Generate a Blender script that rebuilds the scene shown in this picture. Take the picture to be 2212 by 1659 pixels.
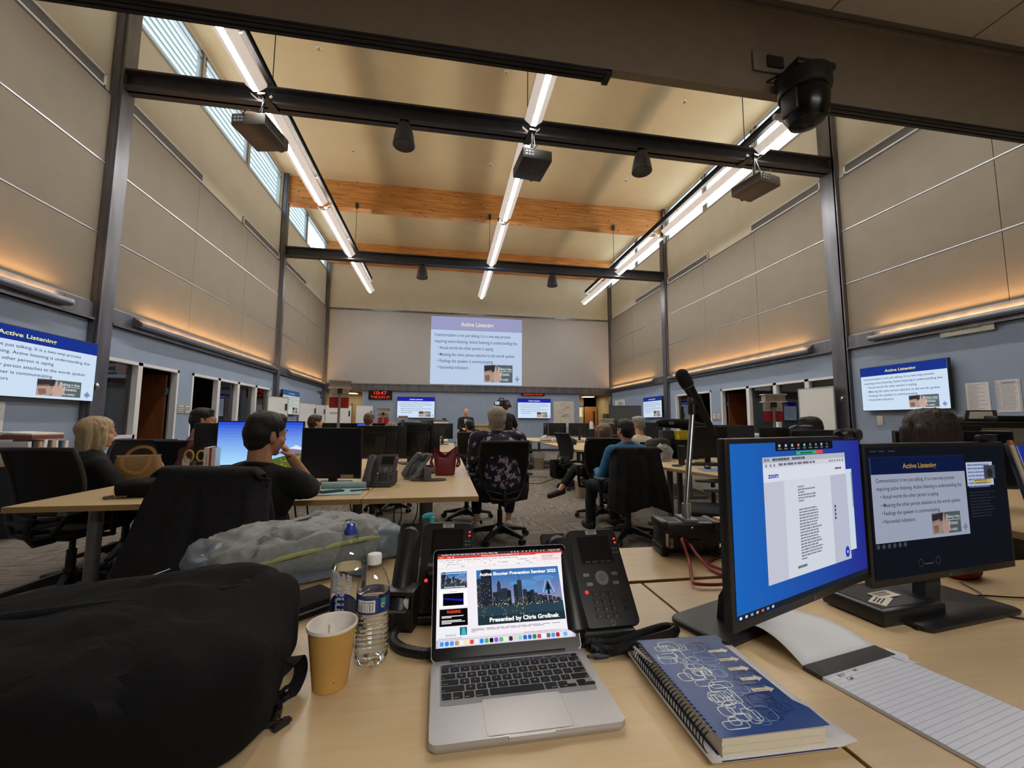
import bpy, bmesh, math, random
import numpy as np
from mathutils import Vector as V, Matrix, Euler, noise
for _o in list(bpy.data.objects): bpy.data.objects.remove(_o)
SC = bpy.context.scene; COL = SC.collection
PI = math.pi
# ---------------- camera ----------------
_yaw, _pit, _rol = math.radians(9.2957), math.radians(5.4238), math.radians(.2933)
cam_data = bpy.data.cameras.new('camera'); cam = bpy.data.objects.new('camera', cam_data); COL.objects.link(cam)
cam_data.sensor_width = 36; cam_data.lens = 36*887.4/2212; cam_data.clip_start = .02; cam_data.clip_end = 200
_f = V((math.sin(_yaw)*math.cos(_pit), math.cos(_yaw)*math.cos(_pit), math.sin(_pit)))
_r = V((math.cos(_yaw), -math.sin(_yaw), 0)); _u = _r.cross(_f)
_r2 = _r*math.cos(_rol)+_u*math.sin(_rol); _u2 = -_r*math.sin(_rol)+_u*math.cos(_rol)
_m = Matrix((_r2, _u2, -_f)).transposed().to_4x4(); _m.translation = V((0, 0, 1.214))
cam.matrix_world = _m; SC.camera = cam
# ---------------- colour management ----------------
SC.view_settings.view_transform = 'Standard'; SC.view_settings.look = 'None'
SC.view_settings.exposure = 0.0; SC.view_settings.gamma = 1.0; SC.view_settings.use_curve_mapping = False
# ---------------- world: bright overcast daylight ----------------
W = bpy.data.worlds.new('world'); SC.world = W; W.use_nodes = True
W.node_tree.nodes['Background'].inputs[0].default_value = (.80, .92, 1.0, 1)
W.node_tree.nodes['Background'].inputs[1].default_value = 3.4
# ---------------- large lights ----------------
def area(name, loc, rot, sx, sy, power, color=(1, 1, 1), portal=False, spread=PI):
    l = bpy.data.lights.new(name, 'AREA'); l.shape = 'RECTANGLE'; l.size = sx; l.size_y = sy
    l.energy = power; l.color = color; l.spread = spread
    if portal: l.cycles.is_portal = True
    o = bpy.data.objects.new(name, l); COL.objects.link(o); o.location = loc; o.rotation_euler = rot
    o.visible_camera = True
    return o
for _x, _ry in ((-4.99, -PI/2), (7.54, PI/2)):       # portals in the clerestory openings
    for _y, _l in ((9.3, 6.6), (15.1, 4.6)):
        area('sky_portal', (_x, _y, 8.03), (0, _ry, 0), 1.15, _l, 1, portal=True)
area('alcove_fill_light', (1.2, -1.6, 2.60), (0, 0, 0), 1.8, .6, 72, (1, .95, .88))  # added fill to lift the dark header and low ceiling, no fixture here
area('kitchen_ceiling_lamp', (6.3, 21.0, 2.5), (0, 0, 0), 1.0, 1.0, 60, (1, .86, .62))
area('passage_fill_light', (-4.0, 18.6, 2.45), (0, 0, 0), .5, .5, 8, (1, .85, .62))
area('passage_fill_light', (6.65, 18.5, 2.45), (0, 0, 0), .5, .5, 9, (1, .85, .62))  # added fill to brighten the passage paint, no fixture built
# ================= helpers =================
def lin(h):
    if not isinstance(h, str): return tuple(h)
    c = [int(h[i:i+2], 16)/255 for i in (0, 2, 4)]
    return tuple(x/12.92 if x <= .04045 else ((x+.055)/1.055)**2.4 for x in c)
MATS = {}
def mat(name, col, rough=.6, metal=0, var=.08, scale=40, bump=0, bscale=200, stretch=None, emit=None, alpha=1, trans=0, spec=.5, coat=0):
    """Principled surface with a procedural noise variation of its colour and an optional bump."""
    if name in MATS: return MATS[name]
    m = bpy.data.materials.new(name); m.use_nodes = True; nt = m.node_tree; N = nt.nodes; L = nt.links
    b = N['Principled BSDF']; c = lin(col)
    b.inputs['Roughness'].default_value = rough; b.inputs['Metallic'].default_value = metal
    b.inputs['Specular IOR Level'].default_value = spec; b.inputs['Coat Weight'].default_value = coat
    if alpha < 1: b.inputs['Alpha'].default_value = alpha
    if trans: b.inputs['Transmission Weight'].default_value = trans
    tc = N.new('ShaderNodeTexCoord'); mp = N.new('ShaderNodeMapping'); L.new(tc.outputs['Object'], mp.inputs[0])
    if stretch: mp.inputs['Scale'].default_value = stretch
    nz = N.new('ShaderNodeTexNoise'); nz.inputs['Scale'].default_value = scale; nz.inputs['Detail'].default_value = 4
    L.new(mp.outputs[0], nz.inputs[0])
    r = N.new('ShaderNodeValToRGB'); L.new(nz.outputs[0], r.inputs[0])
    r.color_ramp.elements[0].position = .3; r.color_ramp.elements[1].position = .7
    r.color_ramp.elements[0].color = (*[max(0, x*(1-var)) for x in c], 1)
    r.color_ramp.elements[1].color = (*[min(1, x*(1+var)) for x in c], 1)
    L.new(r.outputs[0], b.inputs['Base Color'])
    if bump:
        n2 = N.new('ShaderNodeTexNoise'); n2.inputs['Scale'].default_value = bscale; L.new(mp.outputs[0], n2.inputs[0])
        bp = N.new('ShaderNodeBump'); bp.inputs['Strength'].default_value = bump; bp.inputs['Distance'].default_value = .01
        L.new(n2.outputs[0], bp.inputs['Height']); L.new(bp.outputs[0], b.inputs['Normal'])
    if emit:
        b.inputs['Emission Color'].default_value = (*lin(emit[0]), 1); b.inputs['Emission Strength'].default_value = emit[1]
    MATS[name] = m; return m
def em(col, s=1.0):
    """Light-giving surface (screens, lamps)."""
    k = 'glow_%s_%g' % (col if isinstance(col, str) else '_'.join('%.3f' % x for x in col), s)
    if k in MATS: return MATS[k]
    m = bpy.data.materials.new(k); m.use_nodes = True; nt = m.node_tree; nt.nodes.clear()
    e = nt.nodes.new('ShaderNodeEmission'); o = nt.nodes.new('ShaderNodeOutputMaterial')
    e.inputs[0].default_value = (*lin(col), 1); e.inputs[1].default_value = s
    nt.links.new(e.outputs[0], o.inputs[0]); MATS[k] = m; return m
def wood(name, c1, c2, rough=.5, scale=3, axis=0, dist=4):
    m = bpy.data.materials.new(name); m.use_nodes = True; nt = m.node_tree; N = nt.nodes; L = nt.links
    b = N['Principled BSDF']; b.inputs['Roughness'].default_value = rough
    tc = N.new('ShaderNodeTexCoord'); mp = N.new('ShaderNodeMapping'); L.new(tc.outputs['Object'], mp.inputs[0])
    sc = [14, 14, 14]; sc[axis] = .8; mp.inputs['Scale'].default_value = sc
    nz = N.new('ShaderNodeTexNoise'); nz.inputs['Scale'].default_value = scale; nz.inputs['Detail'].default_value = 6; nz.inputs['Distortion'].default_value = dist
    L.new(mp.outputs[0], nz.inputs[0]); r = N.new('ShaderNodeValToRGB'); L.new(nz.outputs[0], r.inputs[0])
    r.color_ramp.elements[0].color = (*lin(c1), 1); r.color_ramp.elements[1].color = (*lin(c2), 1)
    r.color_ramp.elements[0].position = .32; r.color_ramp.elements[1].position = .68
    L.new(r.outputs[0], b.inputs['Base Color']); MATS[name] = m; return m
def weave(name, col, open_=.35, scale=450):
    """See-through net fabric of a chair back."""
    m = bpy.data.materials.new(name); m.use_nodes = True; nt = m.node_tree; N = nt.nodes; L = nt.links
    b = N['Principled BSDF']; b.inputs['Base Color'].default_value = (*lin(col), 1); b.inputs['Roughness'].default_value = .8
    tc = N.new('ShaderNodeTexCoord'); w = N.new('ShaderNodeTexVoronoi'); w.inputs['Scale'].default_value = scale
    L.new(tc.outputs['Object'], w.inputs[0]); mt = N.new('ShaderNodeMath'); mt.operation = 'GREATER_THAN'; mt.inputs[1].default_value = open_
    L.new(w.outputs['Distance'], mt.inputs[0]); L.new(mt.outputs[0], b.inputs['Alpha']); MATS[name] = m; return m
def glass(name, tint=(.9, .95, .95), rough=0.0, mixf=.9):
    """Thin pane: mostly see-through with a mirror-like sheen."""
    m = bpy.data.materials.new(name); m.use_nodes = True; nt = m.node_tree; nt.nodes.clear(); N = nt.nodes; L = nt.links
    t = N.new('ShaderNodeBsdfTransparent'); t.inputs[0].default_value = (*tint, 1)
    g = N.new('ShaderNodeBsdfGlossy'); g.inputs['Roughness'].default_value = rough
    lw = N.new('ShaderNodeLayerWeight'); pw = N.new('ShaderNodeMath'); pw.operation = 'POWER'; pw.inputs[1].default_value = 4; L.new(lw.outputs['Facing'], pw.inputs[0])
    ad = N.new('ShaderNodeMath'); ad.operation = 'MULTIPLY_ADD'; ad.inputs[1].default_value = .85; ad.inputs[2].default_value = 1-mixf; L.new(pw.outputs[0], ad.inputs[0])
    mx = N.new('ShaderNodeMixShader'); L.new(ad.outputs[0], mx.inputs[0]); L.new(t.outputs[0], mx.inputs[1]); L.new(g.outputs[0], mx.inputs[2])
    o = N.new('ShaderNodeOutputMaterial'); L.new(mx.outputs[0], o.inputs[0]); MATS[name] = m; return m
def tag(o, label=None, cat=None, group=None, kind=None):
    for k, v in (('label', label), ('category', cat), ('group', group), ('kind', kind)):
        if v: o[k] = v
    return o
def thing(name, label, cat, loc=(0, 0, 0), rz=0, group=None, rot=None):
    o = bpy.data.objects.new(name, None); COL.objects.link(o); o.empty_display_size = .05
    o.location = loc; o.rotation_euler = rot if rot else (0, 0, rz)
    return tag(o, label, cat, group)
def kids(o): return [c for c in bpy.data.objects if c.parent == o]
def dup(root, loc, rz=0, label=None, group=None, cat=None, name=None):
    """A copy of a thing together with copies of its parts and sub-parts."""
    def cp(o, par):
        c = o.copy(); COL.objects.link(c)
        if par is not None: c.parent = par
        for ch in kids(o): cp(ch, c)
        return c
    r = cp(root, None); r.location = loc; r.rotation_euler = (0, 0, rz)
    if name: r.name = name
    return tag(r, label, cat, group)
class MB:
    """Collects shapes and links them as ONE mesh object."""
    def __init__(s, smooth=True): s.b = bmesh.new(); s.mats = []; s.i = 0; s.smooth = smooth
    def use(s, m):
        if m not in s.mats: s.mats.append(m)
        s.i = s.mats.index(m); return s
    def _fin(s, fs):
        for f in fs: f.material_index = s.i; f.smooth = s.smooth
    def box(s, x0, x1, y0, y1, z0, z1, M=None, bev=0, seg=2):
        g = bmesh.ops.create_cube(s.b, size=1); vs = g['verts']
        for v in vs:
            v.co = V((x0+(v.co.x+.5)*(x1-x0), y0+(v.co.y+.5)*(y1-y0), z0+(v.co.z+.5)*(z1-z0)))
        fs = set(f for v in vs for f in v.link_faces)
        if bev:
            es = list(set(e for v in vs for e in v.link_edges))
            r = bmesh.ops.bevel(s.b, geom=es, offset=bev, segments=seg, profile=.5, affect='EDGES', clamp_overlap=True)
            vs = set(v for f in r['faces'] for v in f.verts) | set(v for v in vs if v.is_valid)
            fs = set(f for v in vs for f in v.link_faces)
        if M is not None:
            for v in set(v for f in fs for v in f.verts): v.co = M @ v.co
        s._fin(fs); return s
    def rings(s, rs, close=False, cap=True):
        """Skin of rings (lists of points, same count)."""
        R = [[s.b.verts.new(p) for p in r] for r in rs]; fs = []; n = len(R[0])
        for a, b in zip(R, R[1:]+([R[0]] if close else [])):
            for k in range(n):
                try: fs.append(s.b.faces.new((a[k], a[(k+1) % n], b[(k+1) % n], b[k])))
                except ValueError: pass
        if cap and not close:
            for r, rev in ((R[0], True), (R[-1], False)):
                try: fs.append(s.b.faces.new(list(reversed(r)) if rev else r))
                except ValueError: pass
        s._fin(fs); return s
    def cyl(s, p0, p1, r0, r1=None, n=16, cap=True):
        r1 = r0 if r1 is None else r1; p0 = V(p0); p1 = V(p1); d = (p1-p0).normalized()
        a = d.orthogonal().normalized(); b = d.cross(a)
        return s.rings([[p+(a*math.cos(t)+b*math.sin(t))*r for t in [2*PI*k/n for k in range(n)]] for p, r in ((p0, r0), (p1, r1))], cap=cap)
    def tube(s, pts, r, n=8, close=False, flat=None):
        """Pipe along points; r a number or list; flat=(w,h,up) gives a strap."""
        pts = [V(p) for p in pts]; rs = []; prev = None
        for i, p in enumerate(pts):
            if close: t = (pts[(i+1) % len(pts)]-pts[i-1])
            else: t = pts[min(i+1, len(pts)-1)]-pts[max(i-1, 0)]
            t = t.normalized() if t.length > 1e-9 else V((0, 0, 1))
            if flat: a = t.cross(V(flat[2])); a = a.normalized() if a.length > 1e-6 else t.orthogonal().normalized()
            elif prev is None: a = t.orthogonal().normalized()
            else:
                a = prev-t*prev.dot(t); a = a.normalized() if a.length > 1e-6 else t.orthogonal().normalized()
            prev = a; b = t.cross(a)
            if flat: w, h = flat[0]/2, flat[1]/2; rs.append([p+a*w+b*h, p-a*w+b*h, p-a*w-b*h, p+a*w-b*h])
            else:
                rr = r[i] if isinstance(r, (list, tuple)) else r
                rs.append([p+(a*math.cos(2*PI*k/n)+b*math.sin(2*PI*k/n))*rr for k in range(n)])
        return s.rings(rs, close=close)
    def lathe(s, prof, n=24, c=(0, 0, 0), cap=True):
        c = V(c)
        return s.rings([[c+V((r*math.cos(2*PI*k/n), r*math.sin(2*PI*k/n), z)) for k in range(n)] for r, z in prof], cap=cap)
    def prism(s, poly, z0, z1, M=None):
        """Polygon (x,y) pulled from z0 to z1."""
        M = M or Matrix.Identity(4)
        return s.rings([[M @ V((x, y, z)) for x, y in poly] for z in (z0, z1)])
    def face(s, pts):
        f = s.b.faces.new([s.b.verts.new(p) for p in pts]); s._fin([f]); return s
    def ell(s, c, r, M=None, n=16, m=10):
        c = V(c); rs = []
        for j in range(1, m):
            t = PI*j/m; rs.append([V((r[0]*math.sin(t)*math.cos(2*PI*k/n), r[1]*math.sin(t)*math.sin(2*PI*k/n), -r[2]*math.cos(t))) for k in range(n)])
        rs = [[(M @ p if M else p)+c for p in q] for q in rs]
        return s.rings(rs)
    def build(s, name, m=None, parent=None, loc=(0, 0, 0), rot=(0, 0, 0), auto=35):
        if m is not None and not s.mats: s.mats = [m]
        bmesh.ops.recalc_face_normals(s.b, faces=s.b.faces)
        me = bpy.data.meshes.new(name); s.b.to_mesh(me); s.b.free()
        for q in s.mats: me.materials.append(q)
        if s.smooth and auto: me.set_sharp_from_angle(angle=math.radians(auto))
        o = bpy.data.objects.new(name, me); COL.objects.link(o); o.location = loc; o.rotation_euler = rot
        if parent is not None: o.parent = parent
        return o
def bx(name, x0, x1, y0, y1, z0, z1, m, parent=None, bev=0, **k):
    return MB().box(x0, x1, y0, y1, z0, z1, bev=bev).build(name, m, parent, **k)
def rrect(w, h, r, n=5, cx=0, cy=0):
    p = []
    for sx, sy, a in ((1, 1, 0), (-1, 1, 90), (-1, -1, 180), (1, -1, 270)):
        for k in range(n+1):
            t = math.radians(a+90*k/n); p.append((cx+sx*(w/2-r)+r*math.cos(t), cy+sy*(h/2-r)+r*math.sin(t)))
    return p
_TX = {}
def text_geo(s, bold=0):
    """Outlines of a line of writing as polygons (height of capitals about .7)."""
    if (s, bold) in _TX: return _TX[(s, bold)]
    cu = bpy.data.curves.new('lettering', 'FONT'); cu.body = s; cu.size = 1; cu.offset = bold; cu.resolution_u = 3
    o = bpy.data.objects.new('lettering', cu); COL.objects.link(o)
    bpy.context.view_layer.update()
    me = o.evaluated_get(bpy.context.evaluated_depsgraph_get()).to_mesh()
    g = ([(v.co.x, v.co.y) for v in me.vertices], [tuple(p.vertices) for p in me.polygons])
    o.to_mesh_clear() if False else None
    bpy.data.objects.remove(o); bpy.data.curves.remove(cu)
    _TX[(s, bold)] = g; return g
class Cv:
    """A flat printed or lit face: x right, y up, origin at its lower corner, layered towards the viewer (-Y)."""
    def __init__(s, w, h, step=.0006): s.w, s.h = w, h; s.v = []; s.f = []; s.m = []; s.mats = []; s.step = step
    def _m(s, m):
        if m not in s.mats: s.mats.append(m)
        return s.mats.index(m)
    def poly(s, pts, m, z=1):
        n = len(s.v); s.v += [(x-s.w/2, -z*s.step, y-s.h/2) for x, y in pts]; s.f.append(tuple(range(n, n+len(pts)))); s.m.append(s._m(m)); return s
    def rect(s, x0, y0, x1, y1, m, z=1): return s.poly([(x0, y0), (x1, y0), (x1, y1), (x0, y1)], m, z)
    def disc(s, x, y, r, m, z=1, n=16, ry=None): return s.poly([(x+r*math.cos(2*PI*k/n), y+(ry or r)*math.sin(2*PI*k/n)) for k in range(n)], m, z)
    def line(s, pts, wd, m, z=1, close=False):
        pts = [V((p[0], p[1])) for p in pts]
        if close: pts = pts+[pts[0]]
        for a, b in zip(pts, pts[1:]):
            d = b-a
            if d.length < 1e-9: continue
            d = d.normalized()*wd/2; q = V((-d.y, d.x)); s.poly([a-d*.6+q, a-d*.6-q, b+d*.6-q, b+d*.6+q], m, z)
        return s
    def text(s, t, x, y, size, m, z=2, al='L', bold=0, fit=None, sl=0):
        vs, fs = text_geo(t, bold)
        if not vs: return s
        x0 = min(v[0] for v in vs); x1 = max(v[0] for v in vs); k = size; kx = (fit/(x1-x0)) if fit else size
        wd = (x1-x0)*kx; ox = x-(0 if al == 'L' else wd/2 if al == 'C' else wd)
        n = len(s.v); s.v += [(ox+(vx-x0)*kx+sl*vy*k-s.w/2, -z*s.step, y+vy*k-s.h/2) for vx, vy in vs]
        mi = s._m(m)
        for f in fs: s.f.append(tuple(n+i for i in f)); s.m.append(mi)
        return s
    def greek(s, x, y, w, m, n=3, hh=.004, z=2, seed=0, gap=None):
        """Lines of print too small to read."""
        rn = random.Random(seed)
        for k in range(n):
            xx = x; e = x+w*rn.uniform(.75, 1)
            while xx < e:
                l = rn.uniform(.05, .16)*w; s.rect(xx, y-k*(gap or hh*2.2), min(xx+l, e), y-k*(gap or hh*2.2)+hh, m, z); xx += l+.02*w
        return s
    def build(s, name, parent=None, loc=(0, 0, 0), rot=(0, 0, 0)):
        me = bpy.data.meshes.new(name); me.from_pydata(s.v, [], s.f)
        for q in s.mats: me.materials.append(q)
        me.polygons.foreach_set('material_index', s.m)
        b = bmesh.new(); b.from_mesh(me)
        for f in b.faces:
            f.normal_update()
            if f.normal.y > 0: f.normal_flip()
        b.to_mesh(me); b.free()
        o = bpy.data.objects.new(name, me); COL.objects.link(o); o.location = loc; o.rotation_euler = rot
        if parent is not None: o.parent = parent
        return o
def face_rot(nx, ny):
    """Rotation about z that turns a -Y facing thing towards (nx, ny)."""
    return math.atan2(nx, -ny)
# ================= shared materials =================
M_panel = mat('panel_beige', '867c6e', .75, var=.04, scale=3)
M_upper = mat('wall_paint_olive', 'd2ccb8', .8, var=.03, scale=2)
M_ceil = mat('ceiling_tan', 'c9b793', .85, var=.03, scale=2)
M_blue = mat('wall_paint_blue', '95a5bd', .75, var=.04, scale=4)
M_steel = mat('brushed_steel', '6e6e74', .38, .75, var=.25, scale=6, stretch=(1, 1, .2))
M_dsteel = mat('dark_painted_steel', '35353a', .45, .3, var=.2, scale=8)
M_white = mat('white_paint', 'e2e4e6', .5, var=.03)
M_alu = mat('aluminium_trim', 'b4b6bb', .35, .6, var=.05)
def carpet():
    m = bpy.data.materials.new('carpet_tiles'); m.use_nodes = True; N = m.node_tree.nodes; L = m.node_tree.links; b = N['Principled BSDF']; b.inputs['Roughness'].default_value = .95; b.inputs['Specular IOR Level'].default_value = .2
    tc = N.new('ShaderNodeTexCoord'); ck = N.new('ShaderNodeTexChecker'); ck.inputs['Scale'].default_value = 1/.61; L.new(tc.outputs['Object'], ck.inputs[0]); o = []
    for st in ((2.2, 22, 1), (22, 2.2, 1)):
        mp = N.new('ShaderNodeMapping'); mp.inputs['Scale'].default_value = st; L.new(tc.outputs['Object'], mp.inputs[0]); n = N.new('ShaderNodeTexNoise'); n.inputs['Scale'].default_value = 1.6; n.inputs['Detail'].default_value = 5; n.inputs['Roughness'].default_value = .7; L.new(mp.outputs[0], n.inputs[0]); o.append(n)
    mx = N.new('ShaderNodeMix'); mx.data_type = 'FLOAT'; L.new(ck.outputs['Fac'], mx.inputs[0]); L.new(o[0].outputs[0], mx.inputs[2]); L.new(o[1].outputs[0], mx.inputs[3])
    r = N.new('ShaderNodeValToRGB'); L.new(mx.outputs[0], r.inputs[0]); E = r.color_ramp.elements; E[0].position = .36; E[0].color = (*lin('5d554c'), 1); E[1].position = .66; E[1].color = (*lin('9a9187'), 1)
    L.new(r.outputs[0], b.inputs['Base Color']); bp = N.new('ShaderNodeBump'); bp.inputs['Strength'].default_value = .4; bp.inputs['Distance'].default_value = .005; L.new(mx.outputs[0], bp.inputs['Height']); L.new(bp.outputs[0], b.inputs['Normal']); return m
M_carpet = carpet()
M_dark = mat('dark_header', '8f8475', .85, var=.06, scale=20)
M_tile = mat('ceiling_tile', 'c4bbb6', .9, var=.08, scale=150, bump=.3, bscale=300)
M_lam = mat('maple_laminate', 'd8bd92', .33, var=.05, scale=5, stretch=(1, 12, 1))
M_edge = mat('maple_edge', 'b99a68', .5, var=.06, scale=5)
M_blk = mat('black_plastic', '17181a', .42, var=.15)
M_blk2 = mat('charcoal_plastic', '2a2b2e', .5, var=.12)
M_gry = mat('grey_metal', '7c7d80', .4, .5, var=.08)
M_fab = mat('black_fabric', '141416', .95, var=.3, scale=120, bump=.25, bscale=500)
M_net = weave('chair_net', '0d0d0f', .075, 330)
M_paper = mat('paper', 'e4e4e6', .8, var=.03)
M_ink = mat('ink', '2e2e34', .8)
M_glass = glass('window_glass', (.86, .93, .95), 0, .97)
M_dglass = glass('office_glass', (.45, .48, .5), 0, .88)
M_woodr = wood('red_brown_door', '6e3a1e', '8d5230', .45, 2, 2)
# ================= the room =================
XL, XR, YB, ZC = -4.85, 7.40, 17.60, 8.65
YH, ZH, ZL = 1.13, 2.325, 2.64            # header over the desk, its underside, low ceiling
def struct(name, mb, m=None):
    o = mb.build(name, m); o['kind'] = 'structure'; return o
struct('floor', MB().box(XL-4, XR+4, -4, YB+6, -.1, 0), M_carpet)
struct('ceiling', MB().box(XL-.2, XR+.2, YH, YB+.2, ZC, ZC+.1), M_ceil)
lc = MB().use(M_tile)
for i in range(-6, 7):
    for j in range(-8, 1):
        x = 1.36-.07+i*.61; y = YH-.03+j*1.22
        if y-1.2 > -4.2: lc.use(M_tile).box(x+.004, x+.606, y-1.216, y-.004, ZL, ZL+.02)
lc.use(mat('ceiling_grid', '6d6864', .7)).box(-3, 6, -4, YH, ZL+.006, ZL+.05)
struct('ceiling_low', lc)
struct('trim_1', MB().box(-3, 6, YH, YH+.03, ZH, ZL+.1).box(-3.2, 6.2, YH+.02, YH+.14, ZL+.06, ZC), M_dark)                 # header and the wall above it
struct('trim_2', MB().box(-3, 6, YH-.012, YH, ZL-.012, ZL), mat('ceiling_edge', '7d756c', .8))
struct('wall_front', MB().box(XL-.2, -3, YH, YH+.14, 0, ZC).box(6, XR+.2, YH, YH+.14, 0, ZC).box(-3.1, -3, -4, YH, 0, ZL+.1)
       .box(6, 6.1, -4, YH, 0, ZL+.1).box(-3.1, 6.1, -4.1, -4, 0, ZL+.1).box(-3, 6, -4, YH, ZL+.05, ZL+.1), M_panel)
for nm, x0, x1 in (('sliding_track', -2.98, .50), ('sliding_track', 1.185, 5.5)):
    t = MB().use(M_dsteel)
    for k in range(5): t.box(x0, x1, YH+.002+k*.008, YH+.0075+k*.008, ZH-.012-.002*(k % 2), ZH+.02 if k > 3 else ZH)
    t.box(x0, x1, YH, YH+.042, ZH-.006, ZH).box(x1-.02, x1, YH, YH+.045, ZH-.016, ZH)
    o = t.build(nm); tag(o, 'long dark ribbed sliding track under the header, ' + ('ending in mid span' if x0 < 0 else 'beside the black dome camera'), 'track')
# --- side walls: lower painted wall with openings, upper panel courses, ledge, clerestory
def side(X, s, low, name):
    """s=+1: room lies on the +x side of the wall face X."""
    a, b = (X-.14, X) if s > 0 else (X, X+.14)
    w = MB().use(M_blue)
    for y0, y1, z0, z1 in low: w.box(a, b, y0, y1, z0, z1)
    w.use(M_upper)                                    # plain wall above the panels, holed by the clerestory
    xa, xb = (X-.2, X-.05) if s > 0 else (X+.05, X+.2)
    w.box(xa, xb, YH, YB, 2.6, 7.46).box(xa, xb, YH, YB, 8.60, ZC).box(xa, xb, YH, 6.0, 7.46, 8.60)
    w.box(xa, xb, 12.56, 12.86, 7.46, 8.60).box(xa, xb, 17.45, YB, 7.46, 8.6)
    struct(name, w)
    p = MB(False).use(M_panel)                               # panel courses with open joints
    xa, xb = (X-.06, X) if s > 0 else (X, X+.06)
    for (y0, y1, joints) in ((YH+.14, 6.40, (4.2,)), (6.72, 12.62, (8.6, 10.62)), (12.9, YB-.02, (15.27,))):
        ys = [y0, *joints, y1]
        for u, v in zip(ys, ys[1:]):
            for z0, z1 in ((2.87, 3.83), (3.865, 4.86), (4.895, 5.90)):
                p.box(xa, xb, u+.004, v-.004, z0, z1)
    struct('trim_%d' % (3 if s > 0 else 4), p)
    t = MB(False).use(M_alu)                                  # metal strips in the joints and along the ledge
    xa, xb = (X-.05, X+.006) if s > 0 else (X-.006, X+.05)
    for y0, y1 in ((YH+.14, 6.40), (6.72, 12.62), (12.9, YB-.02)):
        for z in (3.838, 4.868): t.box(xa, xb, y0, y1, z, z+.02)
        t.box(xa, xb, y0, y1, 2.84, 2.868)
        t.use(M_steel).box(xa, xb, y0, y1, 5.90, 5.925).use(M_alu)
    struct('trim_%d' % (5 if s > 0 else 6), t)
LLOW = ((YH, 6.66, 0, 2.6), (6.66, 12.52, 2.15, 2.6), (6.66, 7.40, 0, .95), (8.42, 8.83, 0, 2.15), (9.80, 12.52, 0, .95), (12.52, YB, 0, 2.6))
RLOW = ((YH, 6.50, 0, 2.6), (6.50, 12.30, 2.15, 2.6), (6.50, 9.06, 0, .95), (10.06, 10.48, 0, 2.15), (11.48, 12.30, 0, .95), (12.30, YB, 0, 2.6))
side(XL, 1, LLOW, 'wall_left'); side(XR, -1, RLOW, 'wall_right')
# --- columns, wall beams, cross beams
def col(name, X, s, y0, y1, lab):
    a, b = (X-.02, X+.07) if s > 0 else (X-.07, X+.02)
    o = MB().box(a, b, y0, y1, 0, ZC).box(a, b+.04*s if s > 0 else b, y0+.02, y0+.05, 0, ZC).build(name, M_steel); o['kind'] = 'structure'; tag(o, lab, 'column')
for X, s in ((XL, 1), (XR, -1)):
    w = 'with the clerestory panes of bluish siding' if s > 0 else 'with the whiteboard against it'
    col('steel_column', X, s, 6.40, 6.72, 'tall grey steel column on the wall ' + w)
    col('steel_column', X, s, 12.62, 12.90, 'grey steel column between the second and third bays of the wall ' + w)
    col('steel_column', X, s, 17.42, YB, 'steel column in the far corner of the wall ' + w)
    a, b = (X, X+.05) if s > 0 else (X-.05, X)
    for y0, y1 in ((YH+.14, 6.40), (6.72, 12.62), (12.9, 17.42)):
        m = MB().box(a, b, y0, y1, 2.60, 2.84).box(a, b+.03 if s > 0 else b, y0, y1, 2.60, 2.63) if s > 0 else MB().box(a, b, y0, y1, 2.60, 2.84).box(a-.03, b, y0, y1, 2.60, 2.63)
        struct('steel_beam', m, M_steel)
for y in (6.56, 12.76):
    o = MB().box(XL+.07, XR-.07, y-.12, y+.12, 6.37, 6.40).box(XL+.07, XR-.07, y-.02, y+.02, 6.12, 6.40).box(XL+.07, XR-.07, y-.12, y+.12, 6.12, 6.15).build('steel_crossbeam', M_dsteel)
    tag(o, 'dark steel beam across the hall, ' + ('the one the projectors hang from' if y < 9 else 'the further one, below the second timber beam'), 'beam', kind='structure')
def glulam():
    m = bpy.data.materials.new('glulam'); m.use_nodes = True; N = m.node_tree.nodes; L = m.node_tree.links
    b = N['Principled BSDF']; b.inputs['Roughness'].default_value = .45
    tc = N.new('ShaderNodeTexCoord'); mp = N.new('ShaderNodeMapping'); mp.inputs['Scale'].default_value = (.5, 1, 9); L.new(tc.outputs['Object'], mp.inputs[0])
    nz = N.new('ShaderNodeTexNoise'); nz.inputs['Scale'].default_value = 2.6; nz.inputs['Detail'].default_value = 5; L.new(mp.outputs[0], nz.inputs[0])
    r = N.new('ShaderNodeValToRGB'); L.new(nz.outputs[0], r.inputs[0])
    for e, p, c in zip(r.color_ramp.elements, (.34, .66), ('b06f35', 'd99c58')): e.position = p; e.color = (*lin(c), 1)
    vo = N.new('ShaderNodeTexVoronoi'); vo.inputs['Scale'].default_value = 3.2; mp2 = N.new('ShaderNodeMapping'); mp2.inputs['Scale'].default_value = (1.2, 1, 2.6)
    L.new(tc.outputs['Object'], mp2.inputs[0]); L.new(mp2.outputs[0], vo.inputs[0])
    lt = N.new('ShaderNodeMath'); lt.operation = 'LESS_THAN'; lt.inputs[1].default_value = .12; L.new(vo.outputs[0], lt.inputs[0])
    mx = N.new('ShaderNodeMix'); mx.data_type = 'RGBA'; L.new(lt.outputs[0], mx.inputs[0]); L.new(r.outputs[0], mx.inputs[6]); mx.inputs[7].default_value = (*lin('5a3314'), 1)
    L.new(mx.outputs[2], b.inputs['Base Color']); return m
M_glu = glulam()
for y, l in ((12.83, 'wide honey-coloured laminated timber beam under the ceiling, the nearer one'), (17.4, 'laminated timber beam at the top of the end wall, behind the further cross beam')):
    g = MB()
    g.box(XL-.05, XR+.05, y-.08, y+.2, 7.80, ZC)
    o = g.build('timber_beam', M_glu); tag(o, l, 'beam', kind='structure')
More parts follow.
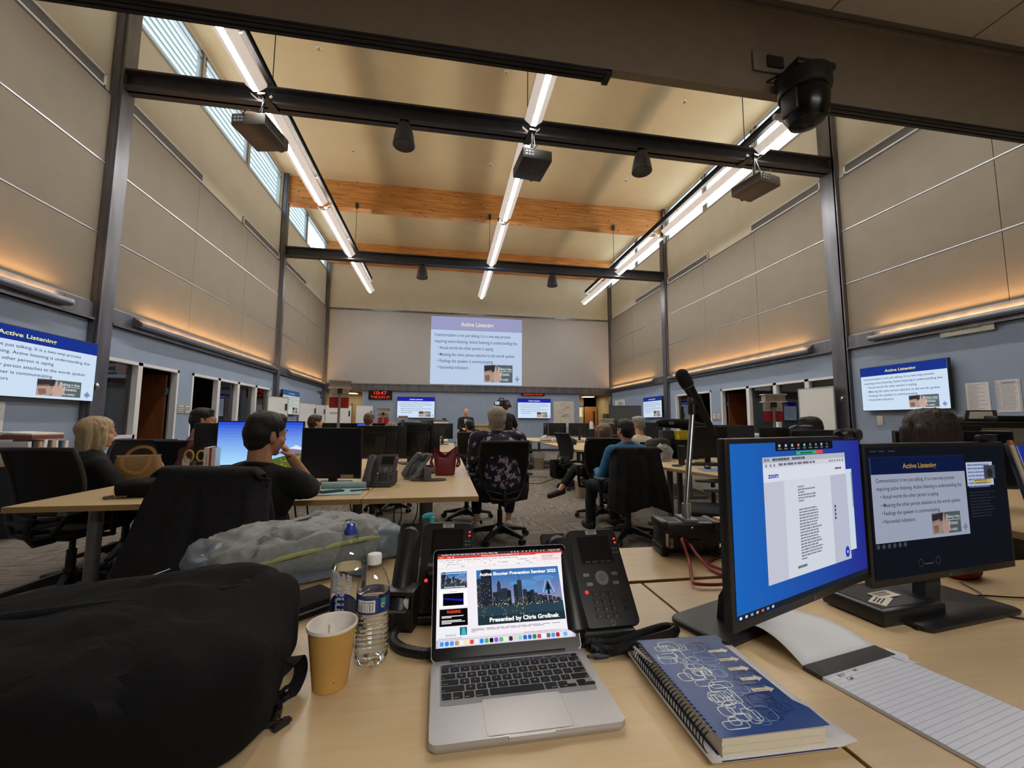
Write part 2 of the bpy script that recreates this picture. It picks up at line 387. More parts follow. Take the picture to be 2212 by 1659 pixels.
# --- clerestory windows (two on each side)
def clere(n, X, s, y0, y1, mull):
    x = X-.05-.07*s if s > 0 else X+.05+.07
    x = X-.11 if s > 0 else X+.11
    m = MB(False)
    for a, b in ((y0, y0+.05), (y1-.05, y1)): m.box(x-.03, x+.03, a, b, 7.46, 8.6)
    for y in mull:
        m.box(x-.03, x+.03, y-.11, y-.05, 7.46, 8.6).box(x-.03, x+.03, y+.05, y+.11, 7.46, 8.6).box(x-.05, x+.05, y-.03, y+.03, 7.46, 8.6)
    for z0, z1 in ((7.46, 7.51), (8.55, 8.6), (8.42, 8.45)): m.box(x-.03, x+.03, y0, y1, z0, z1)
    sx = X-.035 if s > 0 else X+.035
    m.box(sx-.02, sx+.02, y0-.02, y1+.02, 7.43, 7.465)
    o = m.build('window_%d' % n, M_alu); o['kind'] = 'structure'
    g = MB(False).face([(x, y0, 7.46), (x, y1, 7.46), (x, y1, 8.6), (x, y0, 8.6)]).build('pane', M_glass, o)
clere(1, XL, 1, 6.0, 12.56, (8.54, 10.54)); clere(2, XL, 1, 12.86, 17.45, (14.95,))
clere(3, XR, -1, 6.0, 12.56, (8.54, 10.54)); clere(4, XR, -1, 12.86, 17.45, (14.95,))
# neighbouring roof monitor seen through the panes: white lap siding
sd = MB(False)
for k in range(36):
    z = 6.6+k*.21; sd.face([(-7.90, 1, z), (-7.90, 24, z), (-7.93, 24, z+.21), (-7.93, 1, z+.21)]).face([(-7.93, 1, z+.21), (-7.93, 24, z+.21), (-7.90, 24, z+.21), (-7.90, 1, z+.21)])
sd.use(mat('white_siding', 'b9bec2', .7, var=.03)); sd.use(mat('lap_shade_line', '8b959a', .8))
for k in range(37): sd.box(-7.90, -7.885, 1, 24, 6.592+k*.21, 6.600+k*.21)  # grey strips paint the shade line below each lap
tag(sd.build('outside_siding', mat('white_siding', 'b9bec2', .7, var=.03)), kind='structure')
# --- offices behind the openings
def office(X, s, y0, y1):
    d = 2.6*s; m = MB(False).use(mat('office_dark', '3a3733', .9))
    xa, xb = sorted((X-.141*s, X-.141*s-d))
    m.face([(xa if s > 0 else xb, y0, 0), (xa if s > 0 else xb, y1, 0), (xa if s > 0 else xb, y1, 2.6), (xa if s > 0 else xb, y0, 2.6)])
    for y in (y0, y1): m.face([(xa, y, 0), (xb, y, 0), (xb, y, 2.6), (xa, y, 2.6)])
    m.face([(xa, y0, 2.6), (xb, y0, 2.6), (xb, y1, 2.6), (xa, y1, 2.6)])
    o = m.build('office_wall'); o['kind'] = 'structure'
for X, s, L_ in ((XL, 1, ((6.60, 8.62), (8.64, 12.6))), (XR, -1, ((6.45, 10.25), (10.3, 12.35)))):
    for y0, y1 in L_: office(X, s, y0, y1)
_wn = [5]; _dn = [1]
def frame(X, s, y0, y1, z0, z1, door=False, t=.05):
    """White frame around one opening of the office front, pane set in unless it is a door."""
    xa, xb = (X-.085, X+.012) if s > 0 else (X-.012, X+.085)
    m = MB(False)
    m.box(xa, xb, y0, y0+t, z0, z1).box(xa, xb, y1-t, y1, z0, z1).box(xa, xb, y0, y1, z1-t, z1)
    if not door: m.box(xa, xb, y0, y1, z0, z0+t)
    c = _dn if door else _wn; nm = ('door_%d' if door else 'window_%d') % c[0]; c[0] += 1
    o = m.build(nm, M_white); o['kind'] = 'structure'
    if not door:
        x = X-.07*s; MB(False).face([(x, y0+t, z0+t), (x, y1-t, z0+t), (x, y1-t, z1-t), (x, y0+t, z1-t)]).build('pane', M_dglass, o)
    return o
def leaf(door, X, s, y, ang, w=.88, hinge=1):
    """Red-brown door leaf standing open into the office."""
    px = X-.15*s; m = MB().box(0, w, -.022, .022, .01, 2.06)
    o = m.build('door_leaf', M_woodr, door, (px, y, 0), (0, 0, ang))
    h = MB().box(-.02, .03, -.03, .03, 1.7, 1.82).box(-.02, .03, -.03, .03, .3, .42).build('hinge', M_gry, o)
    MB().cyl((w-.07, 0, 1.0), (w-.07, -.08, 1.0), .012).box(w-.18, w-.06, -.1, -.08, .99, 1.01).build('lever_handle', M_gry, o)
frame(XL, 1, 6.72, 7.44, .95, 2.15); d = frame(XL, 1, 7.44, 8.42, 0, 2.15, True); leaf(d, XL, 1, 8.36, PI)
d = frame(XL, 1, 8.83, 9.80, 0, 2.15, True); leaf(d, XL, 1, 8.89, PI-.1)
for a, b in ((9.80, 10.66), (10.66, 11.58), (11.58, 12.5)): frame(XL, 1, a, b, .95, 2.15)
for a, b in ((6.50, 7.37), (7.37, 8.21), (8.21, 9.06)): frame(XR, -1, a, b, .95, 2.15)
d = frame(XR, -1, 9.06, 10.06, 0, 2.15, True); leaf(d, XR, -1, 9.99, .05)
d = frame(XR, -1, 10.48, 11.48, 0, 2.15, True); leaf(d, XR, -1, 10.55, .1)
frame(XR, -1, 11.48, 12.28, .95, 2.15)
bl = MB(False)
for k in range(46): bl.box(XL-.16, XL-.135, 6.78, 7.38, 1.0+k*.0175, 1.0+k*.0175+.003)
tag(bl.build('window_blind', mat('blind_slats', 'b4b8be', .5)), 'grey slatted blind behind the office window next to the open door', 'blind')
for nm, X, a, b in (('baseboard_left', XL, XL, XL+.012), ('baseboard_right', XR, XR-.012, XR)):
    m = MB(False); segs = ((YH+.14, 7.44), (8.42, 8.83), (9.8, YB)) if X < 0 else ((YH+.14, 9.06), (10.06, 10.48), (11.48, YB))
    for y0, y1 in segs: m.box(a, b, y0, y1, 0, .10)
    struct(nm, m, mat('baseboard_dark', '2c2a2a', .6))
# --- end wall
wb = MB(False).use(M_blue).box(-3.34, 5.93, YB, YB+.14, 0, 2.62)
wb.use(M_upper).box(XL-.2, XR+.2, YB, YB+.14, 2.62, ZC).use(M_panel).box(XL-.2, -4.72, YB, YB+.14, 0, 2.62).box(7.36, XR+.2, YB, YB+.14, 0, 2.62)
struct('wall_back', wb)
struct('baseboard_back', MB(False).box(-3.34, 5.93, YB-.012, YB, 0, .1), MATS['baseboard_dark'])
struct('steel_beam', MB().box(-4.78, 7.33, YB-.1, YB, 2.52, 2.74), M_steel)
struct('trim_7', MB(False).box(-4.78, 7.33, YB-.12, YB-.005, 2.745, 2.80).use(M_steel).box(-4.78, 7.33, YB-.06, YB-.005, 5.86, 5.93), M_alu)
side_t = MB(False).use(mat('brass_strip', 'a8905a', .5)).box(-4.74, -4.70, YB-.05, YB-.005, 2.8, 5.86)
struct('trim_8', side_t)
# passages either side of the blue end wall
M_tan = mat('passage_paint', 'b3a27c', .8, var=.03)
pw = MB(False).use(M_tan)
for x0, x1 in ((-4.72, -3.34), (5.93, 7.36)):
    pw.box(x0-.1, x0, YB+.14, 19.4, 0, 2.6).box(x1, x1+.1, YB+.14, 19.4, 0, 2.6).box(x0, x1, YB+.14, 19.4, 2.55, 2.62)
pw.box(-4.72, -3.34, 19.3, 19.4, 0, 2.6).box(6.72, 7.36, 19.3, 19.4, 0, 2.6).box(5.93, 7.36, 19.3, 19.4, 2.03, 2.6)
struct('wall_passage', pw)
M_tdoor = wood('tan_door', 'b08a4e', 'c49d5f', .5, 2, 2)
d9 = bx('door_%d' % _dn[0], -4.05, -3.42, 19.26, 19.30, 0, 2.02, M_tdoor); d9['kind'] = 'structure'; _dn[0] += 1
bx('door_frame', -4.10, -4.05, 19.25, 19.30, 0, 2.06, M_steel, d9)
fr = MB(False).box(5.95, 6.0, 19.2, 19.32, 0, 2.06).box(6.68, 6.73, 19.2, 19.32, 0, 2.06).box(5.95, 6.73, 19.2, 19.32, 2.0, 2.06).build('door_%d' % _dn[0], M_steel); fr['kind'] = 'structure'
lf = bx('door_leaf', 6.70, 7.30, 19.05, 19.095, .01, 2.0, wood('oak_door', 'a9672f', 'bd7d42', .45, 2, 2), fr); bx('vision_panel', 7.1, 7.2, 19.04, 19.05, 1.1, 1.8, mat('dark_pane', '3a2417', .2), lf)
kb = MB(False).use(mat('kitchen_paint', 'd8cfa2', .8)).box(4.5, 8.2, 22.0, 22.1, 0, 2.6).box(8.2, 8.3, 19.4, 22, 0, 2.6).box(4.4, 4.5, 19.4, 22, 0, 2.6).box(4.5, 8.2, 19.4, 22, 2.6, 2.65)
struct('wall_kitchen', kb)
# --- projection screen and slide
scr = MB(False).use(mat('screen_white', 'aaa8a6', .6, var=.02, scale=1)).box(-4.70, 7.36, YB-.035, YB-.004, 2.805, 5.86).build('projection_screen')
tag(scr, 'huge white projection screen filling the end wall between the side columns', 'screen')
# ================= slides and wall screens =================
SL_B, SL_BG, SL_T, SL_Y = '1c3590', 'd3e6fb', '39416c', 'f1ec9a'
def slide(c, x, y, w, h, k=1.0, blue=SL_B, bg=SL_BG, tx=SL_T, title=SL_Y, z=1, dim=1.0):
    """The 'Active Listening' slide drawn at (x, y) with size w x h; k = glow."""
    E = lambda q: em(q, k)
    P = lambda u, v: (x+u*w, y+h-v*h)
    R = lambda u0, v0, u1, v1, m, zz: c.rect(x+u0*w, y+h-v1*h, x+u1*w, y+h-v0*h, m, zz)
    R(0, 0, 1, 1, E(bg), z); R(0, 0, 1, .2, E(blue), z+1)
    c.text('Active Listening', x+.5*w, y+h-.135*h, .085*h, E(title), z+2, 'C', .02, fit=.36*w)
    for t, u, v, wd in (('Communication is not just talking. It is a two-way process', .04, .295, .83), ('requiring active listening. Active listening is understanding the:', .04, .39, .91),
                        ('• Actual words the other person is saying', .075, .485, .60), ('• Meaning the other person attaches to the words spoken', .075, .585, .84),
                        ('• Feelings the speaker is communicating', .075, .68, .60), ('• Nonverbal indicators', .075, .775, .33)):
        c.text(t, x+u*w, y+h-v*h, .066*h, E(tx), z+2, 'L', .008, fit=wd*w)
    # picture: cupped hand at an ear, with its caption
    R(.58, .70, .895, .96, E('8a8f93'), z+2); R(.72, .70, .895, .96, E('5d686c'), z+3)
    for pts, q in ((((.58, .72), (.70, .70), (.70, .80), (.58, .82)), '3b3138'), (((.58, .8), (.66, .78), (.69, .9), (.66, .96), (.58, .96)), 'b99c8c'),
                   (((.68, .86), (.70, .74), (.715, .735), (.72, .82), (.735, .725), (.75, .73), (.75, .84), (.765, .78), (.775, .80), (.77, .9), (.75, .96), (.69, .96)), 'c8a898'),
                   (((.585, .86), (.64, .85), (.645, .93), (.6, .95)), '6b5148')):
        c.poly([P(*p) for p in pts], E(q), z+4)
    for t, u, v, s, wd in (('Talking is Easy', .735, .775, .05, .15), ('LISTENING', .75, .86, .05, .11), ('IS HARD', .765, .935, .045, .085)):
        c.text(t, x+u*w, y+h-v*h, s*h, E('e4ecee'), z+4, 'L', .015, fit=wd*w)
    R(.735, .795, .885, .802, E('e4ecee'), z+4)
    for du, dv, r in ((0, -.03, .012), (-.012, 0, .014), (.012, 0, .014), (0, .01, .016)): c.disc(x+(.948+du)*w, y+h-(.905+dv)*h, r*w*.8, E('8294c0'), z+2, 10)
    R(.943, .92, .953, .955, E('8294c0'), z+2)
cv = Cv(3.94, 2.92, .004)
slide(cv, 0, 0, 3.94, 2.92, .88, blue='a3a4cf', bg='c6d9f3', tx='55608e', title='f0eed2')
o = cv.build('projected_slide', None, (1.335, YB-.037, 4.30)); tag(o, 'bright slide thrown on the huge white projection screen', 'slide')  # self-glowing sheet stands in for the projector's light on the screen
def tv(name, label, loc, nx, ny, w, h, art, depth=.06, group=None, dark='0b0c0e'):
    t = thing(name, label, 'TV', loc, face_rot(nx, ny), group)
    MB().box(-w/2, w/2, .0, depth, -h/2, h/2, bev=.006).build('housing', M_blk, t)
    b = .012; c = Cv(w-2*b, h-2*b, .0008); art(c, w-2*b, h-2*b)
    c.build('display', t, (0, -.001, 0)); MB().box(-.2, .2, depth, depth+.05, -.2, .2).build('wall_bracket', M_blk2, t)
    return t
def S(k=1.0, **a): return lambda c, w, h: slide(c, 0, 0, w, h, k, **a)
tv('wall_screen', 'large wall screen with the slide on the blue wall above the paper files', (XL+.11, 5.50, 1.87), 1, 0, 1.92, .80, S(.93))
tv('wall_screen', 'wall screen with the slide next to a dark steel column, beyond the cream-shirted grey-haired man', (XR-.11, 13.63, 1.80), -1, 0, 1.33, .74, S(.9))
tv('wall_screen', 'wall screen with the slide above the printer and switch plate, on the blue wall', (XR-.11, 5.52, 1.83), -1, 0, 1.30, .76, S(.93))
tv('wall_screen', 'wall screen with a washed-out greenish slide beside the whiteboards', (XL+.11, 13.82, 1.81), 1, 0, 1.44, .74, S(.72, blue='3c5f9c', bg='d3dccc', tx='75808a', title='c8d0dc'))
tv('wall_screen', 'wall screen with the slide on the end wall below the red clock', (-1.17, YB-.11, 1.84), 0, -1, 1.53, .87, S(.95, blue='2222a8', title='ffffff'))
tv('wall_screen', 'wall screen with the slide on the end wall below the red message board', (3.85, YB-.11, 1.85), 0, -1, 1.48, .86, S(.95, blue='2222a8', title='ffffff'))
# LED clock and message board
def led(name, label, loc, nx, ny, w, h, lines, col='ff3a30'):
    t = thing(name, label, 'clock' if 'clock' in name else 'sign', loc, face_rot(nx, ny))
    MB().box(-w/2, w/2, 0, .05, -h/2, h/2, bev=.006).build('case', M_blk, t)
    c = Cv(w, h, .001); c.rect(.01, .01, w-.01, h-.01, mat('led_face', '120808', .3))
    for s, v, sz, wd in lines: c.text(s, w/2, v, sz, em(col, 1.1), 2, 'C', .008, fit=wd)
    c.build('digits', t, (0, -.001, 0)); return t
led('digital_clock', 'black digital wall clock with glowing red time and date', (-2.62, YB-.06, 2.35), 0, -1, .94, .40, (('10:47', .20, .2, .5), ('TUE JUN 27', .06, .12, .76)))
led('message_board', 'narrow black message board with red dot-matrix lettering above a wall screen', (3.81, YB-.06, 2.49), 0, -1, 1.04, .16, (('Operations Center', .025, .1, .88),), 'e8472c')
led('room_number_sign', 'small black sign with a red digit behind the office window', (XL-.2, 11.95, 2.0), 1, 0, .5, .22, (('D', .05, .16, .12),))
# paper map and poster on the walls
def sheet(name, label, loc, nx, ny, w, h, art, cat='poster', curl=0, m=None, rot=None):
    c = Cv(w, h, .0008); c.rect(0, 0, w, h, m or M_paper, 1); art(c, w, h)
    o = c.build(name, None, loc, rot or (0, 0, face_rot(nx, ny))); 
    sd = o.modifiers.new('thickness', 'SOLIDIFY'); sd.thickness = .0006
    return tag(o, label, cat)
def a_org(c, w, h):
    g = mat('faint_print', '9a9590', .8)
    c.rect(0, 0, w, h, mat('poster_paper', 'd8d0c4', .8, var=.05, scale=4), 2)
    rn = random.Random(4); c.greek(.3*w, .93*h, .4*w, g, 2, .012, 3)
    for k in range(16):
        x, y = rn.uniform(.25, .7)*w, rn.uniform(.3, .82)*h; c.line([(x, y), (x+.16*w, y), (x+.16*w, y+.07*h), (x, y+.07*h)], .006, g, 3, True); c.greek(x+.01, y+.05, .13*w, g, 1, .02, 3, k)
    for k in range(8): c.greek(.3*w, (.28-.03*k)*h, .14*w, g, 1, .01, 3, k)
    c.greek(.2*w, .05*h, .6*w, g, 1, .012, 3)
sheet('paper_poster', 'large off-white paper chart hanging on the end wall beside a wall screen', (5.21, YB-.006, 1.62), 0, -1, .93, 1.12, a_org)
def a_map(c, w, h):
    c.poly([(.3*w, .2*h), (.8*w, .15*h), (.85*w, .7*h), (.5*w, .9*h), (.25*w, .6*h)], mat('map_green', '9fc0b8', .8), 3); c.rect(.12*w, .08*h, .2*w, .3*h, mat('map_blue', '8fb3cf', .8), 3); c.greek(.1*w, .06*h, .5*w, M_ink, 2, .012, 3)
sheet('wall_map', 'pale blue and green map on the blue wall beside the far corner column', (XR-.004, 16.6, 2.0), -1, 0, 1.0, .44, a_map, 'map')
def a_list(c, w, h):
    for k in range(20): c.greek(.1*w, (.93-.044*k)*h, (.5 if k % 3 else .8)*w, M_ink, 1, .004, 2, k)
def a_list2(c, w, h):
    for x in (.04, .26, .95): c.line([(x*w, .03*h), (x*w, .97*h)], .003, M_ink, 2)
    c.line([(.04*w, .88*h), (.95*w, .88*h)], .003, M_ink, 2); c.greek(.3*w, .92*h, .55*w, M_ink, 2, .006, 2)
    for k in range(18): c.greek(.06*w, (.84-.045*k)*h, .15*w, M_ink, 1, .004, 2, k); c.greek(.3*w, (.84-.045*k)*h, .55*w, M_ink, 1, .004, 2, k+50)
sheet('notice_sheet', 'white printed notice on the blue wall next to the wall screen by the printer', (XR-.004, 4.63, 1.60), -1, 0, .26, .43, a_list, 'notice')
sheet('notice_sheet', 'white ruled table notice next to the plain notice, above the printer', (XR-.004, 4.31, 1.61), -1, 0, .25, .43, a_list2, 'notice')
sheet('notice_strip', 'long narrow cream paper strip high on the blue wall below the steel ledge', (XR-.05, 4.66, 2.575), -1, 0, .62, .11, lambda c, w, h: c.greek(.2*w, .5*h, .6*w, M_gry, 1, .012), 'notice', m=mat('cream_paper', 'd9dccb', .8))
sheet('notice_sheet', 'white notice with an orange heading pinned on the blue wall above the paper files', (XL+.004, 5.3, 1.21), 1, 0, .30, .42, lambda c, w, h: (c.rect(.25*w, .88*h, .75*w, .93*h, mat('orange_print', 'c86a3c', .8), 2), a_list(c, w, h*.85)), 'notice')
# small plates: room signs, switches, column bells
def plate(name, label, loc, nx, w, h, cat, txt=None, m=None):
    t = thing(name, label, cat, loc, face_rot(nx, 0))
    MB().box(-w/2, w/2, 0, .012, -h/2, h/2, bev=.003).build('plate', m or mat('sign_white', 'd9d6cc', .5), t)
    c = Cv(w, h, .0006)
    if txt:
        c.line([(.06*w, .05*h), (.94*w, .05*h), (.94*w, .95*h), (.06*w, .95*h)], .008, M_ink, 1, True)
        for k, s in enumerate(txt): c.text(s, w/2, (.62-.22*k)*h, .03, M_ink, 1, 'C', .02)
    else: c.rect(.38*w, .4*h, .62*w, .6*h, mat('switch_toggle', 'f0efe9', .4), 2)
    c.build('marking', t, (0, -.001, 0)); return t
plate('room_sign', 'white room sign beside the open red-brown door, next to its twin', (XL+.013, 8.55, 1.44), 1, .17, .17, 'sign', ('MEETING', 'IN THIS', 'ROOM'))
plate('room_sign', 'white room sign beside the pitch-dark doorway', (XL+.013, 8.76, 1.44), 1, .16, .17, 'sign', ('MAIN', 'ROOM'))
plate('room_sign', 'white room sign between two doorways of the wall, half covered by the microphone end', (XR-.013, 10.37, 1.42), -1, .15, .17, 'sign', ('ROOM',))
plate('room_sign', 'white room sign close to the door frame behind the microphone end', (XR-.013, 10.19, 1.42), -1, .15, .17, 'sign', ('MAIN', 'ROOM'))
plate('switch_plate', 'cream light switch plate on the blue wall under the wall screen', (XR-.013, 5.97, 1.29), -1, .10, .16, 'switch')
for X, s, y, l in ((XL, 1, 6.52, 'small chrome bell on the steel column next to the large wall screen'), (XR, -1, 6.55, 'small chrome bell on the steel column by the whiteboard'), (XL, 1, 12.72, 'tiny chrome bell on the steel column behind the first whiteboard')):
    t = thing('column_bell', l, 'bell', (X+.07*s, y, 1.69)); MB().ell((.02*s, 0, 0), (.03, .035, .05)).build('dome', mat('chrome', 'c8c8cc', .15, 1), t); MB().box(-.002, .01, -.03, .03, -.05, .05).build('plate', M_gry, t)
# ================= ledge lamps (warm uplight), grilles, ceiling things =================
M_lampm = mat('satin_lamp_metal', '8d8d92', .32, .8, var=.06)
def cove(X, s, y0, y1, lab):
    t = thing('wall_uplight', lab, 'lamp', (X, (y0+y1)/2, 2.72), group=None); h = (y1-y0)/2
    m = MB(); prof = [(.05, -.05), (.13, -.055), (.17, -.03), (.175, 0), (.165, .028), (.15, .03), (.155, 0), (.15, -.02), (.12, -.035), (.05, -.03)]
    m.rings([[V((s*a, y, b)) for a, b in prof] for y in (-h, h)]).build('trough', M_lampm, t)
    MB().prism([(s*.05, -.03), (s*.17, -.03), (s*.15, .03), (s*.05, .10)], -.012, 0, Matrix(((1, 0, 0, 0), (0, 0, 1, h+.012), (0, 1, 0, 0), (0, 0, 0, 1)))).prism([(s*.05, -.03), (s*.17, -.03), (s*.15, .03), (s*.05, .10)], 0, .012, Matrix(((1, 0, 0, 0), (0, 0, 1, -h-.012), (0, 1, 0, 0), (0, 0, 0, 1)))).build('end_cap', M_lampm, t)
    MB().cyl((s*.105, -h*.9, -.015), (s*.105, h*.9, -.015), .008).build('tube', em((1, .62, .28), 4), t)
    MB().face([(s*.155, -h, .026), (s*.155, h, .026), (s*.05, h, .115), (s*.05, -h, .115)]).box(0, .01, 0, .01, 0, .01) if False else None
    l = area('warm_uplight', (X+.10*s, (y0+y1)/2, 2.755), (0, PI-.6*s, 0), .03, (y1-y0)*.94, 9*(y1-y0), (1, .52, .19)); l.visible_camera = True
for X, s, w in ((XL, 1, 'siding-view'), (XR, -1, 'whiteboard')):
    e = 'on the wall with the reddish office door' if s > 0 else 'on the wall with the tall whiteboard'
    cove(X, s, 2.2, 5.95, 'long warm ledge lamp nearest the low ceiling, ' + e)
    cove(X, s, 7.15, 12.5, 'long warm ledge lamp above the office windows, ' + e)
    cove(X, s, 13.55, 17.3, 'warm ledge lamp in the far bay, ' + e)
def grille(X, s, y0, y1, lab):
    x = X-.03*s; t = thing('air_grille', lab, 'vent', (x, (y0+y1)/2, 6.045)); h = (y1-y0)/2; m = MB(False)
    for a in ((-h, h, -.10, -.072), (-h, h, .072, .10), (-h, -h+.03, -.10, .10), (h-.03, h, -.10, .10)):
        xa, xb = sorted((0, .02*s)); m.box(xa, xb, *a)
    m.build('frame', M_white, t); g = MB(False); xa, xb = sorted((.002*s, .012*s))
    for k in range(8): g.box(xa, xb, -h+.02, h-.02, -.07+k*.0185, -.07+k*.0185+.009)
    g.build('slats', mat('vent_grey', '8d8a86', .5), t); MB(False).face([(.001*s, -h, -.08), (.001*s, h, -.08), (.001*s, h, .08), (.001*s, -h, .08)]).build('backing', M_blk2, t)
for X, s in ((XL, 1), (XR, -1)):
    for y0, y1, w in ((4.2, 6.3, 'nearest the low ceiling'), (6.8, 8.72, 'just past the first column'), (10.4, 12.58, 'just before the second column'), (12.95, 15.0, 'in the far bay')):
        grille(X, s, y0, y1, 'long white-framed air grille %s, above the panels of the %s wall' % (w, 'office-door' if s > 0 else 'whiteboard'))
# --- suspended light rows: steel rail with V-shaped lamps below
M_wing = mat('lamp_wing', 'e9e6e4', .55, var=.02, emit=('fff2ea', .42))
M_tube = em((1.0, .97, .92), 70)
def lamp_proto(name, L, dxr):
    t = thing(name, 'x', 'lamp'); m = MB(False)
    for sg in (-1, 1):
        m.rings([[V((sg*a, y, b)) for a, b in ((.045, -.02), (.15, .07), (.152, .078), (.045, -.012))] for y in (-L/2, L/2)])
    m.build('reflector', M_wing, t)
    MB(False).box(-.04, .04, -L/2, L/2, -.012, .03).build('body', M_white, t)
    MB(False).box(-.036, .036, -L/2+.01, -.01, -.03, -.0121).box(-.036, .036, .01, L/2-.01, -.03, -.0121).build('tube', M_tube, t)
    for sg in (-1, 1): MB(False).prism([(-.15, .08), (-.045, -.02), (.045, -.02), (.15, .08), (.045, .0), (-.045, 0)], 0, .006, Matrix(((1, 0, 0, 0), (0, 0, 1, sg*(L/2)), (0, 1, 0, 0), (0, 0, 0, 1)))).build('end_plate', M_white, t)
    for y in (-L/2+.15, L/2-.75): MB().cyl((0, y, .03), (0, y, .15), .015).cyl((0, y, .13), (0, y, .145), .04).tube([(0, y, .14), (dxr, y, .22), (dxr, y, .243)], .012, 6).build('hanger', M_white, t)
    return t
lp = None
LX = (-2.92, 1.38, 5.70); RX = (-2.79, 1.325, 5.55)
for xi, (x, rx, ps) in enumerate(zip(LX, RX, ('beside the siding windows', 'in the middle of the hall', 'beside the glaring sky windows'))):
    for yi, (y0, y1, w) in enumerate(((3.2, 6.34, 'nearest'), (6.50, 9.67, 'second'), (9.90, 12.66, 'third'), (12.98, 16.16, 'last'))):
        L = y1-y0; lab = 'long white V-shaped hanging lamp, the %s of its row %s' % ({'nearest': 'first'}.get(w, w), ps)
        p = lamp_proto('pendant_lamp', L, rx-x); p.location = (x, (y0+y1)/2, 6.22); tag(p, lab, 'lamp', 'hanging lamps in the row ' + ps)
        area('lamp_uplight', (x, (y0+y1)/2, 6.275), (PI, 0, 0), .05, L*.96, 4.8*L, (1, .92, .80))
    m = MB(False)                                             # the rail: a small I-beam lying over the cross beams
    m.box(rx-.036, rx+.036, 2.8, 15.6, 6.445, 6.455).box(rx-.036, rx+.036, 2.8, 15.6, 6.565, 6.575).box(rx-.008, rx+.008, 2.8, 15.6, 6.45, 6.575)
    for y in (6.56, 12.76): m.box(rx-.03, rx+.03, y-.05, y+.05, 6.40, 6.46)
    o = m.build('lamp_rail', M_dsteel); tag(o, 'dark steel rail carrying the lamp row ' + ps, 'rail')
    for y in (6.56, 12.83):
        h = thing('rail_hanger', 'thin black rod of the rail %s, %s' % (ps, 'at the projector beam' if y < 9 else 'below the timber beam'), 'rod', (rx, y, 6.575)); zt = ZC-6.575 if y < 9 else 7.82-6.575
        MB().cyl((0, -.12 if y > 9 else 0, 0), (0, -.12 if y > 9 else 0, zt), .008, n=6).build('rod', M_blk, h)
        MB(False).box(-.04, .04, -.16 if y > 9 else -.04, -.085 if y > 9 else .04, zt-.05, zt+.12 if y > 9 else zt).build('bracket', M_blk2, h)
# --- pendant loudspeakers
def ceil_speaker(loc, lab):
    t = thing('pendant_speaker', lab, 'loudspeaker', loc, group=None)
    MB().lathe([(.0, .0), (.05, -.005), (.09, -.03), (.125, -.12), (.155, -.24), (.172, -.34), (.178, -.39), (.165, -.40), (.15, -.395)], 28).build('shell', mat('speaker_shell', '26272a', .5), t)
    r = MB()
    for k in range(8):
        a = 2*PI*k/8; r.tube([(q*math.cos(a), q*math.sin(a), z) for q, z in ((.075, -.03), (.118, -.12), (.147, -.24))], .011, 6)
    r.build('rib', M_blk2, t); MB().lathe([(.0, -.385), (.155, -.388), (.155, -.394), (0, -.39)], 24).build('grille', mat('speaker_net', '0e0e10', .8, bump=.4, bscale=300), t)
    MB().cyl((0, 0, 0), (0, 0, .05), .02).box(-.07, .07, -.03, .03, .04, .06).build('bracket', M_blk, t)
for x, y, w in ((-.74, 6.48, 'beside the projector beam, on the siding side'), (3.39, 6.48, 'beside the projector beam, on the sky side'), (-.77, 12.70, 'under the further cross beam, above the red clock'), (3.40, 12.70, 'under the further cross beam, above the message board')):
    ceil_speaker((x, y, 6.08), 'black bell-shaped pendant loudspeaker ' + w)
# --- projectors hanging from the first cross beam
def projector(loc, rz, lab, m):
    t = thing('projector', lab, 'projector', loc, rz)
    MB().box(-.25, .25, -.30, .30, -.09, .09, bev=.02).build('body', m, t)
    p = MB(False).use(M_blk2).box(-.22, -.06, -.306, -.299, -.06, .06).use(mat('port_metal', '9a9ca0', .4, .6))
    for a in range(3):
        for b in range(2): p.box(-.20+a*.05, -.17+a*.05, -.312, -.305, -.04+b*.05, -.015+b*.05)
    p.build('port_panel', None, t)
    MB().cyl((.1, .30, 0), (.1, .36, 0), .06).build('lens', M_blk, t)
    v = MB(False)
    for k in range(7): v.box(.251, .254, -.2+k*.055, -.17+k*.055, -.05, .05)
    v.build('vent', M_blk2, t)
    c = Cv(.1, .02); c.text('projector', .05, .004, .016, M_white, 1, 'C', 0) if False else c.rect(.01, .006, .09, .014, M_gry, 1); c.build('badge', t, (0, 0, -.0905), (PI/2, 0, 0))
    MB().cyl((0, 0, .09), (0, 0, .60), .022).box(-.09, .09, -.09, .09, .09, .11).box(-.06, .06, -.06, .32, .58, .61).build('mount_pole', M_blk, t)
    MB().tube([(-.1, -.3, .02), (-.02, -.33, .12), (.02, -.1, .25), (.03, 0, .55)], .008, 6).build('cable', M_blk, t)
    return t
M_pj = mat('projector_shell', '3b332c', .45)
projector((-2.79, 6.30, 5.51), -.18, 'dark projector hanging by the bluish siding windows', M_pj)
projector((1.36, 6.36, 5.51), .10, 'black projector in the middle of the cross beam', mat('projector_black', '161616', .45))
projector((5.50, 6.30, 5.51), .22, 'brown-bottomed projector hanging by the glaring sky windows', M_pj)
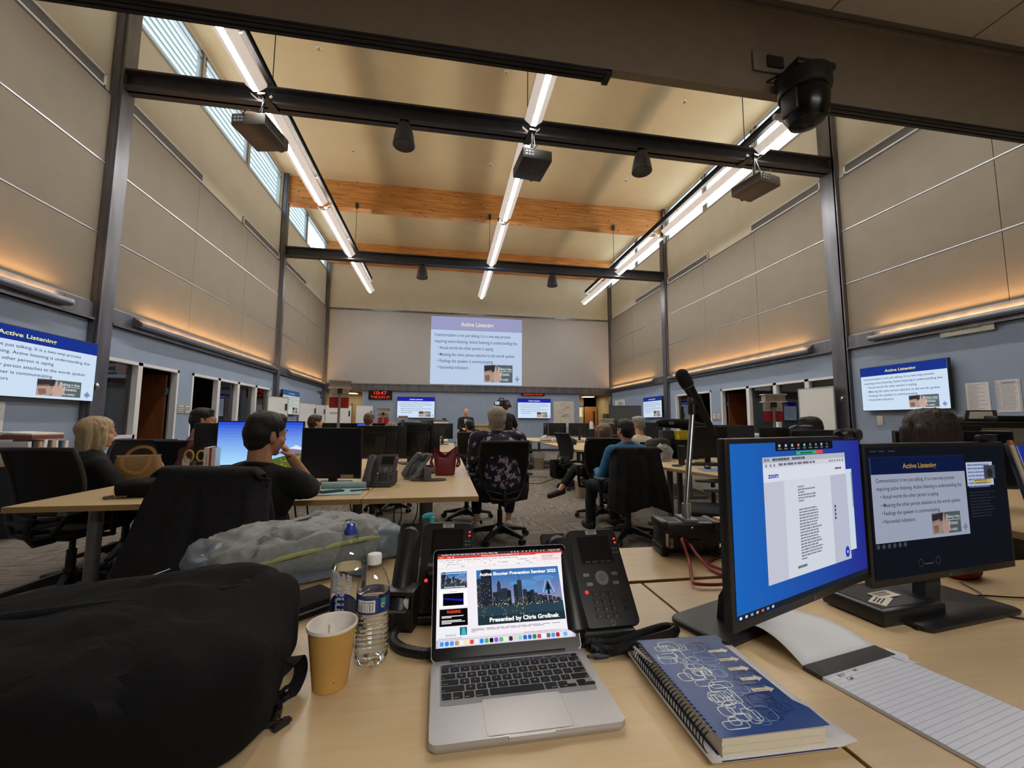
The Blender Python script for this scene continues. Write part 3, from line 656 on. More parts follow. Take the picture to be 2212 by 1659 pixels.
# --- sprinkler heads and detectors on the ceiling
for x, y, w in ((-2.62, 8.05, 'nearest the projector by the siding'), (1.15, 7.98, 'above the middle projector'), (5.32, 8.07, 'above the projector by the sky windows'), (-2.61, 11.17, 'before the timber beam on the siding side'), (1.17, 11.15, 'before the timber beam in mid hall'), (5.33, 11.19, 'before the timber beam on the sky side')):
    t = thing('sprinkler_head', 'tiny brass sprinkler head on the tan ceiling, ' + w, 'sprinkler', (x, y, ZC))
    MB().lathe([(0, 0), (.05, 0), (.05, -.008), (.02, -.012), (.02, -.04), (0, -.04)]).build('escutcheon', M_white, t); MB().lathe([(0, -.04), (.03, -.05), (.03, -.055), (0, -.055)]).build('deflector', mat('brass', '9a7d45', .3, .9), t)
for x, y, m, w in ((-1.72, 14.2, 'a23a32', 'red and white strobe alarm behind the timber beam, siding side'), (4.10, 14.2, 'a23a32', 'red and white strobe alarm behind the timber beam, sky side'), (-1.98, 14.2, 'd8d4cc', 'small white smoke detector next to the strobe, siding side'), (4.43, 14.3, 'd8d4cc', 'small white smoke detector next to the strobe, sky side')):
    t = thing('ceiling_detector', w, 'detector', (x, y, ZC)); MB().lathe([(0, 0), (.09, 0), (.09, -.03), (.05, -.06), (0, -.065)]).build('base', mat('det_' + m, m, .5), t); MB().ell((0, 0, -.06), (.045, .045, .03)).build('lens', M_white, t)
# --- dome camera on the header, with its junction plate and cables
t = thing('dome_camera', 'black pan-tilt camera hanging on the dark header, cables above it', 'camera', (1.118, YH-.001, 2.302)); t.scale = (.74, .74, .74)
MB().box(-.075, .115, -.15, -.02, .045, .075, bev=.006).box(-.03, .09, -.02, 0, .0, .09, bev=.004).build('wall_bracket', M_blk, t)
MB().lathe([(0, .05), (.06, .05), (.095, .03), (.10, -.02), (.098, -.045), (.09, -.05), (0, -.05)], 32, (.0, -.10, 0)).build('base_ring', M_blk, t)
MB().lathe([(0, -.05), (.084, -.05), (.088, -.09), (.083, -.14), (.065, -.18), (.03, -.2), (0, -.203)], 32, (0, -.10, 0)).build('dome', mat('dome_shell', '0d0d10', .25), t)
MB().box(-.088, -.068, -.14, -.06, -.15, -.05, bev=.009).build('yoke_arm', M_blk2, t); MB().box(.068, .088, -.14, -.06, -.15, -.05, bev=.009).build('yoke_arm', M_blk2, t)
for k, pts in enumerate((((-.09, 0, .085), (-.05, -.05, .09), (0, -.06, .085), (.06, -.05, .11), (.12, -.03, .12), (.13, -.05, .06), (.05, -.04, .075)), ((-.02, -.03, .08), (.04, -.06, .12), (.11, -.06, .10), (.12, -.03, .05)), ((.0, -.05, .09), (.07, -.07, .13), (.13, -.05, .11), (.12, -.04, .06)))):
    MB().tube(pts, .006, 6).build('cable', M_blk, t)
t = thing('junction_plate', 'pale wall plate with sockets on the header beside the dome camera', 'plate', (1.058, YH-.003, 2.432)); MB().box(-.06, .06, -.006, 0, -.035, .035, bev=.002).build('plate', mat('plate_grey', '8e857b', .5), t); MB().box(-.01, .05, -.012, -.005, -.02, .02).build('socket', M_blk, t)
t = thing('clip_light', 'small white clip light fixed under the header next to the dome camera', 'lamp', (1.165, YH+.07, ZH-.022)); t.scale = (.55, .55, .55); MB().cyl((0, 0, 0), (.09, 0, -.01), .02).build('head', M_white, t); MB().box(-.05, .01, -.012, .012, -.005, .02).build('clip', M_white, t)
# coat hooks in the far corner
t = thing('coat_hook_rail', 'black coat hooks on the blue wall above the whiteboards', 'hooks', (XL, 17.05, 2.35)); MB().box(0, .03, .20, .23, -.22, .1).box(0, .03, -.25, .23, .02, .05).build('rail', M_blk, t)
for y in (-.22, -.02): MB().tube([(.03, y, .03), (.06, y, -.04), (.09, y, -.06), (.10, y, -.02)], .01, 6).build('hook', M_blk, t)
# ================= furniture kit =================
def chair(name='office_chair'):
    """Black task chair facing +y: star base, lift, seat, net back, lumbar brace, armrests."""
    t = thing(name, 'x', 'chair')
    b = MB(); legs = 5
    for k in range(legs):
        a = 2*PI*k/legs+PI/2+.0; c, s = math.cos(a), math.sin(a)
        b.rings([[V((r*c-w*s*x, r*s+w*c*x, z+h*y)) for x, y in ((1, -1), (1, .5), (.6, 1), (-.6, 1), (-1, .5), (-1, -1))] for r, w, z, h in ((.03, .034, .115, .035), (.12, .030, .105, .026), (.24, .022, .085, .018), (.315, .017, .070, .014))])
    b.cyl((0, 0, .06), (0, 0, .17), .045, .036); b.build('star_base', M_blk, t)
    for k in range(legs):
        a = 2*PI*k/legs+PI/2; c, s = math.cos(a), math.sin(a); p = V((.315*c, .315*s, 0))
        m = MB(); q = V((-s, c, 0))
        for sg in (-1, 1): m.cyl(p+q*(.012*sg)+V((0, 0, .028)), p+q*(.030*sg)+V((0, 0, .028)), .028, n=14)
        m.cyl(p+V((0, 0, .03)), p+V((0, 0, .075)), .010, n=8).ell(p+V((0, 0, .048)), (.022, .022, .014)); m.build('caster', M_blk, t)
    MB().cyl((0, 0, .15), (0, 0, .30), .028).cyl((0, 0, .28), (0, 0, .40), .018).build('gas_lift', M_blk, t)
    MB().box(-.11, .11, -.14, .12, .385, .425, bev=.012).tube([(.05, .05, .40), (.2, .06, .40), (.25, .06, .395)], .006, 6).build('tilt_plate', M_blk, t)
    s = MB()
    prof = []
    for z, k in ((.425, .90), (.432, .97), (.455, 1.0), (.478, .985), (.488, .93)):
        prof.append([V((x*k, y*k+.02, z-(.02 if y > .2 and z > .44 else 0)*(y-.2)*4)) for x, y in rrect(.50, .48, .11, 6)])
    s.rings(prof); s.build('seat', M_fab, t)
    def bk(u, v):            # back surface: u -1..1 across, v 0..1 up
        w = .215+.035*min(1, v*2.2)-.02*max(0, v-.8)*5*.5; return V((u*w, -.215-.10*v+.03*(u*u)+.035*math.sin(v*PI), .585+.44*v))
    net = MB(); nu, nv = 12, 14; G = [[bk(-.95+1.9*i/nu, .03+.94*j/nv) for i in range(nu+1)] for j in range(nv+1)]
    for j in range(nv):
        for i in range(nu): net.face([G[j][i], G[j][i+1], G[j+1][i+1], G[j+1][i]])
    bmesh.ops.remove_doubles(net.b, verts=net.b.verts, dist=1e-4); net.build('net_back', M_net, t)
    f = MB(); n = 10
    path = [bk(-1, v/n) for v in range(n+1)]+[bk(-1+2*u/8, 1) for u in range(1, 8)]+[bk(1, 1-v/n) for v in range(n+1)]+[bk(1-2*u/8, 0) for u in range(1, 8)]
    f.tube(path, .0135, 8, close=True); f.tube([bk(-1, 0)+V((0, -.0, 0)), bk(-.5, .0)+V((0, -.02, -.03)), bk(0, 0)+V((0, -.03, -.045)), bk(.5, 0)+V((0, -.02, -.03)), bk(1, 0)], .018, 8); f.build('back_frame', M_blk2, t)
    l = MB()
    l.tube([(0, -.13, .40), (0, -.24, .40), (0, -.285, .46), (0, -.275, .56)], .028, 8)
    for sg in (-1, 1): l.tube([(0, -.275, .44), (sg*.13, -.262, .46), (sg*.185, -.25, .54), (sg*.215, -.225, .62)], .016, 8)
    l.tube([(-.19, -.255, .545), (0, -.285, .50), (.19, -.255, .545)], (.013), 8); l.build('back_brace', M_blk, t)
    for sg in (-1, 1):
        a = MB().tube([(sg*.20, 0, .40), (sg*.285, 0, .41), (sg*.295, -.01, .50), (sg*.295, -.01, .665)], .019, 8).build('armrest', M_blk, t)
        pd = []
        for z, k in ((.665, .92), (.672, 1), (.686, 1), (.693, .9)): pd.append([V((sg*.295+x*k, y*k+.02, z)) for x, y in rrect(.095, .255, .045, 5)])
        MB().rings(pd).build('arm_pad', mat('arm_pad_grey', '4e5057', .6, bump=.1), a)
    return t
CH = []
_c0 = chair()
def put_chair(x, y, deg, label, group='black office chairs', sz=1):
    if not CH:
        _c0.location = (x, y, 0); _c0.rotation_euler = (0, 0, math.radians(deg)); CH.append(_c0); return tag(_c0, label, 'chair', group)
    c = dup(_c0, (x, y, 0), math.radians(deg), label, group, 'chair'); c.scale = (1, 1, sz); CH.append(c); return c
def desk(x0, x1, y0, y1, label, feet=(), h=.74, th=.032, chamf=None):
    """Maple table top on grey T-shaped legs; feet = list of (x, y) column places."""
    cx, cy = (x0+x1)/2, (y0+y1)/2; t = thing('desk', label, 'desk', (cx, cy, 0))
    poly = [(x0-cx, y0-cy), (x1-cx, y0-cy), (x1-cx, y1-cy), (x0-cx, y1-cy)] if not chamf else [(a-cx, b-cy) for a, b in chamf]
    m = MB(False).use(M_edge).prism(poly, h-th, h-.0012).use(M_lam).prism([(a*.9995, b*.9995) for a, b in poly], h-.0012, h)
    m.build('tabletop', None, t)
    for fx, fy, ax in feet:
        f = MB().cyl((fx-cx, fy-cy, .03), (fx-cx, fy-cy, h-th-.02), .036, n=20)
        dx, dy = (.30, .03) if ax == 'x' else (.03, .30)
        f.box(fx-cx-dx, fx-cx+dx, fy-cy-dy, fy-cy+dy, .0, .045, bev=.012).box(fx-cx-dx*.8, fx-cx+dx*.8, fy-cy-dy*.8, fy-cy+dy*.8, h-th-.03, h-th-.0005)
        f.build('leg', M_gry, t)
    return t
def monitor(label, loc, rz, w=.53, h=.32, art=None, bot=.12, base=(.24, .2), tilt=0, back=None, pivot=0, group=None, name='monitor', fo=.06):
    """Screen facing -y on a neck and flat base; loc = table point under its middle."""
    t = thing(name, label, 'monitor', loc, rz, group); z = bot+h/2
    M = Matrix.Translation((0, 0, z)) @ Matrix.Rotation(-tilt, 4, 'X')
    MB().box(-w/2, w/2, 0, .018, -h/2, h/2, bev=.004).box(-w*.33, w*.33, .018, .040, -h*.36, h*.30, bev=.012).build('housing', back or M_blk, t, (0, 0, z), (-tilt, 0, 0))
    c = Cv(w-.022, h-.028, .0004); (art or (lambda c, w, h: c.rect(0, 0, w, h, mat('dark_glass', '10131c', .22), 1)))(c, w-.022, h-.028)
    c.build('display', t, (0, -.0008, z+.004), (-tilt, 0, 0))
    MB().tube([(0, fo-.005, .012), (0, fo-.01, .06), (0, .055, z-.02), (0, .055, z+.05)], 0, flat=(.06, .028, (0, 1, 0))).box(-.05, .05, .036, .06, z-.06, z+.06, bev=.004).build('neck', M_blk2, t)
    bw, bd = base; MB().rings([[V((x, y+fo, q)) for x, y in rrect(bw*k, bd*k, .02, 4)] for q, k in ((0, .985), (.004, 1), (.010, 1), (.013, .97))]).build('foot', M_blk, t)
    return t
def phone(label, loc, rz, num=None, scale=1, near=False, dark=None, hs=-1):
    """Desk telephone leaning back: handset on its side rest, display, dial keys, curly cord end."""
    t = thing('desk_phone', label, 'telephone', loc, rz); t.scale = (scale,)*3
    body = dark or mat('phone_black', '1d1e21', .4); tl = math.radians(52); hs = -1
    R = Matrix.Translation((.03, -.075, .022)) @ Matrix.Rotation(tl, 4, 'X')
    m = MB(); W2, H2 = .066, .225
    m.rings([[R @ V((x, y+H2/2, z)) for x, y in rrect(2*W2*k, H2*k, .014, 4)] for z, k in ((-.016, .97), (-.012, 1), (-.002, 1), (0, .985))])
    m.box(-.12, .08, -.085, .075, 0, .018, bev=.006); m.prism([(-.06, -.02), (.06, -.02), (.06, .035), (-.06, .035)], .01, .09, Matrix.Translation((.03, .03, 0)))
    m.prism([(-.03, -.11), (.03, -.11), (.03, .11), (-.03, .11)], -.024, -.004, R @ Matrix.Translation((-.10, .11, 0)))
    m.build('body', body, t)
    h = MB(); pts = [R @ V((-.098, y, z)) for y, z in ((-.008, .006), (.005, .022), (.04, .030), (.09, .032), (.14, .030), (.175, .022), (.19, .006))]
    h.tube(pts, [.022, .030, .024, .022, .024, .030, .022], 12); ho = h.build('handset', body, t); ho['label'] = 'black handset in its side rest'
    def on(cv, nm, y, x=0, z=.0006):
        o = cv.build(nm, t); o.matrix_local = R @ Matrix.Translation((x, y, z)) @ Matrix.Rotation(-PI/2, 4, 'X'); return o
    c = Cv(.082, .066); c.rect(0, 0, .082, .066, mat('phone_bezel', '0c0c0e', .25)).rect(.006, .010, .076, .062, mat('phone_lcd', '1c1d20', .12), 2)
    for k in range(4): c.rect(.008+k*.018, .001, .022+k*.018, .006, M_blk2, 2)
    on(c, 'display', .172)
    c = Cv(.12, .09)
    c.disc(.06, .06, .0165, M_lampm, 1, 24).disc(.06, .06, .0085, mat('nav_grey', '6c6d70', .4), 2, 20)
    for x, y in ((.022, .068), (.026, .047), (.094, .068), (.092, .047)): c.poly([(x+p, y+q) for p, q in rrect(.016, .008, .003, 2)], M_lampm, 1)
    c.disc(.014, .03, .0045, em('ff3838', 1.2), 1, 12) if near else None
    on(c, 'navigation_ring', .062+.028, .0)
    k = MB(False)
    for r in range(4):
        for q in range(3): k.box(-.034+q*.0195, -.021+q*.0195, .066-r*.0155-.0001, .076-r*.0155, 0, .0022, R)
    k.box(.036, .050, .048, .056, 0, .002, R).box(.036, .050, .032, .040, 0, .002, R); k.build('keypad', mat('phone_key', '0f1012', .35), t)
    c = Cv(.11, .07)
    for r in range(4):
        for q in range(3): c.text('123456789*0#'[r*3+q], .0275+q*.0195, .058-r*.0155, .0075, M_gry, 1, 'C', .01)
    on(c, 'key_print', .042, 0, .0026) if near else None
    if near:
        c = Cv(.02, .06)
        for y in (.05, .04): c.poly([(.012, y), (.018, y+.001), (.017, y+.005), (.012, y+.004)], em('ff4040', 1.3), 1)
        for s in (0, 1):
            for y in (.028, .018): c.disc(.006+s*.008, y, .0025, M_gry, 1, 10)
        on(c, 'status_light', .175, .053)
        c = Cv(.02, .06)
        for y in (.05, .036, .022): c.disc(.01, y, .003, M_blk2, 1, 10)
        on(c, 'side_key', .165, -.053)
    if num:
        c = Cv(.030, .011); c.rect(0, 0, .030, .011, mat('label_grey', 'b4b4b2', .5)); c.text(num, .015, .0022, .0095, M_ink, 2, 'C', .02); on(c, 'number_label', .216)
    c = Cv(.02, .02); c.disc(.01, .01, .0055, M_gry, 1, 18).disc(.01, .01, .0045, body, 2, 18); on(c, 'speaker_key', .0085)
    return t
def coil(name, label, pts, r=.009, turns=90, wire=.0022, m=None):
    """Curly handset cord."""
    pts = [V(p) for p in pts]; sm = []
    for i in range(len(pts)-1):
        p0, p1, p2, p3 = pts[max(i-1, 0)], pts[i], pts[i+1], pts[min(i+2, len(pts)-1)]
        for k in range(16):
            t = k/16; sm.append(.5*((2*p1)+(-p0+p2)*t+(2*p0-5*p1+4*p2-p3)*t*t+(-p0+3*p1-3*p2+p3)*t**3))
    sm.append(pts[-1]); L = [0]
    for a, b in zip(sm, sm[1:]): L.append(L[-1]+(b-a).length)
    out = []; n = turns*8; j = 0
    for k in range(n+1):
        d = L[-1]*k/n
        while j < len(L)-2 and L[j+1] < d: j += 1
        u = (d-L[j])/max(L[j+1]-L[j], 1e-9); p = sm[j].lerp(sm[j+1], u); t = (sm[j+1]-sm[j]).normalized()
        a = t.cross(V((0, 0, 1))).normalized(); b = t.cross(a); w = 2*PI*turns*k/n
        out.append(p+(a*math.cos(w)+b*math.sin(w))*r)
    o = MB().tube(out, wire, 5).build(name, m or M_blk); return tag(o, label, 'cord')
def smooth(pts, k=8):
    pts = [V(p) for p in pts]; sm = []
    for i in range(len(pts)-1):
        p0, p1, p2, p3 = pts[max(i-1, 0)], pts[i], pts[i+1], pts[min(i+2, len(pts)-1)]
        for q in range(k):
            t = q/k; sm.append(.5*((2*p1)+(-p0+p2)*t+(2*p0-5*p1+4*p2-p3)*t*t+(-p0+3*p1-3*p2+p3)*t**3))
    return sm+[pts[-1]]
def cable(name, label, pts, r=.003, m=None, cat='cable'):
    o = MB().tube(smooth(pts), r, 6).build(name, m or M_blk); return tag(o, label, cat)
# ================= desks of the hall =================
DG = 'maple'
desk(-2.38, -1.10, 2.72, 3.69, 'maple desk the tan woven handbag and dark jacket lie on', ((-2.12, 3.0, 'y'), (-1.4, 3.2, 'x')))
desk(-1.095, -.50, 2.72, 3.69, 'maple desk the black-shirted man rests his elbow on', ((-.62, 3.25, 'x'),))
desk(-.495, .23, 2.72, 3.69, 'maple desk with the two grey phones in front of the floral-shirted woman', ((-.13, 3.15, 'x'),))
desk(-2.38, -1.10, 3.695, 5.64, 'maple desk behind the black-shirted man, carrying his blue wallpaper monitor', ((-2.0, 5.1, 'x'),))
desk(-1.095, .23, 3.695, 5.64, 'maple desk under the red handbag', ((-.15, 5.05, 'x'), (-.8, 5.05, 'x')))
desk(-2.49, .22, 6.85, 9.80, 'wide maple desk block of the second row with silver phone, left of the aisle'.replace(', left of the aisle', ' on it'), ((-.2, 7.4, 'x'), (-.2, 9.2, 'x'), (-1.6, 7.4, 'x')))
desk(-2.49, .11, 10.8, 15.4, 'farthest-row maple desk by the end wall clock, with flip chart'.replace('farthest-row maple', 'maple'), ((-.3, 11.4, 'x'), (-.3, 14.5, 'x')))
desk(2.37, 4.6, 2.85, 5.55, 'maple desk with black tumbler and card holder behind the microphone', ((2.75, 4.75, 'x'), (3.0, 4.95, 'x'), (2.95, 3.7, 'x')), chamf=((2.95, 2.85), (4.6, 2.85), (4.6, 5.55), (2.75, 5.55), (2.37, 4.35), (2.50, 3.5)))
desk(2.36, 4.8, 6.60, 9.9, 'maple desk with white box and orange cup across the aisle', ((2.50, 7.5, 'x'), (2.7, 9.2, 'x'), (3.6, 7.4, 'x')), chamf=((2.72, 6.60), (4.8, 6.60), (4.8, 9.9), (2.36, 9.9), (2.36, 7.25)))
desk(2.34, 4.9, 10.6, 13.2, 'maple desk in front of the paper chart with a small white box', ((2.6, 11.2, 'x'), (2.7, 12.8, 'x')))
desk(3.6, 5.6, 6.0, 6.55, 'narrow maple desk near the cream-shirted grey-haired man', ((4.0, 6.3, 'x'),))
desk(1.37, 2.3, 1.40, 1.97, 'maple side table behind the black amplifier box', ((2.1, 1.7, 'x'),))
# ================= monitors of the hall =================
def wallpaper(c, w, h):
    n = 14
    for k in range(n):
        f = k/(n-1); a = np.array(lin('2b52d8')); b = np.array(lin('a8dcff')); q = tuple(a*f+b*(1-f)); c.rect(0, h*(.1+.9*k/n), w, h*(.1+.9*(k+1)/n), em(q, 1.0), 1)
    c.poly([(0, 0), (w, 0), (w, .34*h), (.86*w, .36*h), (.8*w, .30*h), (.6*w, .2*h), (.3*w, .12*h), (.1*w, .11*h), (0, .1*h)], em('56602a'), 2)
    c.poly([(w, .34*h), (w, .47*h), (.93*w, .52*h), (.86*w, .46*h), (.78*w, .43*h), (.7*w, .33*h), (.86*w, .36*h)], em('7f74a0'), 2)
    c.poly([(w, .42*h), (w, .47*h), (.93*w, .52*h), (.86*w, .46*h), (.82*w, .45*h), (.9*w, .44*h)], em('e6e6f4'), 3)
    c.poly([(.48*w, .66*h), (.55*w, .74*h), (.52*w, .6*h), (.5*w, .62*h)], em('dff0ff'), 2)
    rn = random.Random(2)
    for k in range(60): x = rn.uniform(.75, .99)*w; y = rn.uniform(.02, .3)*h; c.disc(x, y, .006, em(rn.choice(('8a8a34', 'b5a94a', '3c4a1c')), 1), 3, 6)
    c.rect(0, 0, .22*w, .105*h, em('1a2018'), 3)
MG = 'black monitors on the desks'
monitor('monitor glowing with a blue sky and mountain wallpaper in front of the black-shirted man', (-1.50, 3.72, .74), -.10, .70, .42, wallpaper, .06)
monitor('black monitor back between the red-shirted person and the wallpaper monitor', (-1.98, 4.05, .74), .5, .34, .36, None, .10)
monitor('dark switched-off monitor turned to the viewer beside two grey phones', (-.85, 3.37, .74), -.14, .46, .385, lambda c, w, h: (c.rect(0, 0, w, h, mat('off_glass_blue', '161b29', .3), 1), c.rect(.68*w, -.014, .9*w, .012, mat('asset_tag', 'b9a98a', .6), 4)), .045)
for args in (('black monitor back behind the switched-off monitor, beside its twin', (-.62, 4.35, .74), PI-.1, .50, .32),
             ('black monitor back nearest the grey phones, under the long-haired woman', (-.22, 4.42, .74), PI-.05, .36, .34),
             ('slim black monitor seen nearly edge-on above the keyboard by the red handbag', (-.17, 4.55, .74), PI/2+.25, .50, .38),
             ('black monitor seen edge-on behind the grey phones', (-.35, 5.0, .74), PI/2+.35, .50, .33)):
    monitor(args[0], args[1], args[2], args[3], args[4], None, .12, group=MG)
for n_, (x, y, rz, w, h, lab) in enumerate((
    (-1.65, 6.95, 0, .55, .34, 'black monitor top in front of the short-haired man by the whiteboards'), (-1.0, 7.1, .0, .55, .34, 'black monitor top below the checked-collar man'),
    (-.55, 8.9, PI, .6, .36, 'black monitor back on the second desk block, beside the wall screen under the clock'), (-.05, 9.2, PI+.3, .5, .34, 'black monitor on the second desk block nearest the aisle'),
    (-.35, 11.2, PI/2+.2, .5, .36, 'black monitor seen edge-on at the flip chart'), (-.9, 11.4, PI, .6, .36, 'black monitor back at the desk under the end wall screen'),
    (2.75, 11.0, PI/2, .5, .36, 'black monitor seen edge-on below the paper chart'), (3.15, 11.3, PI+.2, .55, .36, 'black monitor back below the paper chart'),
    (3.75, 11.2, PI, .6, .36, 'black monitor back between the paper chart and the corridor'), (3.35, 8.0, PI/2+.5, .5, .42, 'tall grey-black monitor nearly edge-on behind the white box'),
    (3.75, 8.2, PI/2+.3, .5, .42, 'second grey-black monitor nearly edge-on next to the white box'), (4.15, 8.2, PI, .5, .38, 'black monitor back beside the white sign holder'),
    (4.45, 8.3, PI, .45, .38, 'black monitor back just behind the long-haired woman'), (4.6, 6.45, PI+.2, .55, .34, 'black monitor before the cream-shirted man'),
    (2.68, 4.55, -.5, .02, .02, ''))):
    if lab: monitor(lab, (x, y, .74), rz, w, h, None, .12, group=MG)
M_offg = mat('off_glass_grey', '2a2e3a', .3)
monitor('small monitor glowing blue just behind the checked-collar man', (-1.33, 8.12, .74), 0, .58, .36, lambda c, w, h: (c.rect(0, 0, w, h, em('2f55d0'), 1), c.poly([(.4*w, .3*h), (.55*w, .3*h), (.5*w, .62*h)], em('cfe0ff'), 2)), .10)
offgrey = lambda c, w, h: c.rect(0, 0, w, h, M_offg, 1)
monitor('large dark monitor right behind the microphone stand', (3.13, 4.52, .74), -.25, .44, .37, lambda c, w, h: c.rect(0, 0, w, h, mat('off_glass_dark', '191a1f', .3), 1), .075)
monitor('bluish-grey switched-off monitor beside the one behind the microphone stand', (3.46, 4.44, .74), -.45, .36, .38, offgrey, .08)
monitor('small dark monitor between the bluish-grey monitor and the window frame', (3.78, 4.20, .74), -.5, .36, .34, None, .10)
monitor('dark monitor in front of the person with glasses, headset on top', (3.10, 2.95, .74), -.35, .50, .33, offgrey, .10)
monitor('wide black monitor back before the dark-haired woman', (3.05, 2.05, .74), -.35, .62, .34, None, .10)
desk(2.55, 4.9, 1.1, 2.80, 'maple desk of the dark-haired woman near the printer', ((3.0, 2.0, 'x'),))
# ================= chairs =================
put_chair(.60, 4.42, 2, 'black office chair of the grey-haired woman in the floral shirt')
put_chair(1.95, 4.22, -6, 'black office chair with the black coat over its back', sz=.93)
put_chair(2.02, 5.15, -8, 'black office chair of the long-haired woman with the bare ankle')
put_chair(2.44, 7.55, -75, 'empty black office chair standing side-on at the aisle by the suitcase')
put_chair(.30, 5.35, 62, 'black office chair tucked behind the floral-shirted woman, its star base showing under the desk')
put_chair(.56, 8.35, -12, 'black office chair of the man in the white shirt')
put_chair(-2.62, 3.52, -10, 'black office chair of the blonde woman')
put_chair(-2.80, 4.30, -165, 'empty black office chair facing the blonde woman')
put_chair(-2.42, 4.68, -22, 'black office chair of the person in the dark red shirt')
put_chair(-.995, 2.42, -14, 'black office chair draped with the charcoal jacket', sz=.95)
put_chair(.55, 11.2, 120, 'empty black office chair beside the flip chart')
put_chair(1.75, 11.6, -60, 'empty black office chair behind the cameraman')
put_chair(2.05, 10.9, -75, 'empty black office chair at the desk with the small white box')
put_chair(2.9, 5.95, -150, 'black office chair whose back rises behind the blue-shirted man')
put_chair(2.37, 3.33, 63, 'empty black office chair with grey arm pads behind the amplifier box')
put_chair(-.72, 6.02, 165, 'empty black office chair behind the desk of the red handbag')
# ================= the desk in front of the camera =================
desk(-1.24, .588, -.15, 1.196, 'maple desk under the laptop, cup and black backpack', ((-.9, .5, 'y'), (.3, .5, 'y')))
desk(.596, 2.3, -.15, 1.196, 'maple desk under the lined pad and two glowing monitors', ((1.0, .5, 'y'), (1.9, .5, 'y')))
desk(-.76, 1.10, 1.205, 1.515, 'narrow maple desk strip behind both phones, carrying the amplifier box', ((-.4, 1.36, 'x'), (.8, 1.36, 'x')), h=.745)
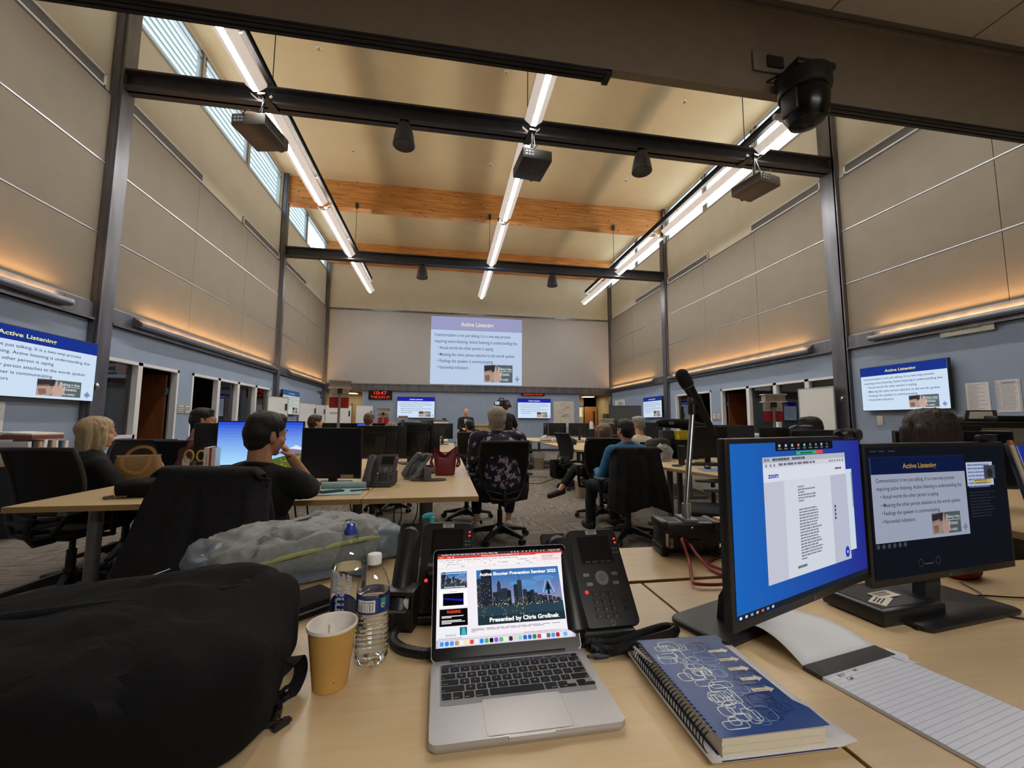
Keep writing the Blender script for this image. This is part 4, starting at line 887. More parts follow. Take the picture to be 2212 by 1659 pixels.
# ---------------- laptop ----------------
def laptop():
    t = thing('laptop', 'open silver laptop showing the seminar presentation', 'laptop', (.137, .748, .7408), .012)
    M_al = mat('laptop_aluminium', 'bfbfc2', .38, .55, var=.03, scale=300)
    b = MB()
    for_z = [(.0, .965), (.003, .985), (.006, 1), (.0125, 1), (.0145, .994)]
    b.rings([[V((x*k, y*k, z)) for x, y in rrect(.304, .212, .012, 5)] for z, k in for_z])
    b.use(M_al).box(-.035, .035, -.1085, -.104, .009, .0148); b.build('base', M_al, t)
    for x in (-.13, .13): MB().cyl((x, -.09, -.0006), (x, -.09, .001), .008).build('rubber_foot', M_blk2, t)
    well = Cv(.270, .114, .0001); well.poly([(a+.135, c+.057) for a, c in rrect(.270, .114, .004, 3)], mat('key_well', '8e8e92', .5, .4), 1)
    kb = well.build('keyboard', t, (0, .032, .0147), (-PI/2, 0, 0))
    M_key = mat('key_black', '0b0b0d', .5, spec=.2); M_leg = mat('key_legend', 'd5d5d8', .6)
    def key(x, y, w, h, s=None, small=False):
        m = MB(False).use(M_key).rings([[V((x+a*k, y+c*k, z)) for a, c in rrect(w, h, .0018, 2)] for z, k in ((0, 1), (.0007, 1), (.001, .97))])
        o = m.build('key', None, kb); o.matrix_local = Matrix.Translation((0, 0, 0)) @ Matrix.Rotation(PI/2, 4, 'X')
        if s:
            sz = .0045 if len(s) == 1 else .0026
            vs, fs = text_geo(s, .02); x0 = min(v[0] for v in vs); x1 = max(v[0] for v in vs)
            ox = x-(x1-x0)*sz/2 if len(s) == 1 else x+w/2-.0015-(x1-x0)*sz if x > 0 else x-w/2+.0015; oy = y-.0016 if len(s) == 1 else y-h/2+.0016
            me = o.data; bm_ = bmesh.new(); bm_.from_mesh(me); me.materials.append(M_leg)
            nv = [bm_.verts.new((ox+(vx-x0)*sz, oy+vy*sz, .00115)) for vx, vy in vs]
            for f in fs:
                try:
                    q = bm_.faces.new([nv[i] for i in f]); q.normal_update(); q.material_index = 1
                    if q.normal.z < 0: q.normal_flip()
                except ValueError: pass
            bm_.to_mesh(me); bm_.free()
    def row(y, h, ks, x0=-.1335):
        x = x0
        for w, s in ks: key(x+w/2, y, w-.0026, h, s); x += w
    P = .0191
    row(.0515, .0075, [(.0165, 'esc')]); key(.1265, .0515, .012, .0075)
    row(.0385, .0125, [(.0165, '~')]+[(P, c) for c in '1234567890-=']+[(.0213, 'delete')])
    row(.0205, .0145, [(.0285, 'tab')]+[(P, c) for c in 'QWERTYUIOP[]']+[(.0093, '')] if False else [(.0275, 'tab')]+[(P, c) for c in 'QWERTYUIOP[]']+[(.0103+.0002, None)])
    row(.0025, .0145, [(.0325, 'caps lock')]+[(P, c) for c in "ASDFGHJKL;'"]+[(.0244, 'return')])
    row(-.0155, .0145, [(.042, 'shift')]+[(P, c) for c in 'ZXCVBNM,./']+[(.034, 'shift')])
    row(-.0345, .0165, [(P, 'fn'), (P, 'control'), (P, 'option'), (.0243, 'command'), (.0975, None), (.0243, 'command'), (P, 'option')])
    for x, y in ((.0955-.001, -.039), (.1135, -.039), (.1300-.001, -.039), (.1135, -.0305)): key(x, y, .0158, .0075, None)
    tb = Cv(.245, .0085, .0001); tb.rect(0, 0, .245, .0085, mat('touch_strip', '10142a', .2), 12)
    for k, x in enumerate((.02, .045, .07, .085, .10, .15, .16, .17, .19, .21)): tb.rect(x, .003, x+.004, .0055, mat('strip_icon', '8a8fa5', .4), 13)
    tb.build('touch_strip', t, (-.004, .0835, .0147), (-PI/2, 0, 0))
    tp = Cv(.134, .083, .0001); o_ = [(a+.067, c+.0415) for a, c in rrect(.134, .083, .005, 4)]; tp.poly(o_, mat('pad_gap', '77777a', .5), 1); tp.poly([(a+.067, c+.0415) for a, c in rrect(.1330, .082, .005, 4)], mat('touchpad_metal', 'c2c0c0', .36, .45, var=.02), 2)
    tp.build('touchpad', t, (0, -.060, .0147), (-PI/2, 0, 0))
    MB().cyl((-.115, .102, .0135), (.115, .102, .0135), .005).build('hinge', M_blk, t)
    # lid
    LM = (0, .1035, .0135); an = -math.radians(34)
    l = MB(); l.rings([[V((x, y, z+.1055)) for x, z in rrect(.304*k, .211*k, .010, 5)] for y, k in ((0, 1), (.004, 1), (.0055, .985))])
    lid = l.build('lid', M_al, t, LM, (an, 0, 0))
    bz = Cv(.3025, .2095, .0001); bz.poly([(a+.15125, c+.10475) for a, c in rrect(.3025, .2095, .0095, 5)], mat('lid_black_glass', '060608', .2, spec=.12), 1)
    bz.text('MacBook Pro', .15125, .0065, .0052, mat('chin_print', '5a5a5e', .5), 2, 'C', .0); bz.build('bezel', lid, (0, -.0002, .1055))
    w, h = .286, .179; c = Cv(w, h, .00006); E = em
    X = lambda u: u*w
    Y = lambda v: (1-v)*h
    R = lambda u0, v0, u1, v1, q, z=2, k=1: c.rect(u0*w, (1-v1)*h, u1*w, (1-v0)*h, E(q, k), z)
    R(0, 0, 1, 1, 'f4f0f6', 1, 1.0); R(0, 0, 1, .028, '3a3438')
    c.text('PowerPoint  File  Edit  View  Insert  Format  Arrange  Tools  Slide Show  Window  Help', X(.03), Y(.0225), .0042, E('f2f2f4'), 3, 'L', .015, fit=X(.44))
    c.text('Tue Jun 27  10:47', X(.885), Y(.0225), .0042, E('f2f2f4'), 3, 'L', .015, fit=X(.10))
    for u in (.58, .605, .63, .67, .70, .73, .76, .79, .82, .845): R(u, .009, u+.009, .02, 'e6e6ea', 3)
    R(0, .028, 1, .062, 'd8403a')
    for u, q in ((.012, 'ff6a5e'), (.027, 'f6be4f'), (.042, '62c454')): c.disc(X(u), Y(.045), .0016, E(q), 3)
    R(.075, .04, .10, .05, 'f6c8c4', 3); c.disc(X(.12), Y(.045), .0014, E('ffffff'), 3)
    c.text('Sonoma Pierce County Office of the Sheriff March 8 - 27 - 23', X(.34), Y(.05), .0042, E('ffe9e6'), 3, 'L', .02, fit=X(.30))
    c.text('Saved to my Mac', X(.66), Y(.05), .0036, E('f0a8a0'), 3, fit=X(.07))
    R(0, .062, 1, .172, 'f7f2f4'); c.text('Home   Insert   Draw   Design   Transitions   Animations   Slide Show   Review   View   Recording   Acrobat', X(.012), Y(.088), .004, E('8a7f84'), 3, 'L', .01, fit=X(.62))
    rn = random.Random(9)
    for k in range(56):
        u = .02+.9*rn.random(); v = .102+.05*rn.choice((0, 1, .5)); R(u, v, u+rn.choice((.008, .012, .03)), v+.010, rn.choice(('b9b4ba', 'c9c4c8', 'd6d2d6', 'a9b3c8')), 3)
    R(0, .172, 1, .175, 'dcd6da', 3); R(.225, .175, .232, .86, 'eee9ee', 3)
    # notification card
    c.poly([(X(.885)+a, Y(.10)+b) for a, b in rrect(X(.225), h*.095, .003, 3)], E('fbe4e6'), 5); R(.785, .075, .81, .125, 'ffffff', 6); c.text('27', X(.797), Y(.118), .006, E('d84040'), 7, 'C')
    c.text('Active Shooter Seminar', X(.825), Y(.085), .0042, E('584850'), 6, fit=X(.10)); c.text('Today at 1:00 PM', X(.825), Y(.105), .0042, E('6b5b62'), 6, fit=X(.085)); c.text('Sonoma County, El Paseo', X(.825), Y(.128), .0042, E('6b5b62'), 6, fit=X(.14))
    def skyline(u0, v0, u1, v1, z, big):
        W_, H_ = u1-u0, v1-v0; q = lambda a, b: (X(u0+a*W_), Y(v0+b*H_))
        n = 10 if big else 4
        for k in range(n):
            f = k/(n-1); col = tuple(np.array(lin('3f74b4'))*(1-f)+np.array(lin('8f93b8'))*f); c.rect(X(u0), Y(v0+(.1+.56*(k+1)/n)*H_), X(u1), Y(v0+(.1+.56*k/n)*H_), E(col, 1), z)
        c.rect(X(u0), Y(v0+.1*H_), X(u1), Y(v0), E('3f74b4'), z)
        for a, b, rx in ((.55, .3, .16), (.8, .22, .14), (.68, .42, .12)): c.poly([q(a+rx*math.cos(t), b+rx*.4*math.sin(t)) for t in [PI*k/7 for k in range(14)]], E('5d92cc'), z+1)
        c.rect(X(u0), Y(v1), X(u1), Y(v0+.66*H_), E('2c4250'), z)
        c.rect(X(u0), Y(v1), X(u1), Y(v0+.85*H_), E('22343c'), z+1)
        B = [(0, .16, .17), (.055, .12, .0), (.18, .10, .44), (.235, .045, .30), (.28, .08, .38), (.345, .05, .42), (.43, .055, .32), (.475, .055, .24), (.535, .05, .42), (.57, .06, .47), (.62, .05, .44), (.66, .05, .50), (.71, .06, .54), (.77, .05, .56), (.83, .05, .575), (.885, .03, .59), (.92, .06, .61)]
        for i, (a, wd, tp) in enumerate(B):
            c.poly([q(a, .68), q(a, tp), q(a+wd*.5, tp-.012), q(a+wd, tp), q(a+wd, .68)], E(('2b3440', '1d242c', '252d36', '2f3a46')[i % 4]), z+2)
        c.poly([q(.235, .30), q(.2575, .21), q(.28, .30)], E('20272f'), z+2); c.rect(*q(.4975, .24), *q(.500, .12), E('20272f'), z+2); c.rect(*q(.508, .24), *q(.5105, .14), E('20272f'), z+2)
        rr = random.Random(5)
        for k in range(170 if big else 24): a = rr.random()**1.5*.9; b = rr.uniform(.25, .66) if a < .2 else rr.uniform(.55, .67); p = q(a, b); c.rect(p[0], p[1], p[0]+.0006*(2 if not big else 1), p[1]+.0009, E(rr.choice(('f2d79a', 'ffe9c0', 'b9d4ee')), 1), z+3)
        for k in range(60 if big else 10): a = rr.random(); p = q(a, rr.uniform(.655, .70)); c.disc(p[0], p[1], rr.uniform(.0004, .0011), E(rr.choice(('ffb768', 'fff0d0', 'ff8844')), 1.2), z+4, 6)
        for k in range(26 if big else 6): a = rr.random()**1.3*.6; p = q(a, rr.uniform(.72, .95)); c.rect(p[0], p[1], p[0]+.0011, p[1]+.004*rr.random()+.001, E(rr.choice(('c79a4e', 'e8c070', '8a7a50')), 1), z+3)
        c.text('Active Shooter Prevention Seminar 2023', *q(.5, .115), H_*h*.085, E('ffffff'), z+6, 'C', .035, fit=X(W_*.93)); c.text('Presented by Chris Grollnek', *q(.53, .955), H_*h*.10, E('ffffff'), z+6, 'C', .035, fit=X(W_*.80))
        if big:      # pale emblem: a dark arrow in a broken triangle with a ring of lettering
            o = lambda a, b: q(.845+a, .40+b*1.35)
            c.poly([o(-.012, .10), o(-.012, .03), o(-.034, .05), o(0, -.09), o(.034, .05), o(.012, .03), o(.012, .10)], E('101820'), z+6)
            c.line([o(-.07, .07), o(-.02, -.10)], .0016, E('a8c4ea'), z+5); c.line([o(.07, .07), o(.02, -.10)], .0016, E('a8c4ea'), z+5); c.line([o(-.05, .07), o(.0, -.08), (o(.05, .07))], .001, E('1f2c3a'), z+5); c.poly([o(-.07, .075), o(.07, .075), o(.05, .03), o(-.05, .03)], E('6ea6dc'), z+4)
            for k in range(26):
                t = 2*PI*k/26
                if not -.4 < math.cos(t+PI/2)*0+math.sin(t) < -.96: p = o(.105*math.sin(t), -.0+.125*math.cos(t)); c.rect(p[0], p[1], p[0]+.0013, p[1]+.0016, E('3a5272'), z+5)
            c.rect(*o(-.02, .115), *o(.02, .125), E('2c4058'), z+5)
    skyline(.295, .215, .945, .81, 3, True); skyline(.028, .218, .222, .40, 3, False)
    R(.018, .425, .225, .60, 'ffffff', 3); R(.045, .455, .195, .585, '06070c', 4); c.poly([(X(.05), Y(.50)), (X(.195), Y(.525)), (X(.195), Y(.548)), (X(.05), Y(.515))], E('1c1fa8'), 5); R(.09, .435, .15, .44, 'a0a0a4', 4)
    R(.022, .62, .222, .795, '0a0a0c', 3); c.text('WARNING', X(.122), Y(.665), .0078, E('f0443a'), 5, 'C', .03, fit=X(.10))
    for v, u in ((.695, .155), (.708, .07), (.738, .14), (.752, .165), (.766, .07)): R(.037, v-.004, .037+u, v+.004, 'f2f2f2', 5)
    R(.018, .81, .222, .905, 'eef2f6', 3); R(.165, .812, .215, .89, '175a72', 4); c.poly([(X(.175), Y(.885)), (X(.18), Y(.82)), (X(.20), Y(.82)), (X(.21), Y(.885))], E('49b8c8'), 5); c.text('Stretch’ed', X(.065), Y(.895), .0062, E('6a6a70'), 5, fit=X(.07))
    for k, (v, ln) in enumerate(((.845, .68), (.858, .68), (.871, .035))): c.greek(X(.245), Y(v), X(ln), E('9a949c'), 1, .0012, 3, k)
    R(0, .905, 1, .925, 'ece6ec', 2); c.greek(X(.02), Y(.918), X(.2), E('a8a2a8'), 1, .0011, 3, 4); c.greek(X(.62), Y(.918), X(.3), E('a8a2a8'), 1, .0011, 3, 5)
    # dock
    R(0, .925, 1, 1, 'c9c2d8', 2); c.poly([(X(.5)+a, Y(.963)+b) for a, b in rrect(X(.965), h*.062, .004, 3)], E('e6e0ee'), 4)
    for k, q in enumerate('3aa4ee 3f87e8 4c9ff0 c29a62 f6f2ee ffe9a0 ee4458 e8f2f4 2f8af0 3ac05e 1a1a1e 9a52d2 52c66a f2ede8 40303a ead6c8 7adfd0 3c68b8 2f6fd6 2a8a56 d84a48 f4f4f4 6a6e74 4aa0f4 b02c34'.split()): c.poly([(X(.04+k*.0345)+a, Y(.963)+b) for a, b in rrect(.0078, .0078, .002, 2)], E(q), 5)
    for u, q in ((.925, '5cc0f0'), (.962, 'e4e4ec')): c.poly([(X(u)+a, Y(.963)+b) for a, b in rrect(.0082, .0072, .001, 2)], E(q), 5)
    c.build('screen', lid, (0, -.0008, .1118))
laptop()
t = thing('usb_dongle', 'dark blue dongle plugged into the side of the laptop', 'dongle', (.305, .838, .747), .02); MB().rings([[V((x, y, z)) for y, z in rrect(.016*k, .008*k, .003, 3)] for x, k in ((-.010, .5), (.0, .6), (.006, 1), (.030, 1), (.033, .9))]).build('shell', mat('navy_plastic', '23273a', .4), t); cable('power_lead', 'black lead lying behind the laptop next to the dongle', ((.338, .838, .745), (.36, .825, .742), (.355, .80, .742), (.33, .80, .742)), .0022) if False else None
# ---------------- phones ----------------
phone('black desk phone labelled 1571 standing beside the laptop lid', (.350, .985, .741), .03, '1571', 1, True)
phone('black desk phone labelled 1572 half hidden behind the laptop lid', (-.018, 1.112, .741), -.10, '1572', 1, True)
coil('phone_cord', 'black curly cord looping in front of the phone labelled 1571', ((.30, .885, .752), (.36, .868, .752), (.44, .895, .752), (.505, .915, .752), (.525, .905, .752), (.50, .885, .752), (.42, .862, .752), (.345, .842, .752), (.312, .862, .752)), .0085, 120)
coil('phone_cord', 'black curly cord looping beside the black phone behind the laptop', ((-.085, 1.02, .76), (-.10, .985, .752), (-.098, .95, .752), (-.075, .915, .752), (-.04, .895, .752), (-.02, .89, .752), (0.0, .90, .752)), .0085, 70)
M_gph = mat('phone_grey', '45464a', .4)
phone('grey desk phone facing the camera on the desk behind the grey backpack', (-.46, 3.27, .741), -.12, None, 1.15, True, M_gph)
phone('silver-grey desk phone turned away beside the first grey phone', (-.20, 3.58, .741), -1.2, None, 1.1, False, mat('phone_silver', '6a6f76', .35))
phone('silver desk phone on the second desk block', (-.45, 7.35, .741), -.1, None, 1.15, False, mat('phone_silver2', '9b9a96', .4))
cable('phone_cord', 'dark handset cord looped on the maple desk before the red handbag', ((-.2, 3.50, .75), (-.12, 3.45, .746), (-.02, 3.46, .746), (.02, 3.50, .746), (-.03, 3.53, .746), (-.12, 3.51, .746)), .009, M_gph)
# ---------------- cup, bottles ----------------
t = thing('paper_cup', 'empty tan paper cup with white rim beside the laptop', 'cup', (-.195, .835, .741))
pr_ = [(.0285, .004), (.0285, 0), (.0300, 0), (.0415, .102), (.0435, .104), (.0440, .1065), (.0425, .1085), (.0405, .107), (.0285, .006), (0, .006)]
MB().use(mat('kraft_paper', 'c69a52', .7, var=.10, scale=14)).lathe([(0, .004), (.0280, .004), (.0285, 0), (.0295, 0), (.0412, .101)], 40, cap=False).build('wall', None, t)
MB().use(mat('cup_white', 'e9e4dc', .6)).lathe([(.0412, .101), (.0435, .102), (.0442, .105), (.0430, .108), (.0405, .107), (.0400, .104), (.0283, .008), (.0001, .008)], 40, cap=False).build('rim', None, t)
MB().use(mat('coffee_stain', '8a5a20', .8)).ell((.0165, -.0245, .022), (.0016, .0016, .002)).ell((.0125, -.0275, .018), (.0018, .0018, .0026)).ell((.0195, -.0235, .028), (.0012, .0012, .002)).build('stain', None, t)
MB(False).box(-.0012, .0012, .0338, .0345, .03, .09, Matrix.Translation((-.012, -.004, 0))).build('seam', mat('cup_seam', 'c4bdb2', .7), t)
M_pet = glass('clear_plastic', (.93, .95, .96), .02, .93)
def water(): 
    m = bpy.data.materials.new('water'); m.use_nodes = True; b = m.node_tree.nodes['Principled BSDF']; b.inputs['Transmission Weight'].default_value = 1; b.inputs['Roughness'].default_value = 0; b.inputs['IOR'].default_value = 1.2; b.inputs['Base Color'].default_value = (.96, .98, 1, 1); return m
M_wat = water()
t = thing('water_bottle', 'small ribbed clear water bottle with white cap and blue label', 'bottle', (-.135, .905, .741))
pf = [(.020, .002), (.028, 0), (.032, .008)]
z = .012
while z < .096: pf += [(.0325, z), (.0305, z+.0045)]; z += .009
pf += [(.0318, .098), (.0318, .130), (.0325, .134), (.031, .146), (.024, .165), (.0155, .180), (.0125, .184), (.0125, .196)]
MB().lathe(pf, 36, cap=False).build('bottle_body', M_pet, t); MB().lathe([(0, .003)]+[(r*.96, z) for r, z in pf[1:] if z < .137]+[(0, .1385)], 30).build('water', M_wat, t)
MB().lathe([(0, .205), (.013, .205), (.0142, .203), (.0142, .188), (.0138, .186), (0, .186)], 28).build('cap', mat('cap_white', 'eceef0', .45), t)
lb = MB(); lb.use(mat('label_navy', '1d3576', .4)).lathe([(.0322, .099), (.0324, .1295)], 40, cap=False); lb.build('label', None, t)
def band(pts, r, m, name, par, z0, z1, a0, a1, n=10):
    q = MB(); 
    for k in range(n):
        u, v = a0+(a1-a0)*k/n, a0+(a1-a0)*(k+1)/n
        q.face([(r*math.sin(u), -r*math.cos(u), z0), (r*math.sin(v), -r*math.cos(v), z0), (r*math.sin(v), -r*math.cos(v), z1), (r*math.sin(u), -r*math.cos(u), z1)])
    return q.build(name, m, par)
band(None, .0327, mat('barcode_white', 'e6e8ec', .5), 'barcode_panel', t, .103, .1255, -.85, .28)
for k in range(16): band(None, .0329, M_ink, 'barcode', t, .104, .118, -.72+k*.055, -.72+k*.055+(.018 if k % 3 else .034), 1) if k in (0, 2, 3, 5, 7, 8, 10, 12, 13, 15) else None
def on_cyl(name, par, txt, r, z, a, size, m, rot90=False, bold=.02, al='C'):
    """Lettering wrapped round an upright cylinder, middle at angle a."""
    vs, fs = text_geo(txt, bold); x0 = min(v[0] for v in vs); x1 = max(v[0] for v in vs); mx = (x0+x1)/2; me = bpy.data.meshes.new(name); P_ = []
    for vx, vy in vs:
        u, w = ((vx-mx)*size, (vy-.35)*size)
        if rot90: u, w = -w, u
        P_.append((r*math.sin(a+u/r), -r*math.cos(a+u/r), z+w))
    me.from_pydata(P_, [], fs); me.materials.append(m); o = bpy.data.objects.new(name, me); COL.objects.link(o); o.parent = par; return o
on_cyl('barcode_digits', t, '0 12 ART 9507M', .0329, .121, -.3, .0045, M_ink)
band(None, .0327, mat('label_green', '3f9a74', .5), 'label_mark', t, .112, .127, .62, .95); on_cyl('recycle_mark', t, 'C', .0329, .113, .75, .012, M_white)
t = thing('water_bottle', 'tall smooth clear water bottle with blue sport cap and navy disc label', 'bottle', (-.2, .985, .741))
pf = [(.025, .002), (.034, 0), (.037, .006), (.0372, .15), (.0365, .165), (.032, .187), (.023, .205), (.0165, .212), (.0155, .216), (.0155, .226)]
MB().lathe(pf, 40, cap=False).build('bottle_body', M_pet, t); MB().lathe([(0, .003), (.033, .003), (.0355, .008), (.0357, .148), (.0355, .158), (0, .1585)], 32).build('water', M_wat, t)
MB().lathe([(.0165, .214), (.0175, .216), (.0175, .226), (.016, .228)], 28, cap=False).build('neck_ring', M_pet, t)
MB().use(mat('cap_blue', '2f4fae', .4)).lathe([(0, .226), (.0135, .226), (.0135, .236), (.009, .242), (.008, .250), (0, .251)], 24).build('sport_cap', None, t)
MB().lathe([(.0172, .226), (.0168, .245), (.012, .254), (0, .256)], 28, cap=False).build('clear_lid', M_pet, t)
q = MB()                                                   # navy disc print, half hidden by the cup
for k in range(40):
    a0, a1 = 2*PI*k/40, 2*PI*(k+1)/40; f = lambda u, w: (.0376*math.sin(u/.0376-.15), -.0376*math.cos(u/.0376-.15), w); q.face([f(0, .078), f(.034*math.cos(a0), .078+.036*math.sin(a0)), f(.034*math.cos(a1), .078+.036*math.sin(a1))])
q.build('disc_print', MATS['label_navy'], t)
for s_, z_, a_, sz, m_ in (('smart', .108, -.40, .040, mat('print_blue', '27408f', .5)), ('water', .132, .18, .017, mat('print_grey', 'c9ccd6', .5))): on_cyl('lettering', t, s_, .0380, z_, a_, sz, m_ if s_ != 'smart' else mat('print_pale', 'b9c2da', .5), True)
band(None, .0374, mat('label_white', 'dfe2e8', .5), 'label_patch', t, .112, .155, -1.05, -.35)
# ---------------- tape dispenser, sanitiser, usb stick ----------------
t = thing('tape_dispenser', 'black tape dispenser behind the small water bottle', 'dispenser', (-.088, 1.035, .741), -.25)
m = MB().box(-.035, .035, -.03, .03, 0, .012, bev=.003).box(-.035, -.028, -.03, .03, .01, .085, bev=.003).box(.028, .035, -.03, .03, .01, .085, bev=.003).box(-.035, .035, .022, .03, .01, .085, bev=.003).box(-.035, .035, -.03, .03, .078, .088, bev=.003).box(-.03, .03, -.03, -.024, 0, .05, bev=.002); m.build('housing', mat('dispenser_black', '1a1715', .4), t)
MB().cyl((-.02, 0, .052), (.02, 0, .052), .022, n=24).build('tape_roll', mat('tape_white', 'd5d2cb', .6), t); MB(False).box(-.02, .02, -.036, -.024, .045, .049).build('cutter', M_lampm, t)
t = thing('soap_pump', 'turquoise hand pump bottle behind the phone labelled 1572', 'bottle', (-.034, 1.415, .746))
M_tq = mat('turquoise_plastic', '2fb4c0', .35)
MB().lathe([(0, 0), (.030, 0), (.033, .006), (.033, .06), (.026, .08), (.016, .088), (.016, .094)], 28).build('bottle_body', glass('gel_plastic', (.75, .86, .86), .05, .85), t)
MB().lathe([(0, .090), (.017, .090), (.0175, .092), (.0175, .122), (.015, .128), (.009, .130), (.007, .150), (.010, .158), (0, .158)], 24).tube([(.0, 0, .160), (-.006, 0, .163), (-.022, 0, .162), (-.030, 0, .157)], [.011, .010, .007, .005], 10).build('pump_head', M_tq, t)
t = thing('usb_stick', 'small black memory stick lying on the desk beside the backpack strap', 'usb stick', (-.242, .735, .741), .9); MB().box(-.013, .013, -.0065, .0065, 0, .009, bev=.0025).build('shell', M_blk, t); MB(False).box(.013, .016, -.005, .005, .002, .007).build('plug', M_blk2, t)
# ---------------- backpacks ----------------
def sq_(x, e): return math.copysign(abs(x)**e, x)
def soft(c, r, e1=.5, e2=.5, M=None, amp=.01, fr=9, n=56, m=34, seed=0, floor=None, warp=None, creases=()):
    """A stuffed cloth volume: rounded block with folds."""
    b = MB(); c = V(c); rs = []
    for j in range(1, m):
        v = -PI/2+PI*j/m; q = []
        for k in range(n):
            u = 2*PI*k/n; p = V((r[0]*sq_(math.cos(v), e1)*sq_(math.cos(u), e2), r[1]*sq_(math.cos(v), e1)*sq_(math.sin(u), e2), r[2]*sq_(math.sin(v), e1)))
            if warp: p = warp(p)
            nrm = V((p.x/r[0]**2, p.y/r[1]**2, p.z/r[2]**2)).normalized(); s = p+V((seed*3.1, seed*1.7, seed))
            d = amp*(noise.noise(s*fr)+.6*(1-2*abs(noise.noise(s*fr*1.9)))*.8)
            for (cp, cd, cw, ca) in creases:
                x = (p-V(cp)).dot(V(cd).normalized()); d -= ca*math.exp(-(x/cw)**2)
            p = p+nrm*d
            if M is not None: p = M @ p
            p = p+c
            if floor is not None and p.z < floor: p.z = floor
            q.append(p)
        rs.append(q)
    return b.rings(rs)
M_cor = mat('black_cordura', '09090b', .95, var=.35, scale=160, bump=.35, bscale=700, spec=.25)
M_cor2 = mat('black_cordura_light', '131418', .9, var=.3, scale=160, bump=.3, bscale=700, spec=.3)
t = thing('backpack', 'big bulging black backpack lying on the desk beside the tan cup', 'backpack', (-.668, .778, .7405), .21)
w1 = lambda p: V((p.x, p.y+.06*p.x-.25*max(0, -p.x), p.z*(1-.95*max(0, -p.x))))
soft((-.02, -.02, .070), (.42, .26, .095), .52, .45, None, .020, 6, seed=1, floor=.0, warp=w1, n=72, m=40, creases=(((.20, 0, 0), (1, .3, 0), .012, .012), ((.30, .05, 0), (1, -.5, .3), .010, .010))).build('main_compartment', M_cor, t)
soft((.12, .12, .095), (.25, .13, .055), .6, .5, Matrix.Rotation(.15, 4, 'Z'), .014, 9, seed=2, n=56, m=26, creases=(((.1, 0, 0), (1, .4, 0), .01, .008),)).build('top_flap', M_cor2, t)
soft((.26, -.02, .055), (.13, .20, .058), .6, .5, Matrix.Rotation(-.12, 4, 'Z'), .018, 11, seed=3, floor=.0, n=56, m=26, creases=(((0, .05, 0), (.3, 1, 0), .012, .010), ((0, -.06, 0), (-.3, 1, .2), .012, .010))).build('front_pocket', M_cor, t)
soft((-.06, -.12, .115), (.30, .14, .06), .6, .5, Matrix.Rotation(.1, 4, 'Z'), .012, 8, seed=5, n=56, m=26).build('side_pocket', M_cor, t)
for pts in (((.335, .16, .115), (.30, .10, .14), (.22, .06, .152), (.12, .03, .163), (.0, .0, .172)), ((.36, .10, .09), (.345, .03, .10), (.30, -.04, .108), (.24, -.09, .112), (.18, -.12, .12)), ((.375, .17, .06), (.385, .08, .062), (.385, -.02, .06), (.375, -.12, .058))):
    MB().tube(smooth(pts, 8), .0075, 8).build('zipper', M_cor2, t)
MB().tube(smooth(((.28, .19, .10), (.34, .21, .115), (.375, .17, .10), (.385, .12, .07)), 8), 0, flat=(.03, .008, (0, 0, 1))).build('handle', M_cor2, t)
st = MB().tube(smooth(((.36, -.10, .03), (.395, -.06, .050), (.417, -.018, .046), (.424, -.02, .022), (.415, -.045, .008), (.385, -.09, .005), (.365, -.13, .005)), 8), 0, flat=(.026, .0025, (.5, 1, 0))).build('strap', M_cor2, t)
MB().box(.377, .407, -.135, -.095, .004, .016, bev=.004).build('buckle', mat('glossy_black', '0b0b0d', .2), t)
MB().box(.392, .412, -.072, -.052, .006, .014, bev=.003).build('strap_slider', MATS['glossy_black'], st)
MB(False).box(-.022, .022, -.001, .001, 0, .0015, Matrix.Translation((.12, .22, .150)) @ Matrix.Rotation(.3, 4, 'Z') @ Matrix.Rotation(-.25, 4, 'Y')).build('reflective_edge', M_white, t)
M_gp = mat('grey_ripstop', '7f8584', .42, var=.12, scale=60, bump=.2, bscale=500); M_lime = mat('lime_piping', 'a3aa6c', .7); M_gpd = mat('grey_ripstop_dark', '667280', .4, var=.15, scale=40)
t = thing('backpack', 'grey hiking backpack with pale green piping lying behind the black one', 'backpack', (-.45, 1.50, .746), .62)
soft((0, 0, .055), (.27, .155, .072), .55, .5, None, .028, 10, seed=7, floor=.0, n=72, m=38, creases=(((.06, 0, 0), (1, .5, 0), .012, .012), ((-.1, 0, 0), (1, -.6, 0), .012, .012))).build('main_compartment', M_gp, t)
soft((.03, -.02, .10), (.17, .105, .032), .6, .5, Matrix.Rotation(.08, 4, 'Y'), .019, 13, seed=8, n=56, m=22, creases=(((-.03, 0, 0), (1, .5, 0), .01, .01),)).build('front_pocket', M_gp, t)
soft((.23, -.02, .05), (.07, .14, .052), .6, .5, None, .018, 12, seed=9, floor=.0, n=48, m=22).build('top_pocket', M_gpd, t)
soft((-.22, .03, .05), (.085, .13, .052), .6, .5, None, .020, 12, seed=10, floor=.0, n=48, m=22).build('base_panel', M_gpd, t)
for pts in (((-.27, -.12, .05), (-.15, -.155, .075), (.0, -.160, .085), (.15, -.15, .085), (.25, -.13, .07), (.29, -.07, .055)), ((-.28, -.02, .085), (-.2, .09, .11), (-.05, .145, .108), (.12, .145, .105), (.24, .12, .09))): MB().tube(smooth(pts, 8), .007, 8).build('piping', M_lime, t)
MB().tube(smooth(((-.18, -.17, .03), (-.05, -.19, .018), (.1, -.19, .018), (.2, -.17, .03)), 8), 0, flat=(.035, .010, (0, 0, 1))).build('shoulder_strap', M_gpd, t)
MB().tube(smooth(((-.14, -.04, .130), (-.03, .0, .142), (.06, .05, .138), (.12, .09, .12)), 6), .0035, 6).build('zipper', M_blk2, t)
